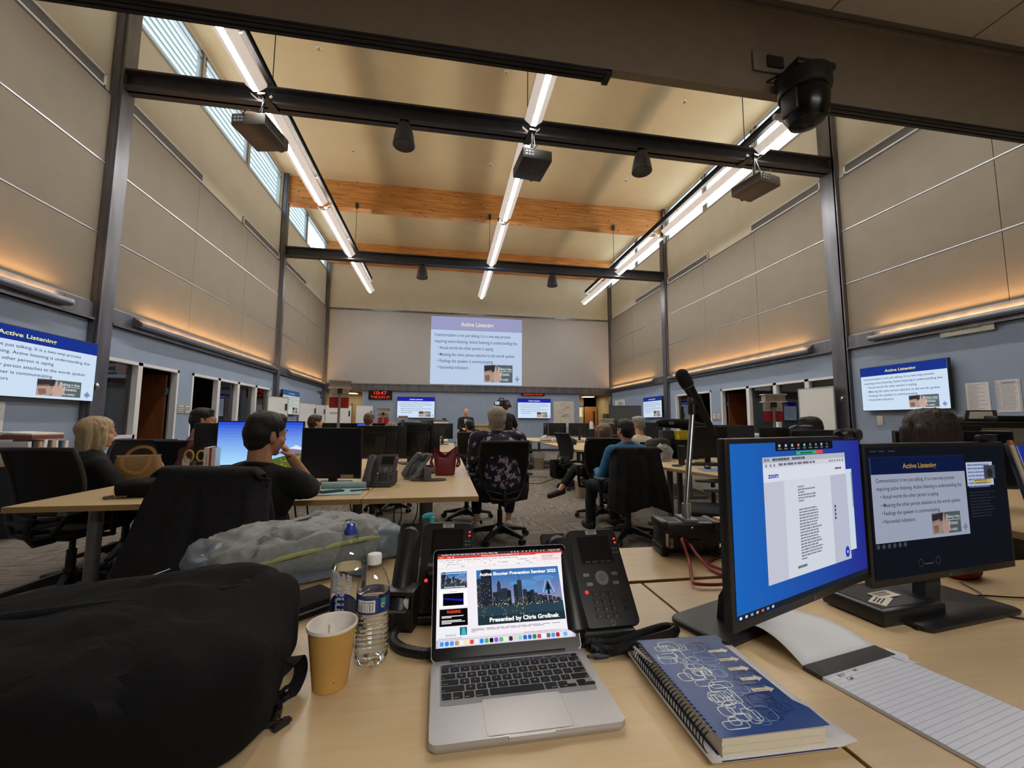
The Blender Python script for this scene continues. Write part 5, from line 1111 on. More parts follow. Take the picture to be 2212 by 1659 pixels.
MB().box(-.03, .015, -.075, -.045, .132, .137, Matrix.Rotation(.3, 4, 'Z')).build('patch', mat('patch_grey', '4c5054', .7), t)
for x, y, z in ((.12, -.06, .13), (.14, .01, .13), (.21, -.1, .09)): MB().box(x-.012, x+.012, y-.006, y+.006, z-.006, z+.006, bev=.003).build('buckle', M_blk, t)
MB().tube(smooth(((.16, .06, .115), (.19, .09, .12), (.22, .08, .105)), 6), .004, 6).build('haul_loop', M_blk, t)
t = thing('document_case', 'flat black case lying between the two backpacks and the tall water bottle', 'case', (-.36, 1.135, .741), .75); MB().box(-.10, .10, -.055, .055, 0, .035, bev=.010).build('shell', M_cor2, t); MB().box(-.10, .10, -.057, .057, .016, .020, bev=.001).build('zipper', M_gry, t)
# ---------------- notebook and pads ----------------
t = thing('writing_pad', 'curled white pad with handwriting lying under the blue spiral notebook', 'pad', (.492, .705, .741), -.02)
g = MB(); nx, ny = 10, 14
for i in range(nx):
    for j in range(ny):
        q = []
        for a, b in ((i, j), (i+1, j), (i+1, j+1), (i, j+1)):
            x = -.115+.23*a/nx; y = -.148+.285*b/ny; z = .004+.006*max(0, (a-7)/3)**2*max(0, 1-b/6)+.004*max(0, 1-b/2)*.5; q.append(V((x, y, z)))
        g.face(q)
bmesh.ops.remove_doubles(g.b, verts=g.b.verts, dist=1e-5); o = g.build('sheet', mat('pad_paper', 'd8d6d4', .8), t); sd = o.modifiers.new('thickness', 'SOLIDIFY'); sd.thickness = .0038; sd.offset = -1
c = Cv(.2, .035, .0004); M_pen = mat('handwriting', '4a4a52', .8)
for s_, x, y in (('MM  Thomas $25', .02, .022), ('LEAH $15  RU $3K', .025, .010), ('PROFILM $ 2K', .085, .024), ('T MANU $ 3K', .09, .012), ('MERC / $ 5K', .135, .024), ('Alfonso', .14, .010), ('Abs Loc $15', .175, .026)): c.text(s_, x, y, .008, M_pen, 1, sl=.2)
c.build('handwriting', t, (.0, -.128, .0082), (-PI/2, 0, 0))
t = thing('spiral_notebook', 'thick blue spiral notebook with looping light-line pattern and arrow cut-outs', 'notebook', (.480, .692, .7485), -.02)
NW, NH = .178, .262; M_nb = mat('notebook_blue', '2a4a8c', .35, var=.05)
MB(False).box(-NW/2, NW/2+.004, -NH/2-.004, NH/2, 0, .0018).build('back_cover', mat('notebook_navy', '1c2c62', .4), t)
pg = MB(False)
for k in range(5): pg.box(-NW/2+.004, NW/2-.010, -NH/2+.001*(k % 2), NH/2-.002, .002+k*.0050, .002+k*.0050+.0046)
pg.build('pages', mat('page_edge', 'd9d3c0', .8, var=.08, scale=30, stretch=(1, 1, 60)), t)
def cover():
    c = Cv(NW, NH, .00012); rn = random.Random(3)
    pts = [(0, 0), (NW, .002), (NW+.001, .04), (NW-.010, .06), (NW-.012, NH-.03), (NW-.004, NH-.02), (NW-.002, NH), (0, NH)]; c.poly(pts, M_nb, 1)
    M1 = mat('line_dark', '22386f', .4); M2 = mat('line_pale', '8fb0d8', .35); M3 = mat('line_white', 'e6f2fb', .3)
    for k in range(74):
        x = .006+rn.random()*(NW-.05); y = .012+rn.random()*(NH-.05); a, b = rn.choice((.016, .022, .03, .038)), rn.choice((.016, .022, .032)); d = abs(x+a/2-.055)/.06
        m = M3 if d < .5 else M2 if d < .8 else M1
        if x+a < NW-.016: c.line([(x+a/2+p, y+b/2+q) for p, q in rrect(a, b, min(a, b)*.33, 3)], .0014 if m is not M3 else .0019, m, 2+(k % 3), True)
    for k, s_ in enumerate(('Tabs', 'Budget', 'Class', 'Self', 'Speeches')):
        x, y = NW-.062+.002*(k % 2), .112+k*.031; x += .004; y = NH-.062-k*.029
        c.rect(x, y, x+.028, y+.0085, mat('cutout_paper', 'dcd3c4', .7), 6); c.poly([(x+.028, y-.004), (x+.040, y+.0035), (x+.028, y+.0135)], MATS['cutout_paper'], 6); c.text(s_, x+.004, y+.002, .0055, M_pen, 7)
    o = c.build('front_cover', t, (0, 0, .0278), (-PI/2, 0, 0)); return o
cover()
sp = MB()
for k in range(30):
    y = -NH/2+.012+k*.0082; sp.tube([(-NW/2-.004+.0135*math.cos(a), y+.0012*math.sin(a*.5), .0145+.0158*math.sin(a)) for a in [2*PI*i/14 for i in range(14)]], .0009, 5, close=True); 
sp.build('spiral_wire', mat('spiral_black', '1a1a1d', .25, .6), t)
MB(False).box(-NW/2, -NW/2+.005, -NH/2+.004, NH/2-.004, .0275, .0286).build('hole_edge', M_blk, t) if False else None
cable('pen', 'thin chrome pen tucked into the spiral of the blue notebook', ((.376, .80, .778), (.384, .742, .778)), .0028, mat('pen_chrome', 'b9bcc4', .2, .9), 'pen')
t = thing('legal_pad', 'white lined writing pad with dark gum band, its first sheets folded back', 'pad', (.696, .742, .741), .19)
c = Cv(.218, .36, .0003); M_rule = mat('rule_blue', '9aa6bd', .7)
MB(False).box(0, .218, -.36, 0, 0, .006).build('block', mat('pad_white', 'e2e4ea', .75, var=.02), t)
c.rect(0, 0, .218, .36, MATS['pad_white'], 0)
for k in range(33): c.rect(0, .318-k*.0098, .218, .318-k*.0098+.0006, M_rule, 1)
for s_, x, y in (('8/27', .03, .312), ('sat', .075, .315), ('Call', .035, .300)): c.text(s_, x, y, .010, M_pen, 2, sl=.2)
c.build('ruled_sheet', t, (.109, -.18, .0062), (-PI/2, 0, 0)); bx('gum_band', -.001, .219, -.036, .0, -.0002, .0078, mat('gum_dark', '403f3f', .7), t)
f = MB(); nu = 16
for i in range(nu):
    q = []
    for a in (i, i+1):
        s = a/nu; y = .0+.185*s; z = .0075+.036*math.sin(min(1, s*1.0)*PI)*(1-.3*s); q.append((y, z))
    for u in range(8):
        w0, w1 = .218*u/8, .218*(u+1)/8; k = lambda w: 1-.55*w/.218
        f.face([(w0, q[0][0], .006+(q[0][1]-.006)*k(w0)), (w1, q[0][0], .006+(q[0][1]-.006)*k(w1)), (w1, q[1][0], .006+(q[1][1]-.006)*k(w1)), (w0, q[1][0], .006+(q[1][1]-.006)*k(w0))])
bmesh.ops.remove_doubles(f.b, verts=f.b.verts, dist=1e-5); o = f.build('folded_sheets', mat('sheet_white', 'dcdfe4', .75, var=.03, scale=6, stretch=(1, 1, 1)), t); sd = o.modifiers.new('thickness', 'SOLIDIFY'); sd.thickness = .0012
MB(False).face([(.20, -.03, .0075), (.236, -.01, .004), (.25, -.04, .003), (.228, -.055, .004), (.236, -.07, .004), (.205, -.06, .0072)]).build('torn_edge', MATS['pad_white'], t)
# ---------------- the glowing monitors ----------------
def a_zoom(c, w, h):
    for k in range(48): f = k/47; q = tuple(np.array(lin('1d63b8'))*(1-f)+np.array(lin('272c8c'))*f); c.rect(w*k/48, 0, w*(k+1)/48, h, em(q, 1), 1)
    E = em; c.rect(0, 0, w, .035*h, E('1c2430'), 2); X = lambda u: u*w; Y = lambda v: (1-v)*h
    for k, q in enumerate('e4e8ee d8d8dc 6ab0e8 e0a860 e85c48 7aa4f0 c8ccd4'.split()): c.rect(X(.012+k*.033), .012*h, X(.026+k*.033), .026*h, E(q), 3)
    c.rect(X(.29), Y(.055), X(.745), Y(0), E('101318'), 2)
    for k in range(9): c.rect(X(.31+k*.047), Y(.03), X(.325+k*.047), Y(.012), E(('a8a8ac', 'a8a8ac', 'a8a8ac', 'd86a5c', '5cc47a', '70747a', '70747a', 'a8a8ac', '505458')[k]), 3); c.greek(X(.305+k*.047), Y(.045), X(.03), E('80848a'), 1, .002, 3, k)
    c.rect(X(.44), Y(.085), X(.60), Y(.062), E('3fae58'), 2); c.rect(X(.60), Y(.085), X(.655), Y(.062), E('d8484c'), 2); c.greek(X(.47), Y(.08), X(.1), E('1c4a28'), 1, .003, 3)
    c.rect(X(.80), Y(.80), X(.905), Y(.215), E('c9d6e2'), 2); c.rect(X(.895), Y(.5), X(.90), Y(.24), E('5a6272'), 3); c.rect(X(.86), Y(.80), X(.905), Y(.72), E('c9d6e2'), 2)
    x0, x1, y0, y1 = .195, .845, .09, .855
    c.rect(X(x0), Y(y1), X(x1), Y(y0), E('c8ccda'), 4); c.rect(X(x0), Y(.125), X(x1), Y(y0), E('b0b4c0'), 5); c.rect(X(x0), Y(.16), X(x1), Y(.125), E('cdd0dc'), 5)
    for k, u in enumerate((.205, .225, .26, .40)): c.greek(X(u), Y(.115), X(.012 if k < 2 else .12), E('50545e'), 1, .005, 6, k)
    c.greek(X(.30), Y(.148), X(.32), E('70747e'), 1, .005, 6, 9)
    for u in (.21, .24, .265, .70, .72, .745, .77, .79, .815): c.rect(X(u), Y(.15), X(u+.01), Y(.135), E('70747e'), 6)
    c.rect(X(x0), Y(.245), X(x1), Y(.16), E('d6dae6'), 5); c.text('zoom', X(.225), Y(.22), .045*h, E('2530a8'), 6, 'L', .03, fit=X(.07)); c.greek(X(.745), Y(.205), X(.07), E('3a3e48'), 1, .004, 6, 3)
    c.rect(X(x0), Y(y1), X(.33), Y(.245), E('c0c2d2'), 5); c.rect(X(.335), Y(y1), X(.70), Y(.245), E('ced4de'), 5); c.rect(X(.70), Y(y1), X(x1), Y(.245), E('b6bacc'), 5)
    for k in range(26): c.greek(X(.43), Y(.30+k*.0185), X(.05 if k in (0, 2, 5, 25) else .17), E('767c8a'), 1, .0030, 6, k) if k not in (6, 7) else None
    c.greek(X(.40), Y(.81), X(.07), E('4e5460'), 1, .005, 6)
    for k in range(4): c.disc(X(.725), Y(.465+k*.027), .0032, E('202838'), 6, 10)
    c.disc(X(.81), Y(.80), .010, E('2a3ab4'), 6, 16, .012); c.rect(X(.805), Y(.808), X(.815), Y(.792), E('dfe4f4'), 7)
    c.text('hp', X(.52), -.0115, .012, mat('badge_grey', '5a5c60', .4), 1, 'C', .02, sl=.2)
monitor('glowing monitor with blue desktop and a web page of text, nearest the lined pad', (.745, .762, .741), .353, .53, .335, a_zoom, .112, (.24, .15), name='monitor', fo=.185)
def a_listen(c, w, h):
    c.rect(0, 0, w, h, em('12141c'), 1); c.rect(0, .80*h, .66*w, .93*h, em('101a3c'), 2)
    slide(c, .015*w, .27*h, .66*w, .65*h, .62, '16224e', 'b9c1d8', '3c4058', 'd0a050', 2)
    c.rect(.69*w, .66*h, .90*w, .86*h, em('aab4cc'), 2); c.greek(.70*w, .83*h, .17*w, em('5a6a9c'), 7, .004, 3, 2, .0095); c.rect(.735*w, .675*h, .88*w, .715*h, em('b8a860'), 3); c.greek(.745*w, .70*h, .12*w, em('6a6030'), 2, .003, 4, 3, .007); c.rect(.825*w, .715*h, .915*w, .83*h, em('3c3f48'), 4); c.disc(.87*w, .765*h, .012, em('22242a'), 5)
    for k in range(9): c.greek(.70*w, (.60-.025*k)*h, .2*w, em('262a34'), 1, .003, 2, k)
    for k in range(6): c.disc((.03+.035*k)*w, .245*h, .006, em('3c4048'), 2, 8)
    for x in (.30, .42): c.line([(x*w+.009*math.cos(a), .09*h+.009*math.sin(a)) for a in [2*PI*k/14 for k in range(14)]], .001, em('3c4048'), 2, True)
    c.rect(.325*w, .075*h, .385*w, .08*h, em('5a5e68'), 2)
    for k in range(3): c.greek((.02+.06*k)*w, .965*h, .045*w, em('3a3e46'), 1, .003, 2, k)
    c.text('hp', .5*w, -.0115, .012, MATS['badge_grey'], 1, 'C', .02, sl=.2)
monitor('dark-screened monitor showing the listening slide beside a text pane, above the black dock', (1.27, .886, .741), .132, .556, .338, a_listen, .09, (.36, .22))
def a_white(c, w, h): c.rect(0, 0, w, h, em('e8ecf8'), 1); c.rect(0, .72*h, w, h, em('1e2c92'), 2); c.text('Communication', .05*w, .55*h, .07*h, em('39416c'), 3)
t = monitor('tilted screen with blue title bar and white page, mostly beyond the picture edge', (1.66, .76, .741), -.15, .50, .335, a_white, .10, (.2, .16), tilt=.22)
bx('side_trim', -.256, -.247, -.004, .0, -.15, .16, mat('trim_beige', 'a39884', .5), t, loc=(0, 0, .2675), rot=(-.22, 0, 0)); bx('trim_tip', -.256, -.247, -.0045, .001, .16, .172, mat('tip_red', '9a5848', .5), t, loc=(0, 0, .2675), rot=(-.22, 0, 0))
# ---------------- dock, cables, pouch ----------------
t = thing('docking_box', 'flat black dock box with paper slips on it under the dark-screened monitor', 'dock', (1.118, .935, .741), .10)
MB().box(-.105, .105, -.075, .075, .002, .038, bev=.006).build('case', mat('dock_black', '15161a', .35), t); MB(False).box(-.09, .06, -.06, .06, .0381, .0392).build('top_plate', mat('dock_top', '2b3036', .25), t)
for x, y, r, l in ((1.08, .905, .5, 'creased cream paper slip on the dock box, the lower one'), (1.12, .93, .15, 'creased cream paper slip with print on the dock box, the upper one')):
    c = Cv(.075, .034, .0003); c.rect(0, 0, .075, .034, mat('receipt', 'd2ccbf', .8, var=.08), 0); c.greek(.01, .024, .05, M_ink, 3, .003, 1, 2); o = c.build('paper_slip', None, (x, y, .781+.0012*(l.endswith('upper one'))), (-PI/2, 0, 0)); o.rotation_euler = (Matrix.Rotation(r, 3, 'Z') @ Matrix.Rotation(-PI/2, 3, 'X')).to_euler(); sd = o.modifiers.new('thickness', 'SOLIDIFY'); sd.thickness = .0004; tag(o, l, 'paper')
cable('pen', 'black pen lying in front of the dock box', ((1.09, .835, .745), (1.20, .835, .745)), .004, M_blk, 'pen')
t = thing('pouch', 'dark red pouch behind the dark-screened monitor', 'pouch', (1.62, 1.10, .741), .2); soft((0, 0, .028), (.06, .035, .03), .5, .5, None, .004, 20, n=28, m=16, floor=0).build('body', mat('red_cloth', '8e1f2c', .7), t)
cable('thin_cable', 'thin black cable looping on the desk under the dark-screened monitor', ((1.54, 1.05, .745), (1.50, .98, .744), (1.44, .93, .744), (1.38, .88, .744), (1.42, .83, .744), (1.52, .80, .744), (1.7, .80, .744)), .0022)
cable('thin_cable', 'second thin black cable crossing beside the slate mat', ((1.30, .97, .746), (1.38, .95, .745), (1.47, .965, .744), (1.6, .93, .744), (1.8, .93, .744)), .0022)
# ---------------- amplifier box with microphone ----------------
t = thing('amplifier_box', 'black battery amplifier box with side stickers holding the microphone stand', 'amplifier', (.885, 1.435, .7455), -.17)
m = MB().box(-.105, .105, -.05, .05, .008, .118, bev=.012)
for x in (-.095, .095):
    for z0, z1 in ((.0, .035), (.09, .122)): m.box(x-.014, x+.014, -.056, .056, z0, z1, bev=.008)
m.build('case', mat('amp_black', '121315', .4), t); MB(False).box(-.02, .03, -.05, .045, .118, .126).build('bracket', M_gry, t)
for x in (-.075, .035):
    v = MB(False)
    for k in range(8): v.box(x+k*.005, x+k*.005+.003, -.03, .03, .1175, .1192)
    v.build('vent', M_blk2, t)
c = Cv(.03, .07, .0003); c.rect(.0, .005, .009, .055, M_paper, 1); c.rect(.014, .005, .026, .038, mat('sticker_tan', 'a99f8f', .6), 1); c.greek(.015, .032, .009, M_ink, 5, .0018, 2, 1); c.build('sticker', t, (-.075, -.0505, .058))
c = Cv(.01, .01, .0003); c.disc(.005, .005, .0028, em('ff5050', 1.2), 1, 10); c.build('power_light', t, (.005, -.0507, .100))
MB().box(-.045, .04, -.058, -.045, .02, .06, bev=.004).build('connector_plate', M_blk2, t)
s = thing('microphone_stand', 'chrome pole rising from the amplifier box to the microphone', 'stand', (.895, 1.44, .8715)); MB().cyl((0, 0, 0), (0, 0, .048), .016, n=20).build('collar', mat('chrome_dull', 'b4b6ba', .3, .9), s); MB().cyl((0, 0, .045), (.078, .06, .385), .0105, n=16).build('pole', mat('pole_chrome', '9da0a5', .28, .95), s); MB().cyl((.078, .06, .38), (.080, .062, .42), .016, n=16).box(.066, .094, .048, .076, .415, .45, bev=.005).build('joint', M_blk, s)
mc = thing('microphone', 'black handheld microphone tilted up in its clip', 'microphone', (.985, 1.50, 1.318)); d = V((-.5, -.13, .72)).normalized()
p = lambda k: d*k
MB().cyl(p(-.10), p(.055), .0135, .021, n=20).cyl(p(-.165), p(-.10), .011, .0135, n=16).cyl(p(-.185), p(-.165), .008, .011, n=12).build('handle', mat('mic_black', '131316', .35), mc)
MB().cyl(p(.055), p(.075), .024, .026, n=20).cyl(p(.075), p(.105), .0265, .0255, n=20).ell(p(.108), (.0255, .0255, .0255)).build('grille', mat('mic_net', '0c0c0e', .7, bump=.5, bscale=900), mc); MB().tube([p(-.08)+V((.02, .02, .01)), p(-.02)+V((.028, .02, .012)), p(.0)+V((.02, 0, .01))], .009, 8).build('clip', M_blk, mc)
MB().cyl(p(.056), p(.060), .0245, n=20).build('ring', M_gry, mc)
M_red = mat('red_cable', '9c3138', .45)
cable('red_cable', 'red-brown cable hanging in loops from the amplifier box', ((.86, 1.385, .80), (.825, 1.36, .815), (.815, 1.33, .80), (.80, 1.28, .765), (.745, 1.18, .751), (.735, 1.14, .751), (.82, 1.13, .751), (.92, 1.19, .751), (1.0, 1.24, .752)), .0048, M_red)
cable('red_cable', 'red-brown cable looping forward over the desk edge beside the first red loop', ((.865, 1.383, .79), (.85, 1.35, .795), (.845, 1.30, .775), (.85, 1.24, .752), (.87, 1.16, .751), (.885, 1.13, .751), (.90, 1.15, .753), (.87, 1.22, .758), (.88, 1.30, .752), (.98, 1.37, .75)), .0048, M_red)
cable('black_lead', 'black lead running off behind the glowing monitor from the amplifier box', ((.93, 1.375, .77), (.96, 1.33, .752), (1.02, 1.32, .75), (1.06, 1.34, .75)), .003)
# ================= people =================
def cap_(m, a, b, r0, r1, n=14):
    a, b = V(a), V(b); d = b-a
    if d.length < 1e-6: d = V((0, 0, 1e-4))
    d.normalize(); u = d.orthogonal().normalized(); w = d.cross(u); R = []
    for k in range(1, 5): t = PI/2*(1-k/5); R.append((a-d*(r0*math.sin(t)), r0*math.cos(t)))
    R += [(a, r0), (b, r1)]
    for k in range(1, 5): t = PI/2*k/5; R.append((b+d*(r1*math.sin(t)), r1*math.cos(t)))
    m.rings([[p+(u*math.cos(2*PI*k/n)+w*math.sin(2*PI*k/n))*r for k in range(n)] for p, r in R])
def fuse(prims, vox, smooth=4, name='body'):
    """One continuous surface grown round all the forms; returns points and faces."""
    m = MB()
    for p in prims:
        if p[1] == 'E': m.ell(p[2], p[3], p[4], 18, 12)
        else: cap_(m, *p[1:])
    o = m.build(name, None, auto=0)
    r = o.modifiers.new('r', 'REMESH'); r.mode = 'VOXEL'; r.voxel_size = vox
    s = o.modifiers.new('s', 'SMOOTH'); s.factor = .5; s.iterations = smooth
    bpy.context.view_layer.update(); me = o.evaluated_get(bpy.context.evaluated_depsgraph_get()).to_mesh()
    n = len(me.vertices); co = np.empty(n*3); me.vertices.foreach_get('co', co); nr = np.empty(n*3); me.vertices.foreach_get('normal', nr)
    fs = [tuple(q.vertices) for q in me.polygons]; d = o.data; bpy.data.objects.remove(o); bpy.data.meshes.remove(d)
    return co.reshape(-1, 3), nr.reshape(-1, 3), fs
def near_tag(prims, P):
    best = np.full(len(P), 1e9); idx = np.zeros(len(P), int); tags = []
    for p in prims:
        if p[0] not in tags: tags.append(p[0])
        if p[1] == 'E':
            q = P-np.array(p[2]); q = q @ np.array(p[4].to_3x3()) if p[4] else q; r = np.array(p[3]); d = (np.linalg.norm(q/r, axis=1)-1)*r.min()
        else:
            a, b = np.array(V(p[1])), np.array(V(p[2])); ab = b-a; t = np.clip(((P-a) @ ab)/max(ab @ ab, 1e-9), 0, 1); d = np.linalg.norm(P-a-t[:, None]*ab, axis=1)-(p[3]+(p[4]-p[3])*t)
        k = d < best; best[k] = d[k]; idx[k] = tags.index(p[0])
    return tags, idx
def mesh_obj(name, P, F, m, parent):
    me = bpy.data.meshes.new(name); me.from_pydata([tuple(p) for p in P], [], F); me.materials.append(m)
    me.polygons.foreach_set('use_smooth', [True]*len(F)); me.update(); o = bpy.data.objects.new(name, me); COL.objects.link(o); o.parent = parent; return o
def ik(s, h, l1, l2, pole):
    s, h = V(s), V(h); d = h-s; L = min(d.length, (l1+l2)*.999); d.normalize(); h = s+d*L
    a = (l1*l1-l2*l2+L*L)/(2*L); q = math.sqrt(max(0, l1*l1-a*a)); p = V(pole); p = (p-d*p.dot(d)).normalized(); return s+d*a+p*q, h
def hand_prims(w, d, n, side, curl=.5):
    """Palm, four unequal bent fingers and a thumb from wrist w along d; n = palm normal."""
    w, d, n = V(w), V(d).normalized(), V(n); n = (n-d*n.dot(d)).normalized(); a = d.cross(n)*side; P = []
    M = Matrix((a, d, n)).transposed(); P.append(('skin', 'E', w+d*.045, (.040, .050, .016), M.to_4x4()))
    for k, (o, L, r) in enumerate(((.030, .068, .0085), (.010, .078, .009), (-.010, .072, .0085), (-.029, .055, .0075))):
        b = w+d*.085+a*o; c1 = curl*.7; c2 = curl*1.7; m1 = b+(d*math.cos(c1)+n*math.sin(c1))*L*.5; m2 = m1+(d*math.cos(c2)+n*math.sin(c2))*L*.5
        P += [('skin', b-d*.02, m1, r*1.1, r), ('skin', m1, m2, r, r*.8)]
    t = w+d*.025+a*.035; t1 = t+(d*.6+a*.7+n*.3).normalized()*.035; P += [('skin', w+d*.015+a*.015, t, .014, .012), ('skin', t, t1, .011, .010), ('skin', t1, t1+(d*.9+a*.2+n*.4).normalized()*.03, .0095, .008)]
    return P
SKIN = {'light': mat('skin_light', 'd9a78c', .55, var=.06, scale=30), 'tan': mat('skin_tan', 'c48f70', .55, var=.06, scale=30), 'pink': mat('skin_pink', 'd99a84', .55, var=.06, scale=30)}
def hairm(n, c): return mat('hair_'+n, c, .5, var=.35, scale=60, stretch=(5, 5, .5), bump=.5, bscale=60)
def person(label, loc, rz, head, hz=1.15, yaw=0, pitch=0, roll=0, shirt='181a1c', sm=None, pants='1c1e24', skin='light', hair=('short', 'brown', '3a2a20'), hands=None, sleeve='short', bulk=1.0, vox=.011,
           lean=0, side=0, knees=None, feet=None, stand=False, glasses=False, legs=True, palm=None, shoe='1a1a1c', bare=None, poles=None, curl=.6, collar=None, shup=0):
    """head = (x, y) of the head in the person's own frame (facing +y)."""
    t = thing('person', label, 'person', loc, rz); P = []; rad = math.radians
    hc = V((head[0], head[1], hz)); zp = .93 if stand else .54
    Mh = Matrix.Translation(hc) @ Matrix.Rotation(rad(yaw), 4, 'Z') @ Matrix.Rotation(rad(pitch), 4, 'X') @ Matrix.Rotation(rad(roll), 4, 'Y'); M3 = Mh.to_3x3().to_4x4()
    E = lambda c, r, tg='skin': P.append((tg, 'E', Mh @ V(c), r, M3))
    E((0, -.012, .035), (.075, .094, .080)); E((0, .028, -.035), (.058, .060, .075)); E((0, .058, -.092), (.025, .022, .02)); E((0, .074, .020), (.048, .018, .012))
    for s in (-1, 1): E((s*.076, -.010, -.012), (.010, .019, .031)); E((s*.034, .058, -.030), (.025, .025, .028))
    E((0, .085, -.060), (.021, .012, .008)); P.append(('skin', Mh @ V((0, .086, .012)), Mh @ V((0, .101, -.022)), .008, .0115))
    nk = V((head[0]*.8, head[1]*.82-.025, hz-.165+shup)); P.append(('skin', Mh @ V((0, -.025, -.06)), nk, .054, .060))
    pel = V((0, -.02 if not stand else 0, zp)); ch = pel.lerp(nk, .68)
    B = bulk
    P.append(('pants', 'E', pel+V((0, 0, .02)), (.175*B, .125*B, .12), None))
    P.append(('shirt', pel+V((0, 0, .10)), pel.lerp(nk, .45), .135*B, .135*B)); P.append(('shirt', 'E', pel.lerp(nk, .30)+V((0, .02, 0)), (.165*B, .125*B, .16), None))
    P.append(('shirt', 'E', ch+V((0, 0, .0)), (.170*B, .115*B, .17), None)); shy = nk+V((0, -.005, -.072))
    sw = .165*(.6+.4*B); P.append(('shirt', shy+V((-sw, 0, -.01)), shy+V((sw, 0, -.01)), .066*(.5+.5*B), .066*(.5+.5*B))); P.append(('shirt', nk+V((0, -.012, -.030)), shy+V((-.10, 0, .005)), .060, .064)); P.append(('shirt', nk+V((0, -.012, -.030)), shy+V((.10, 0, .005)), .060, .064))
    HP = []
    hands = hands or ((-.16, .36, .62), (.16, .36, .62)); poles = poles or ((-.5, -.3, -1), (.5, -.3, -1))
    for i, s in enumerate((-1, 1)):
        if hands[i] is None: continue
        sh = shy+V((s*(sw+.015), 0, -.02)); el, wr = ik(sh, hands[i], .29, .255, poles[i])
        if sleeve == 'long': P += [('shirt', sh, el, .056*B, .046), ('shirt', el, wr, .045, .034)]
        else:
            k = sh.lerp(el, .72); P += [('shirt', sh, k, .060*B, .056), ('skin', k.lerp(sh, .1), el, .044, .040), ('skin', el, wr, .041, .026)]
        dr = (wr-el).normalized(); pn = palm[i] if palm and palm[i] else (-s*.4, 0, -1); HP.append((wr+dr*.005, dr, pn, s))
    if legs:
        kn = knees or ((-.13, .43, .52), (.13, .43, .52)); ft = feet or ((-.13, .42, .085), (.13, .42, .085))
        if stand: kn = ((-.10, .02, .50), (.10, .02, .50)); ft = ((-.11, 0, .085), (.11, 0, .085))
        for i, s in enumerate((-1, 1)):
            hp = pel+V((s*.095*B, .02, -.01)); k, f = V(kn[i]), V(ft[i]); P += [('pants', hp, k, .086*B, .062)]
            if bare: c = k.lerp(f, 1-bare); P += [('pants', k, c, .060, .052), ('skin', c.lerp(k, .05), f, .040, .034)]
            else: P += [('pants', k, f+V((0, 0, .02)), .060, .052)]
            fd = V((s*.06, 1, 0)).normalized() if not feet or len(feet) < 3 else V(feet[2+i]).normalized()
            P += [('shoe', f+V((0, 0, -.03))-fd*.03, f+fd*.15+V((0, 0, -.048)), .040, .034)]
    co, nr, F = fuse(P, vox)
    C = np.array([co[list(f)].mean(0) for f in F]); tags, ix = near_tag(P, C)
    HC, HF = [], []
    body = co; allF = list(F)
    for w, d, n, s in HP:
        c2, n2, f2 = fuse(hand_prims(w, d, n, s, curl), max(.0042, vox*.45), 2); off = len(body); body = np.vstack([body, c2]); allF += [tuple(i+off for i in f) for f in f2]
    mesh_obj('body', body, allF, SKIN[skin], t)
    for tg, nm, m in (('shirt', 'shirt', sm or mat('cloth_'+shirt, shirt, .9, var=.12, scale=50, bump=.15, bscale=300)), ('pants', 'trousers', mat('cloth_'+pants, pants, .9, var=.12, scale=50, bump=.15, bscale=300)), ('shoe', 'shoe', mat('shoe_'+shoe, shoe, .6))):
        if tg not in tags: continue
        sel = [F[i] for i in np.nonzero(ix == tags.index(tg))[0]]
        if not sel: continue
        sides = (0,) if tg != 'shoe' else (-1, 1)
        for sd in sides:
            s2 = sel if not sd else [f for f in sel if (co[list(f)].mean(0)[0]-.5*(P[-1][1][0]+P[-2][1][0] if False else 0))*sd > 0] 
            if not s2: continue
            u = sorted({i for f in s2 for i in f}); mp = {v: k for k, v in enumerate(u)}; Q = []
            for i in u:
                p = V(co[i]); q = p*9; f_ = .004+(.007*noise.noise(q*V((1, 1, .6)) if False else V((q.x, q.y, q.z*.6)))+.004*noise.noise(q*2.3) if tg != 'shoe' else 0); Q.append(co[i]+nr[i]*max(.0025, f_+.003))
            mesh_obj(nm, Q, [tuple(mp[i] for i in f) for f in s2], m, t)
    # hair
    kind, hn, hcx = hair
    if kind != 'bald':
        G = []; e = lambda c, r: G.append(('h', 'E', Mh @ V(c), r, M3)); c = lambda a, b, r0, r1: G.append(('h', Mh @ V(a), Mh @ V(b), r0, r1))
        e((0, -.014, .055), (.082, .100, .074)); e((0, -.045, .010), (.080, .074, .082))
        if kind == 'short': e((0, .045, .090), (.060, .042, .030)); e((0, -.052, -.035), (.066, .052, .060)); c((-.074, .01, .02), (-.072, .02, -.005), .010, .008); c((.074, .01, .02), (.072, .02, -.005), .010, .008)
        if kind == 'fluffy': e((0, -.055, -.045), (.066, .050, .060)); e((0, -.02, .06), (.104, .110, .088)); e((0, -.02, .07), (.096, .108, .080)); e((0, -.055, .01), (.098, .074, .085)); c((-.07, -.03, -.06), (-.05, -.05, -.10), .025, .015); c((.07, -.03, -.06), (.05, -.05, -.10), .025, .015)
        if kind == 'bob': e((0, -.03, .03), (.105, .112, .100)); e((.082, .012, -.055), (.026, .048, .105)); e((-.082, .012, -.055), (.026, .048, .105)); e((0, -.06, -.06), (.098, .066, .115))
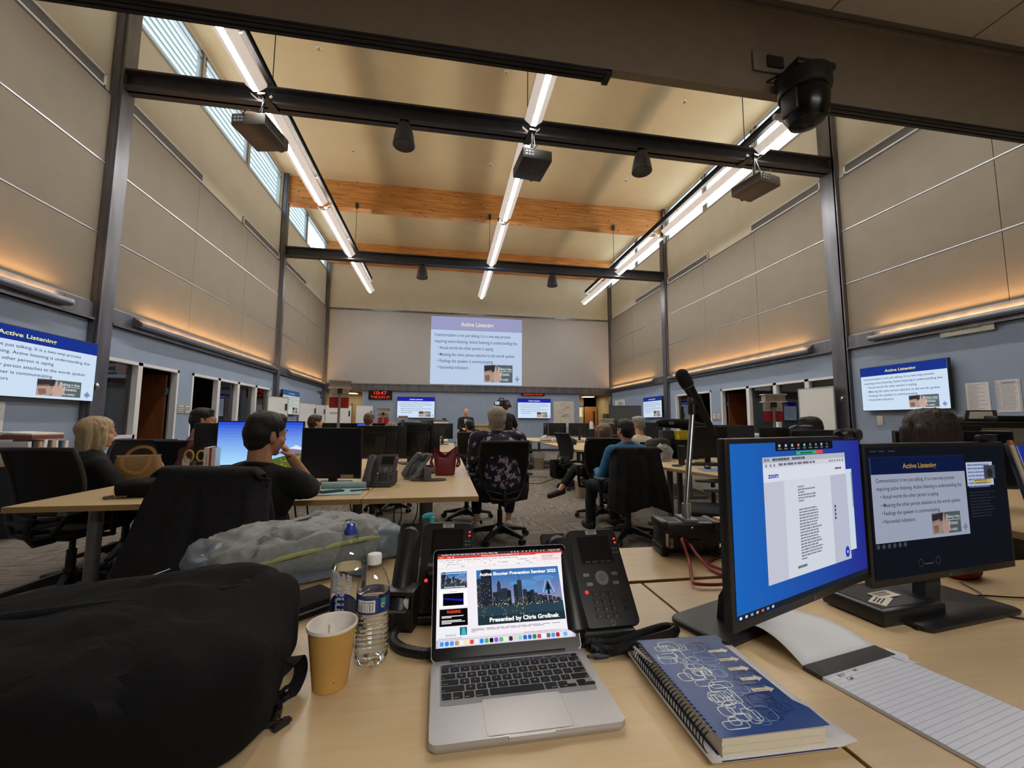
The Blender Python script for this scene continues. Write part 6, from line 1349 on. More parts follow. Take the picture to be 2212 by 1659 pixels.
        if kind in ('bob', 'long'):
            z = -.165 if kind == 'bob' else -.27; e((0, -.02, .06), (.092, .104, .074)); e((0, -.05, z*.45), (.088, .066, abs(z)*.62+.05))
            for s in (-1, 1): e((s*.062, -.012, -.04), (.034, .066, .12 if kind == 'long' else .085))
            for x in (-.085, -.06, -.03, 0, .03, .06, .085): c((x*.9, -.035-.05*math.cos(x*14), .03), (x*1.05, -.03-.055*math.cos(x*14), z+abs(x)*.3), .036, .022)
            for s in (-1, 1): c((s*.078, .03, .03), (s*.086, .035, z*.75), .024, .014)
        h, hn_, hf = fuse(G, .008 if vox < .011 else .011, 3)
        amp = .006 if kind in ('fluffy', 'bob', 'long') else .004; I = Mh.inverted(); Q = []
        for p, nn in zip(h, hn_):
            q = I @ V(p); Q.append(p+nn*amp*(noise.noise(V((q.x*70, q.y*70, q.z*9)))+.5*noise.noise(V((q.x*150, q.y*150, q.z*20)))))
        mesh_obj('hair', Q, hf, hairm(hn, hcx), t)
    for s in (-1, 1):
        e = MB().use(mat('eye_white', 'dcd8d4', .3)).ell(Mh @ V((s*.030, .0765, .008)), (.0115, .0115, .0095), M3, 12, 8).use(mat('iris', '3a2c22', .3)).ell(Mh @ V((s*.030, .0855, .008)), (.005, .004, .005), M3, 10, 6).build('eye', None, t)
        MB().tube([Mh @ V((s*a, .0895-4*(a-.01)**2, .027+b)) for a, b in ((.012, 0), (.027, .005), (.041, .001))], .0028, 6).build('eyebrow', hairm(hn, hcx), t)
    MB().tube([Mh @ V((x, .0955-.012*abs(x)*20, -.060)) for x in (-.02, -.01, 0, .01, .02)], .0022, 6).build('mouth', mat('lip', 'a8604f', .5), t)
    if glasses:
        g = MB()
        for s in (-1, 1): g.tube([Mh @ V((s*.031+.022*math.cos(a), .102, .006+.018*math.sin(a))) for a in [2*PI*k/14 for k in range(14)]], .0022, 5, close=True); g.tube([Mh @ V((s*.053, .100, .010)), Mh @ V((s*.080, .02, .010)), Mh @ V((s*.080, -.02, .0))], .0022, 5)
        g.tube([Mh @ V((-.009, .103, .01)), Mh @ V((.009, .103, .01))], .002, 5); g.build('spectacles', mat('frame_tan', 'c79a78', .4), t)
    if collar:
        k = MB(); k.tube([nk+V((.066*math.cos(a), .064*math.sin(a)-.005, .004-.014*math.sin(a))) for a in [2*PI*i/18 for i in range(18)]], 0, close=True, flat=(.012, .034, (0, 0, 1))) if False else k.tube([nk+V((.066*math.cos(a), .064*math.sin(a)-.005, .006-.014*math.sin(a))) for a in [2*PI*i/18 for i in range(18)]], .013, 8, close=True)
        k.build('collar', mat('collar_'+collar, collar, .85, var=.1, scale=60), t)
    return t
def floral():
    m = bpy.data.materials.new('floral_cloth'); m.use_nodes = True; N = m.node_tree.nodes; L = m.node_tree.links; b = N['Principled BSDF']; b.inputs['Roughness'].default_value = .85
    tc = N.new('ShaderNodeTexCoord'); v = N.new('ShaderNodeTexVoronoi'); v.inputs['Scale'].default_value = 14; nz = N.new('ShaderNodeTexNoise'); nz.inputs['Scale'].default_value = 28; nz.inputs['Detail'].default_value = 3
    mx = N.new('ShaderNodeMix'); mx.data_type = 'RGBA'; mx.inputs[0].default_value = .12; L.new(tc.outputs['Object'], mx.inputs[6]); L.new(nz.outputs['Color'], mx.inputs[7]); L.new(tc.outputs['Object'], nz.inputs[0]); L.new(mx.outputs[2], v.inputs[0])
    r = N.new('ShaderNodeValToRGB'); L.new(v.outputs['Distance'], r.inputs[0]); E = r.color_ramp.elements; E[0].position = .30; E[0].color = (*lin('b9aeb8'), 1); E[1].position = .42; E[1].color = (*lin('241f3a'), 1)
    L.new(r.outputs[0], b.inputs['Base Color']); return m
def patterned(name, c1, c2, sc=30):
    m = bpy.data.materials.new(name); m.use_nodes = True; N = m.node_tree.nodes; L = m.node_tree.links; b = N['Principled BSDF']; b.inputs['Roughness'].default_value = .85
    tc = N.new('ShaderNodeTexCoord'); w = N.new('ShaderNodeTexWave'); w.inputs['Scale'].default_value = sc; w.inputs['Distortion'].default_value = 6; L.new(tc.outputs['Object'], w.inputs[0]); r = N.new('ShaderNodeValToRGB'); L.new(w.outputs[0], r.inputs[0])
    E = r.color_ramp.elements; E[0].position = .55; E[0].color = (*lin(c1), 1); E[1].position = .9; E[1].color = (*lin(c2), 1); L.new(r.outputs[0], b.inputs['Base Color']); return m
rd = math.radians
# the black-shirted man, elbow on the desk, hand at his mouth
person('seated man in black polo shirt with short dark hair, hand raised to his mouth', (-1.02, 2.38, 0), rd(-4), (.085, .02), 1.145, -34, -4, 4, '0f1011', pants='15161a', skin='tan', hair=('short', 'dark', '1d1512'), bulk=1.2, vox=.0075,
       hands=((-.10, .48, .78), (.165, .135, 1.02)), poles=((-.6, .1, -1), (.15, .9, -.6)), palm=((0, 0, -1), (-.7, -.6, .2)), curl=1.1, collar='0f1011')
person('seated blonde woman in a black top, forearm on the desk beside the tan handbag', (-2.62, 3.62, 0), rd(-36), (-.12, .06), 1.12, -22, 0, 0, '121214', pants='101013', hair=('bob', 'blonde', 'bfab88'), vox=.0085, hands=((-.14, .36, .78), (.20, .36, .785)), palm=((0, 0, -1), (0, 0, -1)))
person('seated person with short black hair and tan glasses in a dark red patterned shirt', (-2.42, 4.50, 0), rd(-62), (.0, .07), 1.225, 0, 0, 0, sm=patterned('maroon_pattern', '5c1c2a', 'a3707a', 24), skin='tan', hair=('short', 'black', '121012'), glasses=True, vox=.010)
person('seated man with short brown hair by the whiteboards, only his head above the monitors', (-1.95, 6.58, 0), rd(-48), (0, .05), 1.20, 0, 0, 0, '17171b', hair=('short', 'brown', '43302a'), vox=.012)
person('seated man with greying brown hair and pale checked collar below the red clock', (-1.22, 7.06, 0), rd(0), (0, .05), 1.25, -18, 0, 0, '2c2e34', hair=('short', 'greybrown', '6a5446'), vox=.012, collar='c9c4bc', pants='222226', sm=patterned('check_cloth', 'b8b4ac', '5a5a60', 40))
person('seated woman with long light-brown hair half hidden behind the black monitor backs', (-.70, 5.78, 0), rd(8), (0, .05), 1.085, -10, 0, 0, '1a1a1e', hair=('long', 'lightbrown', '8a6a4a'), vox=.012)
person('grey-haired person in a dark floral blouse seated with back to the camera', (.60, 4.36, 0), rd(2), (-.045, .03), 1.245, -4, 0, 0, sm=floral(), pants='15182a', hair=('fluffy', 'silver', 'b0a899'), bulk=1.58, shup=.045, vox=.009, sleeve='long', hands=((-.24, .30, .66), (.24, .30, .66)), bare=.34, knees=((-.2, .44, .50), (.2, .44, .50)), feet=((-.20, .44, .085), (.17, .46, .085)), shoe='c8c4c0')
person('seated man in a bright blue shirt with dark hair and lanyard, back to the camera', (1.98, 4.26, 0), rd(4), (-.02, .02), 1.14, 10, 0, 2, sm=mat('blue_shirt', '2f6f9f', .85, var=.1, scale=40), pants='1d1e26', skin='tan', hair=('short', 'black', '131012'), bulk=1.14, shup=.02, vox=.009, sleeve='long', hands=((-.24, .26, .68), (.22, .30, .66)), collar='4a86b4', knees=((-.24, .44, .50), (.1, .46, .5)), feet=((-.26, .42, .085), (.08, .5, .085)))
person('seated person with long light-brown hair and a bare ankle above a black flat shoe', (2.10, 5.20, 0), rd(18), (-.02, .02), 1.085, 6, 0, 0, '15171c', pants='101216', hair=('long', 'brownblonde', '7d6450'), vox=.009, sleeve='long', bare=.30, knees=((-.18, .44, .58), (.13, .43, .50)), feet=((-.44, .40, .33), (.13, .42, .085), (-.9, .45, -.25), (.1, 1, 0)))
person('seated grey-haired man in a cream shirt beyond the blue-shirted man', (2.86, 5.72, 0), rd(22), (-.02, .03), 1.20, 18, 0, 0, 'd6cdb6', hair=('short', 'grey', '9b968e'), pants='33302c', bulk=1.1, vox=.011)
person('seated person with dark hair and glasses behind the monitor with the headset', (3.60, 3.52, 0), rd(52), (0, .05), 1.17, 8, 0, 0, '2a2230', hair=('short', 'darkbrown', '20181a'), glasses=True, skin='tan', vox=.011, hands=((-.10, .52, 1.02), (.2, .40, .76)), palm=((0, 0, -1), None))
person('woman with long dark brown hair seated behind the black monitor, before the printer', (2.34, 1.62, 0), rd(14), (0, .05), 1.165, -14, 0, 0, sm=patterned('cream_pattern', '2a2628', 'd6c8b0', 18), hair=('long', 'espresso', '2a1a16'), vox=.009)
person('man in a white shirt with short dark hair seated in front of the speaker', (.52, 8.32, 0), rd(2), (-.02, .03), 1.15, 12, 0, 0, 'd4d2cc', hair=('short', 'black', '131012'), skin='tan', vox=.012, pants='20222a')
sp_ = person('bald man in a dark suit and pale shirt standing at the front, hands before him', (.70, 13.62, 0), rd(176), (0, .02), 1.57, -22, 0, 0, '16171c', pants='131419', skin='pink', hair=('bald', 'grey', '9b968e'), stand=True, vox=.012, sleeve='long', hands=((-.12, .30, 1.06), (.10, .32, 1.03)), palm=((.4, 0, -1), (-.4, 0, -1)), bulk=1.15)
MB().prism([(-.055, .0), (.055, 0), (.02, -.30), (-.02, -.30)], 0, .012, Matrix.Translation((0, .160, 1.33)) @ Matrix.Rotation(PI/2-.12, 4, 'X')).build('shirt_front', mat('pale_shirt', 'c4cbe0', .8), sp_)
person('cameraman in a black T-shirt standing beside the grey-haired woman, video camera on his shoulder', (1.40, 9.40, 0), rd(30), (-.02, .03), 1.60, -4, 0, 0, '0d0e10', pants='17181c', skin='pink', hair=('short', 'brown', '43302a'), stand=True, vox=.011, hands=((-.14, .30, 1.50), (.30, .22, 1.18)), bulk=1.15)
# ================= coats on chairs =================
def drape(name, label, loc, rz, wt, wb, h, m, seed=0, zt=1.045, flare=(0, 0), yo=-.335, uneven=.05):
    t = thing(name, label, 'jacket', loc, rz); g = MB(); nu, nv = 44, 36; G = []
    for j in range(nv+1):
        v = j/nv; row = []
        for i in range(nu+1):
            u = -1+2*i/nu; s = (v-.16)/.84
            f = .020*math.sin(u*9+seed)*max(0, s)+.014*math.sin(u*17+seed*2)*max(0, s)+.012*noise.noise(V((u*4, v*5, seed)))
            if v < .16:                                     # over the top edge of the back
                a = (1-v/.16)*PI*.9; x = u*wt/2; y = yo+.045-.045*math.cos(a); z = zt-.012+.03*math.sin(a)-(.07*(1-v/.16) if a > PI*.6 else 0)
                z -= .03*max(0, abs(u)-.85)/.15
            else:
                hh = h+uneven*math.sin(u*4+seed)-.05*abs(u); fl = (flare[0] if u < 0 else flare[1])*abs(u)*s
                x = u*(wt+(wb-wt)*s)/2+(-fl if u < 0 else fl); y = yo-.055*math.sin(min(1, s*1.3)*PI/2)*1+f*1.2+.10*max(0, abs(u)-.82)/.18; z = zt-.012-s*hh-.03*max(0, abs(u)-.85)/.15
            row.append((x, y, z))
        G.append(row)
    for j in range(nv):
        for i in range(nu): g.face([G[j][i], G[j][i+1], G[j+1][i+1], G[j+1][i]])
    bmesh.ops.remove_doubles(g.b, verts=g.b.verts, dist=1e-5); o = g.build('cloth', m, t, auto=0); s = o.modifiers.new('thickness', 'SOLIDIFY'); s.thickness = .006
    seam = MB().tube([V(G[j][nu//2])+V((0, -.006, 0)) for j in range(5, nv)], .0025, 5).build('seam', m, t); hem = MB().tube([V(p)+V((0, -.002, 0)) for p in G[nv]], .006, 6).build('hem', m, t)
    return t
drape('jacket', 'charcoal jacket draped over the chair back in front of the black-shirted man', (-.995, 2.42, 0), rd(-14), .53, .64, .66, mat('charcoal_cloth', '1e1f23', .9, var=.25, scale=30, bump=.2, bscale=400), 1, flare=(.17, .02), zt=.99)
drape('jacket', 'black coat hanging over the chair back behind the blue-shirted man', (1.95, 4.22, 0), rd(-6), .51, .62, .60, mat('black_coat', '0f1011', .85, var=.3, scale=30, bump=.25, bscale=300), 4, flare=(.0, .05), zt=.965)
# ================= bags =================
M_tan = patterned('woven_straw', '8a6c46', 'b39a70', 90)
t = thing('handbag', 'tan woven handbag standing on the desk before the blonde woman', 'handbag', (-2.40, 3.76, .7405), .35)
MB().rings([[V((x, y, z)) for x, y in rrect(w, d, .03, 4)] for z, w, d in ((0, .30, .125), (.01, .315, .135), (.10, .30, .12), (.19, .265, .085), (.20, .26, .075))]).build('body', M_tan, t)
for y in (-.05, .05): MB().tube(smooth(((-.085, y, .15), (-.08, y*1.2, .215), (-.02, y*.9, .262), (.05, y*.9, .258), (.085, y*1.2, .21), (.085, y, .15)) if y > 0 else ((-.085, y-.015, .19), (-.075, y-.03, .12), (-.02, y-.035, .075), (.04, y-.035, .08), (.075, y-.03, .13), (.085, y-.015, .20))), 0, flat=(.022, .007, (0, 1, 0))).build('handle', mat('tan_leather', 'b58f58', .6), t)
MB(False).box(-.14, .14, -.004, .004, .198, .206).build('zipper', M_edge, t); MB().tube(smooth(((.145, -.01, .14), (.165, -.02, .10), (.16, -.02, .05))), .006, 6).build('tassel', mat('cream_cord', 'd8cdb8', .7), t)
M_rl = mat('red_leather', '7d1f2e', .42, var=.1, scale=12)
t = thing('handbag', 'dark red leather tote standing open on the maple desk', 'handbag', (.015, 3.86, .7405), .05)
b_ = MB(); R_ = []
for z, w, d in ((0, .165, .10), (.008, .175, .11), (.08, .19, .115), (.15, .20, .10), (.18, .207, .088), (.205, .215, .075)):
    ring = [(w/2*sq_(math.cos(a), .4), d/2*sq_(math.sin(a), .5)) for a in [2*PI*k/56 for k in range(56)]]
    R_.append([V((x, y, z+(((.11*min(1, abs(x+.02)/.1)-.075) if y < .004 else (.08*min(1, abs(x)/.1)-.03))*max(0, (z-.15)/.055)))) for x, y in ring])
b_.rings(R_, cap=False); b_.build('body', M_rl, t); MB(False).prism(rrect(.16, .095, .03, 4), 0, .006).build('bottom', M_rl, t)
MB().prism(rrect(.19, .07, .025, 4), .12, .125).build('lining', mat('bag_lining', '8d8578', .9), t)
for s in (-1, 1): MB().tube(smooth(((s*.088, -.03, .17), (s*.125, -.03, .14), (s*.128, -.02, .09), (s*.105, 0, .075), (s*.12, .03, .13), (s*.088, .03, .18))), 0, flat=(.016, .006, (0, 1, 0))).build('handle', M_rl, t)
t = thing('soft_bag', 'slouched black bag lying on the desk beside the tan woven handbag', 'bag', (-1.86, 3.06, .7405), .2); soft((0, 0, .045), (.17, .12, .06), .6, .6, None, .012, 9, seed=21, n=40, m=22, floor=0).build('body', M_cor2, t); MB().tube(smooth(((-.17, -.06, .01), (-.20, -.10, .008), (-.15, -.13, .01), (-.08, -.12, .012))), .007, 6).build('strap', mat('strap_tan', '6a5a48', .7), t)
t = thing('canvas_bag', 'tan canvas bag with dark strap on the floor under the desk by the black-shirted man', 'bag', (-.80, 4.25, 0), .4); soft((0, 0, .14), (.20, .15, .15), .55, .6, None, .02, 7, seed=22, n=36, m=20, floor=0).build('body', mat('canvas_tan', '9d8466', .85, var=.1), t); MB().tube(smooth(((-.15, -.1, .22), (-.05, -.16, .30), (.1, -.14, .28), (.18, -.05, .2))), .012, 6).build('strap', mat('strap_wine', '4a2030', .8), t)
t = thing('suitcase', 'black rolling suitcase standing under the desk edge across the aisle', 'suitcase', (2.55, 9.05, 0), .3); MB().box(-.17, .17, -.12, .12, .03, .40, bev=.03).build('shell', M_cor2, t)
for x in (-.13, .13): MB().cyl((x, -.14, .03), (x, -.1, .03), .03, n=12).build('wheel', M_blk, t)
m = MB()
for k in range(4): m.tube([(-.14+.09*k, -.123, .06), (-.14+.09*k, -.125, .38)], .008, 6)
m.build('ribs', M_blk, t)
t = thing('duffel_bag', 'long black zipped bag lying on the stand beyond the microphone', 'bag', (3.30, 5.36, 1.155), -.15)
MB().tube([(-.34, 0, .06), (-.25, 0, .07), (0, 0, .06), (.2, 0, .03), (.36, 0, .02)], [.04, .062, .07, .06, .04], 14).build('body', M_cor2, t); MB(False).box(-.20, -.13, -.072, -.066, .05, .09).build('patch', mat('patch_grey2', '6a6c70', .6), t); MB().box(-.30, .34, -.09, .09, -.415, -.035, bev=.01).build('stand', M_blk2, t)
t = thing('tool_box', 'bright yellow plastic tub beside the long black bag', 'box', (3.24, 5.20, 1.0), -.1); MB().rings([[V((x, y, z)) for x, y in rrect(w, .15, .02, 3)] for z, w in ((0, .21), (.11, .23))]).build('tub', mat('yellow_plastic', 'd6c02e', .45), t); MB().prism(rrect(.245, .165, .02, 3), .11, .122).build('rim', MATS['yellow_plastic'], t)
MB().box(-.14, .14, -.09, .09, -.2595, 0).build('stand', M_blk, t)
t = thing('backpack', 'dark olive backpack slumped on the desk beyond the blue-shirted man', 'backpack', (2.90, 5.28, .7405), .2); soft((0, 0, .13), (.15, .12, .15), .6, .6, None, .02, 9, seed=31, n=36, m=22, floor=0).build('body', mat('olive_cloth', '35362c', .85, var=.2), t)
t = thing('plastic_bag', 'crumpled clear plastic bag on the desk next to the white cup', 'bag', (2.76, 4.92, .7405)); soft((0, 0, .09), (.10, .08, .11), .8, .8, None, .035, 16, seed=33, n=30, m=18, floor=0).build('film', mat('plastic_film', 'a9adb0', .15, alpha=.55), t)
# ================= small things on the hall desks =================
def lathe_thing(name, label, cat, loc, parts):
    t = thing(name, label, cat, loc)
    for nm, prof, m in parts: MB().lathe(prof, 20).build(nm, m, t)
    return t
lathe_thing('tumbler', 'tall black tumbler on the desk before the large dark monitor', 'tumbler', (2.71, 4.42, .7405), (('body', [(0, 0), (.032, 0), (.042, .21), (0, .21)], M_blk), ('lid', [(0, .21), (.043, .21), (.043, .222), (0, .224)], M_blk2)))
lathe_thing('bottle', 'blue-grey steel drinking bottle beyond the blue-shirted man', 'bottle', (2.45, 4.85, .7405), (('body', [(0, 0), (.036, 0), (.036, .19), (.028, .21), (0, .21)], mat('bottle_blue', '3c4a66', .35, .4)), ('cap', [(0, .21), (.03, .21), (.03, .245), (0, .247)], M_blk)))
lathe_thing('paper_cup', 'short white lidded cup beyond the blue-shirted man', 'cup', (2.60, 4.80, .7405), (('wall', [(0, 0), (.03, 0), (.04, .10), (0, .10)], M_paper), ('lid', [(0, .10), (.043, .10), (.042, .112), (0, .115)], M_white)))
lathe_thing('paper_cup', 'orange-tan paper cup on the desk by the empty side-on chair', 'cup', (2.55, 8.95, .7405), (('wall', [(0, 0), (.035, 0), (.05, .13), (0, .125)], mat('cup_orange', 'd29a4e', .7)), ('rim', [(.047, .127), (.052, .128), (.052, .135), (.047, .135)], M_white)))
lathe_thing('glass_jar', 'small clear glass jar at the chair corner beside the scissors', 'jar', (-1.90, 3.30, .7405), (('glass', [(0, 0), (.045, 0), (.047, .06), (.040, .075), (.0, .075)], M_pet), ('rim', [(.038, .075), (.045, .075), (.045, .085), (.038, .085)], M_pet)))
lathe_thing('water_bottle', 'clear water bottle on the second desk block before the white-shirted man', 'bottle', (-.06, 8.45, .7405), (('body', [(0, 0), (.032, 0), (.033, .14), (.013, .18), (0, .18)], M_pet), ('cap', [(0, .18), (.014, .18), (.014, .20), (0, .20)], M_white)))
t = thing('card_holder', 'small black card wallet lying near the edge of the tumbler desk', 'wallet', (2.58, 4.30, .7405), .3); MB().box(-.05, .05, -.03, .03, 0, .02, bev=.004).build('case', M_blk2, t); MB(False).box(-.045, .045, -.031, .0, .005, .012).build('card', M_gry, t)
def mouse(label, loc, rz):
    t = thing('computer_mouse', label, 'mouse', loc, rz); soft((0, 0, .012), (.032, .055, .022), .9, .9, None, 0, 1, n=24, m=14, floor=0).build('shell', M_blk, t); MB().cyl((-.004, .025, .032), (.004, .025, .032), .007, n=12).build('wheel', M_gry, t)
mouse('black mouse on the blue pad beside the black-shirted man', (-.88, 3.06, .743), .3); mouse('black mouse on the pale blue pad at the tumbler desk', (2.76, 4.02, .743), -.4); mouse('black mouse on a blue pad near the edge-on monitor by the red handbag', (-.16, 4.42, .743), 1.2)
def pad(name, label, x, y, w, h, rz, m, z=.7405, th=.002, cat='mouse pad'): return tag(MB(False).box(-w/2, w/2, -h/2, h/2, 0, th).build(name, m, None, (x, y, z), (0, 0, rz)), label, cat)
pad('mouse_pad', 'blue mouse pad at the elbow of the black-shirted man', -.86, 3.00, .24, .30, .1, mat('pad_blue', '33539a', .8)); pad('mouse_pad', 'pale blue mouse pad on the tumbler desk', 2.75, 3.92, .26, .30, -.3, mat('pad_paleblue', '6f86b4', .8)); pad('mouse_pad', 'blue mouse pad near the edge-on monitor by the red handbag', -.16, 4.40, .2, .24, .3, MATS['pad_blue'])
def keyboard(label, loc, rz):
    t = thing('keyboard', label, 'keyboard', loc, rz); MB().box(-.22, .22, -.07, .07, 0, .018, bev=.004).build('case', M_blk, t); k = MB(False)
    for r in range(5):
        for c in range(18): k.box(-.21+c*.0233, -.191+c*.0233, -.058+r*.024, -.038+r*.024, .018, .024)
    k.build('keys', M_blk2, t)
keyboard('black keyboard beside the dark red tote', (-.10, 4.08, .7405), 1.1); keyboard('black keyboard in front of the large dark monitor at the tumbler desk', (2.98, 4.36, .7405), -.3)
t = thing('notepad', 'pale green-blue pad with its page rolled back, under a phone and pen', 'notepad', (-.70, 3.03, .7405), .05); M_pg = mat('paper_aqua', 'a9c7c8', .8); MB(False).box(-.14, .16, -.16, .10, 0, .006).build('sheets', M_pg, t); MB().cyl((-.14, .12, .026), (.16, .12, .026), .024, n=18).build('rolled_page', M_pg, t)
t = thing('mobile_phone', 'black mobile phone lying on the aqua notepad', 'phone', (-.74, 2.98, .7468), -1.0); MB().box(-.037, .037, -.075, .075, 0, .009, bev=.004).build('case', M_blk, t); MB(False).box(-.033, .033, -.07, .07, .009, .0094).build('display', mat('dark_glass2', '15181f', .15), t)
tag(MB().cyl((-.62, 2.98, .752), (-.50, 3.02, .752), .0045).build('pen', M_blk), 'black pen lying across the aqua notepad', 'pen')
t = thing('ring_binder', 'white binder with a red spine stripe standing behind the black-shirted man', 'binder', (-1.83, 3.69, .7405), .25); MB(False).box(-.035, .0, -.12, .12, 0, .27).build('cover', M_paper, t); MB(False).box(0, .014, -.118, .118, .0, .27).build('stripe', mat('binder_red', 'a8333f', .5), t); MB(False).box(.014, .04, -.115, .115, .005, .262).build('pages', M_paper, t)
c = Cv(.2, .03, .0004); c.text('Planning Section', .01, .008, .02, M_ink, 1, fit=.18); o = c.build('spine_text', t, (-.0178, -.1205, .13), (0, -PI/2, 0))
t = thing('scissors', 'pair of scissors with yellow loops standing in the pen cup', 'scissors', (-2.02, 3.80, .86), .3)
for s, r in ((-1, .038), (1, .034)): MB().tube([(s*.040+r*math.cos(a)*.8, 0, .07+r*math.sin(a)*1.25) for a in [2*PI*k/18 for k in range(18)]], .0075, 8, close=True).build('handle', mat('scissor_yellow', 'b9a45a', .45), t)
MB(False).box(-.012, .012, -.002, .002, -.10, .03).build('blade', M_gry, t)
t = thing('pen_cup', 'dark pen cup holding scissors, a teal pen and white tags', 'cup', (-2.04, 3.80, .7405)); MB().lathe([(0, 0), (.05, 0), (.052, .10), (.048, .10), (.046, .01), (0, .01)], 20).build('cup', M_blk2, t); MB().cyl((-.02, 0, .03), (-.06, .02, .19), .006).build('teal_pen', M_tq, t); MB(False).box(-.06, -.01, -.02, -.012, .05, .17).build('white_tag', M_paper, t)
t = thing('stapler', 'small red stapler beside the white binder', 'stapler', (-1.93, 3.72, .7405), .5); MB().box(-.02, .02, -.06, .06, 0, .02, bev=.006).box(-.018, .018, -.06, .055, .03, .055, bev=.008).box(-.016, .016, .03, .055, .01, .045).build('body', mat('red_plastic', 'b02434', .4), t)
for lab, x, y, w, rz in (('angular white cardboard box on the desk next to the long-haired person', 2.66, 6.80, .22, .3), ('small angular white box on the desk below the paper chart', 2.72, 10.9, .25, .2)):
    t = thing('white_box', lab, 'box', (x, y, .7405), rz); MB(False).use(mat('box_white', 'd9d6d0', .6)).prism([(-w/2, 0), (w/2, 0), (w/2, w*.42), (0, w*.62), (-w/2, w*.35)], -.09, .09, Matrix(((1, 0, 0, 0), (0, 0, 1, 0), (0, 1, 0, 0), (0, 0, 0, 1)))).build('carton', None, t); MB(False).box(-w/2-.002, w/2+.002, -.094, .094, 0, .02).build('base_band', M_blk2, t)
t = thing('folded_jacket', 'dark jacket heaped on the desk beside the orange-tan cup', 'jacket', (2.72, 8.95, .7405)); soft((0, 0, .06), (.22, .16, .08), .8, .8, None, .03, 8, seed=41, n=36, m=20, floor=0).build('cloth', mat('navy_cloth', '23262f', .9, var=.2), t)
t = thing('webcam', 'black webcam clipped on top of the blue-desktop monitor, near its corner', 'webcam', (.955, .848, 1.190), .35); MB().rings([[V((x, y, z)) for y, z in rrect(.03*k, .028*k, .010, 4)] for x, k in ((-.045, .6), (-.038, 1), (.038, 1), (.045, .6))]).build('body', M_blk, t); MB().cyl((0, -.013, 0), (0, -.018, 0), .009, n=16).build('lens', mat('lens_glass', '101016', .1), t); MB().box(-.02, .02, -.006, .02, -.022, -.010).build('clip', M_blk, t)
t = thing('webcam', 'thin black webcam on the corner of the dark-screened monitor', 'webcam', (1.49, .925, 1.178), .13); MB().box(-.03, .03, -.012, .012, -.008, .010, bev=.006).build('body', M_blk, t); MB(False).box(-.028, .028, -.013, .0, .0095, .0108).build('painted_sheen', M_gry, t)  # grey strip paints a sheen along the webcam top
t = thing('headset', 'dark curved headset resting on the top of the grey monitor', 'headset', (2.79, 2.84, 1.185), -.35)
soft((0, 0, -.008), (.10, .05, .035), .8, .9, None, 0, 1, n=28, m=16, floor=-.012).build('shell', mat('slate_plastic', '343944', .4), t); MB().tube(smooth(((-.085, -.03, .005), (-.03, -.055, .03), (.03, -.055, .03), (.085, -.03, .0))), .005, 6).build('band', M_blk, t)
# stacked files on the side shelf
bx('filing_shelf', XL+.02, XL+.62, 5.15, 6.05, 0, .735, M_blk2); tag(bpy.data.objects['filing_shelf'], 'dark low shelf unit carrying paper files along the blue wall', 'shelf')
tag(bx('shelf_top', XL+.01, XL+.66, 5.1, 6.1, .736, .765, M_lam), 'maple shelf top under the paper files', 'shelf top')
rn = random.Random(8)
for k in range(9):
    q = ['d8d6d2', '2a2c34', 'c8b090', 'e2e2e4', '22262e', 'bfa98a', 'dcdcdc', '4a4f60', 'e0ddd4'][k]; w = [.05, .03, .04, .05, .03, .05, .04, .03, .05][k]
    tag(bx('file_folder', 0, .30, 0, w*.8, 0, .22+.02*rn.random(), mat('folder_'+q, q, .7), None, .002, loc=(XL+.22, 5.16+.052*k, .766), rot=(rn.uniform(-.08, .08), 0, 0)), '%s folder standing in the row of paper files, %s from the near end' % ({'d': 'white', '2': 'black', 'c': 'tan', 'e': 'white', 'b': 'tan', '4': 'slate'}[q[0]], ['first', 'second', 'third', 'fourth', 'fifth', 'sixth', 'seventh', 'eighth', 'ninth'][k]), 'folder', 'paper files on the low shelf')
for k, (q, h, l) in enumerate((('8a4a3c', .05, 'red-brown document wallet lying on top of the paper files'), ('e4e2dc', .022, 'white sheaf of paper topping the red-brown document wallet'))): tag(bx('document_wallet' if k == 0 else 'paper_sheaf', -.16, .16, -.2, .2, 0, h, mat('wallet_'+q, q, .7), None, .004, loc=(XL+.36, 5.36, 1.012+.051*k), rot=(0, .06 if k else .0, .05)), l, 'paper')
# ================= standing boards, signs, machines =================
def whiteboard(label, loc, nx, ny, w, h, z0, marks=0, er=True):
    t = thing('whiteboard', label, 'whiteboard', loc, face_rot(nx, ny)); MB(False).box(-w/2, w/2, 0, .02, z0, z0+h).build('panel', mat('board_white', 'e3e4e2', .3, var=.02), t)
    m = MB(False)
    for a in ((-w/2-.02, -w/2), (w/2, w/2+.02)): m.box(*a, -.005, .025, z0-.02, z0+h+.02)
    m.box(-w/2, w/2, -.005, .025, z0+h, z0+h+.02).box(-w/2, w/2, -.005, .025, z0-.02, z0).build('frame', M_alu, t)
    for x in (-w/2, w/2): MB(False).box(x-.015, x+.015, .0, .03, .03, z0).box(x-.015, x+.015, -.25, .28, 0, .03).build('leg', M_alu, t)
    if er: MB(False).box(w/2-.09, w/2-.04, -.02, -.001, z0+h*.7, z0+h*.86).build('eraser', M_blk, t)
    if marks: c = Cv(w, h, .001); c.greek(.15*w, .8*h, .4*w, M_gry, 2, .02); c.build('writing', t, (0, -.003, z0+h/2))
whiteboard('tall plain whiteboard by the steel column and office windows, clamped at its edge', (XR-.22, 6.98, 0), -1, -.05, .72, 1.20, .72, er=False)
whiteboard('whiteboard before the office window with the red digit', (XL+.55, 11.6, 0), 1, -.35, .70, 1.1, .75)
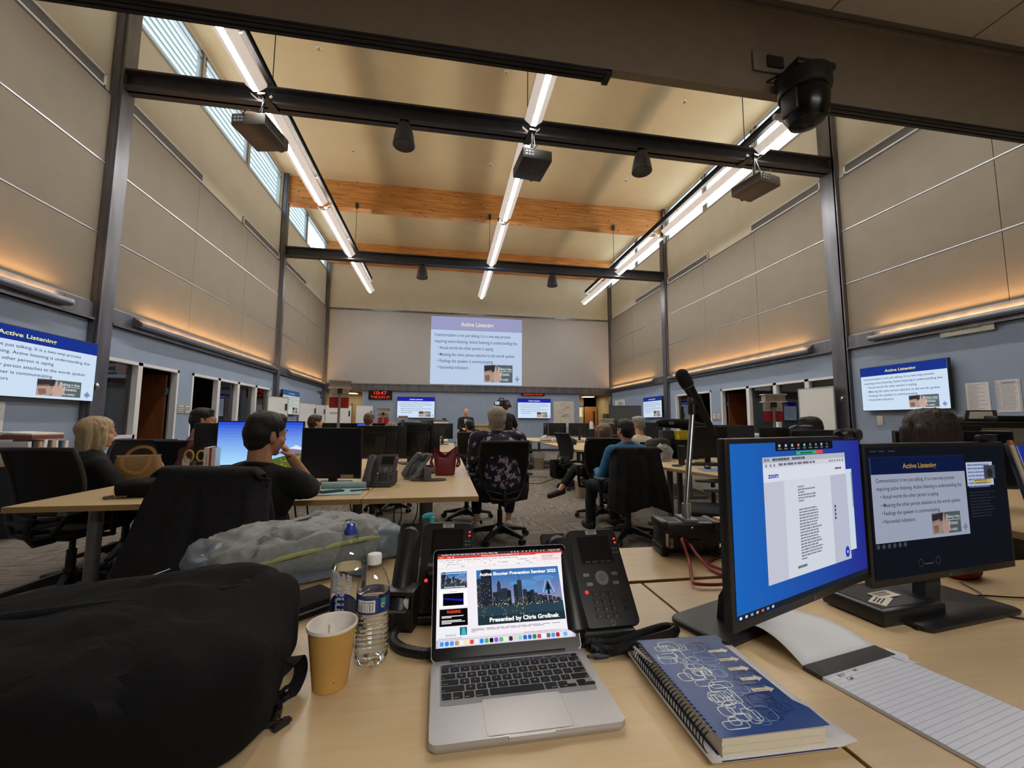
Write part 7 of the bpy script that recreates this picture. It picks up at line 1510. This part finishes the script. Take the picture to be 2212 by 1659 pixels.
whiteboard('whiteboard against the blue wall under the coat hooks, first of the close pair', (XL+.18, 15.2, 0), 1, -.25, 1.0, 1.1, .75); whiteboard('whiteboard against the blue wall under the coat hooks, second of the close pair', (XL+.18, 16.35, 0), 1, -.25, 1.0, 1.1, .75)
whiteboard('whiteboard with faint writing at the far corner, before the tan door', (-3.75, 15.6, 0), .45, -1, .85, 1.25, .55, 1); whiteboard('blank cream board next to the board with faint writing, by the red flag', (-3.05, 16.6, 0), .9, -1, .7, 1.35, .5)
t = thing('flip_chart', 'white flip chart pad on an easel before the end wall', 'flip chart', (-.10, 13.4, 0), .05)
MB(False).box(-.23, .23, 0, .02, .72, 1.27).build('pad', M_paper, t); MB(False).box(-.235, .235, -.01, .03, 1.25, 1.30).build('clamp_bar', M_gry, t); MB().box(.04, .16, -.02, .03, 1.3, 1.36, bev=.02).build('pen_pot', M_blk, t)
for x in (-.2, .2): MB().cyl((x, .01, .72), (x*1.2, .0, 0), .012).build('leg', M_gry, t)
MB().cyl((0, .02, 1.25), (0, .45, 0), .012).build('leg', M_gry, t)
c = Cv(.4, .4, .001); c.disc(.2, .36, .02, M_gry, 1); c.greek(.03, .12, .34, mat('faint_line', 'c2c4c6', .8), 3, .004, 1, 0, .06); c.build('print', t, (0, -.002, .98))
def post_sign(label, loc, rz, zt, word, flag=True, fc=None):
    t = thing('sign_post', label, 'sign', loc, rz); h = zt-loc[2]; M_sg = mat('sign_grey', 'a49f96', .5); M_sl = mat('sign_lip', 'd2cfc8', .5)
    MB().cyl((0, 0, 0), (0, 0, h-.10), .016, n=12).build('pole', mat('pole_beige', '9c968b', .4, .3), t); MB().lathe([(0, 0), (.10, 0), (.10, .008), (.02, .014), (0, .014)], 20).build('foot', M_gry, t); MB().box(-.025, .025, -.03, .03, h-.16, h-.10).build('socket', M_blk2, t)
    MB(False).box(-.115, .115, -.05, .05, h-.095, h-.005).build('head', M_sg, t)
    MB(False).box(-.13, .13, -.06, .06, h-.012, h).build('lip', M_sl, t); MB(False).box(-.13, .13, -.06, .06, h-.10, h-.088).build('lip', M_sl, t); MB(False).box(.1151, .1155, -.045, .045, h-.085, h-.015).build('end_shade_plate', mat('hollow_shade', '2a1c1a', .8), t)  # thin dark plate paints the shade of a hollow sign end
    c = Cv(.2, .06, .0006); c.text(word, .1, .018, .036, mat('sign_letter', '857f77', .6), 1, 'C', .01); c.build('lettering', t, (0, -.0505, h-.05))
    if flag:
        f = MB(False)
        def panel(z0, z1, m):
            f.use(m)
            for i in range(8): 
                x0, x1 = -.11+i*.0275, -.11+(i+1)*.0275; y = lambda x: .024+.006*math.sin(x*40); f.face([(x0, y(x0), z0), (x1, y(x1), z0), (x1, y(x1), z1), (x0, y(x0), z1)])
        panel(h-.335, h-.205, mat('flag_red', 'b3283a', .7)); panel(h-.205, h-.105, mat('flag_white', 'd8d6d4', .7)); o = f.build('flag', None, t, auto=0); s = o.modifiers.new('thickness', 'SOLIDIFY'); s.thickness = .002
        c = Cv(.2, .04, .0006); c.text('SAFETY', .05, .01, .024, M_ink, 1, 'C'); c.text('IN USE', .155, .01, .024, M_ink, 1, 'C'); c.build('flag_print', t, (0, .014, h-.17))
    return t
post_sign('tallest grey sign post with red and white flag, before the tan door', (-1.26, 5.25, .7405), .35, 1.72, 'PLANS'); post_sign('cream sign post with red and white flag beside the checked-collar man', (-1.25, 8.85, .7405), 0, 1.52, 'OPS')
post_sign('cream sign post with red and white flag before the office windows, beside the microphone', (3.95, 4.42, .7405), -.25, 1.58, 'OPS'); post_sign('low white sign post without flag beside the long-haired person', (3.12, 7.62, .7405), -.1, 1.31, 'LOGISTICS', False); post_sign('small cream desk sign below the wall screen with the clock', (-1.05, 10.95, .7405), 0, 1.385, 'FINANCE', False)
t = thing('copier', 'large grey and black office copier below the wall notices, paper taped to its side', 'copier', (4.95, 3.05, 0), -.35)
MB().box(-.45, .55, -.30, .32, .06, 1.20, bev=.02).build('body', mat('copier_grey', '8c8880', .5), t); MB().box(-.47, .57, -.32, .33, 1.20, 1.245, bev=.01).build('glass_deck', M_blk, t); MB().box(-.10, .45, -.22, .3, 1.245, 1.30, bev=.012).build('sheet_feeder', M_blk, t)
MB(False).prism([(-.16, 0), (.10, 0), (.13, .10), (-.10, .10)], -.01, .01, Matrix.Translation((-.1, -.1, 1.26)) @ Matrix.Rotation(PI/2-.5, 4, 'X')).build('control_panel', M_blk2, t); MB(False).prism([(-.12, .01), (.07, .01), (.09, .085), (-.08, .085)], .0105, .012, Matrix.Translation((-.1, -.1, 1.26)) @ Matrix.Rotation(PI/2-.5, 4, 'X')).build('touch_display', mat('pale_lcd', 'd8d4c6', .3), t)
MB(False).box(-.475, -.44, -.31, .31, .3, 1.20).box(-.47, -.30, -.322, -.30, .3, 1.20).build('side_panel', M_blk, t); c = Cv(.22, .22, .0008); c.rect(0, 0, .22, .22, M_paper, 0); c.greek(.03, .19, .16, M_gry, 3, .004, 1, 3, .014); c.rect(.02, .03, .12, .12, mat('photo_plum', '2c1520', .6), 1); c.rect(.035, .085, .10, .11, M_paper, 2); c.rect(.055, .042, .085, .055, mat('photo_red', '8d3a2e', .6), 2); c.build('taped_notice', t, (-.20, -.3245, 1.06)); MB().cyl((-.385, -.322, 1.14), (-.385, -.330, 1.14), .018).build('lock', M_lampm, t)
for x in (-.4, .5):
    for y in (-.25, .27): MB().cyl((x, y-.02, .03), (x, y+.02, .03), .03).build('caster', M_blk, t)
t = thing('partition_board', 'dark grey pin-board screen at the far corner by the wall map', 'partition', (6.52, 14.2, 0), -.35); MB(False).box(-.55, .55, -.02, .02, .1, 1.85).build('panel', mat('board_grey', '4a4a4c', .8), t); MB(False).box(-.57, -.55, -.025, .025, 0, 1.87).box(.55, .57, -.025, .025, 0, 1.87).box(-.57, .57, -.025, .025, 1.85, 1.87).build('frame', M_blk2, t)
t = thing('steel_cabinet', 'dark brown-grey cabinet standing at the passage with the oak door', 'cabinet', (6.96, 16.6, 0)); MB(False).box(-.27, .27, -.2, .2, 0, 1.62).build('body', mat('cabinet_brown', '3d3935', .5), t); MB().box(.02, .03, -.21, -.2, .8, .95).build('handle', M_gry, t)
t = thing('lectern', 'pale maple lectern beside the bald man at the end wall', 'lectern', (1.28, 13.3, 0)); MB(False).box(-.30, .30, -.2, .2, 0, 1.12).build('body', mat('maple_pale', 'c9aa78', .5, var=.05), t); MB(False).box(-.33, .33, -.24, .24, 1.12, 1.16).build('top', MATS['maple_pale'], t)
t = thing('paper_stack', 'stack of white paper on top of the black monitors under the end wall screen', 'paper', (-.62, 11.42, 1.205)); MB(False).box(-.16, .16, -.1, .1, 0, .03).build('sheets', M_paper, t); MB().box(-.04, .06, -.06, .06, .03, .06).build('weight', M_blk, t)
# video camera on the shoulder
t = thing('video_camera', 'black video camera with lit fold-out display on the cameraman’s shoulder', 'camera', (1.30, 9.48, 1.665), .5); MB().box(-.06, .06, -.18, .12, -.07, .07, bev=.012).build('body', M_blk, t); MB().cyl((0, .12, 0), (0, .24, 0), .04).build('lens', M_blk2, t); MB().tube([(0, -.12, .07), (0, -.08, .12), (0, .06, .12), (0, .1, .07)], .012, 8).build('handle', M_blk, t)
MB(False).box(-.20, -.06, -.02, -.005, -.035, .045).build('display_flap', M_blk, t); c = Cv(.12, .065, .001); c.rect(0, 0, .12, .065, em('dfe6f2')); c.rect(.02, .02, .05, .05, em('3a3f48'), 2); c.rect(.07, .01, .10, .04, em('6a7080'), 2); c.build('display', t, (-.13, -.0205, .005))
t['label'] = 'black video camera with lit fold-out display on the shoulder of the cameraman'
t = thing('headphones', 'black headphones on the head of the cameraman', 'headphones', (1.42, 9.43, 1.60), rd(30)); MB().tube([(.095*math.cos(a), 0, .03+.115*math.sin(a)) for a in [PI*k/12 for k in range(13)]], .012, 8).build('band', M_blk, t)
for s in (-1, 1): MB().cyl((s*.078, 0, .01), (s*.112, 0, .01), .04).build('ear_cup', M_blk, t)
# bins
for lab, x, y, k in (('tan waste bin with white liner beside the bare ankle', 2.30, 6.62, 1.0), ('tan waste bin with white liner under the far desk across the aisle', 2.52, 11.0, 1.05)):
    t = thing('waste_bin', lab, 'bin', (x, y, 0), .1); t.scale = (k,)*3; MB().rings([[V((a, b, z)) for a, b in rrect(w, w*.75, .03, 3)] for z, w in ((0, .24), (.38, .30))]).build('tub', mat('bin_tan', 'a8977f', .6), t)
    MB().rings([[V((a*(1+.02*math.sin(i*1.7)), b*(1+.02*math.cos(i*2.1)), z+.012*math.sin(i*1.3)*(z < .4))) for i, (a, b) in enumerate(rrect(w, w*.75, .03, 5))] for z, w in ((.27, .305), (.33, .315), (.405, .315), (.41, .30), (.36, .285))], cap=False).build('liner', mat('liner_white', 'dcdad8', .5, bump=.3, bscale=60), t)
# kitchen glimpsed through the far door
t = thing('wall_cabinet', 'cream wall cabinets seen through the far doorway', 'cabinet', (6.3, 21.9, 1.55)); MB(False).box(-1.2, 1.2, -.3, .05, 0, .8).build('carcass', mat('cabinet_cream', 'ddd4ac', .5), t)
for k in range(5): MB(False).box(-1.15+k*.46, -.72+k*.46, -.32, -.3, .03, .77).build('door', MATS['cabinet_cream'], t)
bx('kitchen_counter', 5.2, 7.6, 21.2, 21.95, 0, .92, mat('counter_brown', '6a5a48', .5)); tag(bpy.data.objects['kitchen_counter'], 'brown kitchen counter seen through the far doorway', 'counter')
tag(bx('wall_shelf', 5.6, 7.2, 21.7, 21.98, 1.22, 1.25, M_blk2), 'dark shelf under the cream cabinets in the far doorway', 'shelf')
tag(bx('carton', 6.28, 6.62, 21.71, 21.95, 1.251, 1.50, mat('carton_yellow', 'd8b03c', .6), None, .01), 'yellow carton on the shelf seen through the far doorway', 'box')
for x in (6.72, 6.86, 6.98): tag(MB().lathe([(0, 0), (.05, 0), (.05, .16), (.03, .2), (0, .2)], 14).build('canister', M_blk2, None, (x, 21.83, 1.251)), 'dark canister on the shelf beside the yellow carton', 'canister', 'canisters on the kitchen shelf')
t = thing('thermos', 'white and black thermos jug below the far doorway', 'jug', (5.60, 15.2, .0)); MB().lathe([(0, 1.0), (.08, 1.0), (.08, 1.22), (.05, 1.3), (0, 1.3)], 18).build('jug', M_white, t); MB(False).box(-.3, .3, -.2, .2, 0, .999).build('stand', M_blk2, t)
# cables under the desks and across the carpet
rn = random.Random(6)
for k, (x, y) in enumerate(((-.75, 3.5), (-.66, 3.6), (-.55, 3.45), (-.4, 3.7), (-.33, 3.55), (-.25, 3.9))):
    cable('desk_cable', 'thin black cable hanging under the desk with the grey phones', [(x, y, .70), (x+rn.uniform(-.08, .08), y+.05, .4), (x+rn.uniform(-.15, .15), y+.1, .12), (x+rn.uniform(-.2, .2), y+rn.uniform(0, .3), .006), (x+rn.uniform(-.3, .3), y+rn.uniform(.1, .4), .006)], .005)['group'] = 'cables under the grey phone desk'
for k, (x, y) in enumerate(((-1.15, 3.1), (-1.05, 3.2), (-.95, 3.15))):
    cable('desk_cable', 'thin black cable hanging under the desk of the black-shirted man', [(x, y, .70), (x+.03, y+.05, .35), (x-.06+.05*k, y+.12, .05), (x+.1*k, y+.3, .006)], .006)['group'] = 'cables under the desk of the black-shirted man'
cable('floor_cable', 'dark cable trailing over the carpet to the suitcase', [(1.1, 8.0, .006), (1.5, 8.3, .006), (1.9, 8.2, .006), (2.2, 8.6, .006), (2.42, 8.9, .006)], .008)
cable('floor_cable', 'second dark cable curling over the carpet in the aisle', [(1.5, 8.2, .006), (1.75, 8.9, .006), (1.9, 9.3, .006), (2.3, 9.1, .006)], .006)
tag(bx('cable_strip', 2.6, 3.0, 9.3, 9.36, 0, .012, mat('yellow_strip', 'b5a03a', .6)), 'yellow strip on the carpet beside the suitcase', 'strip')
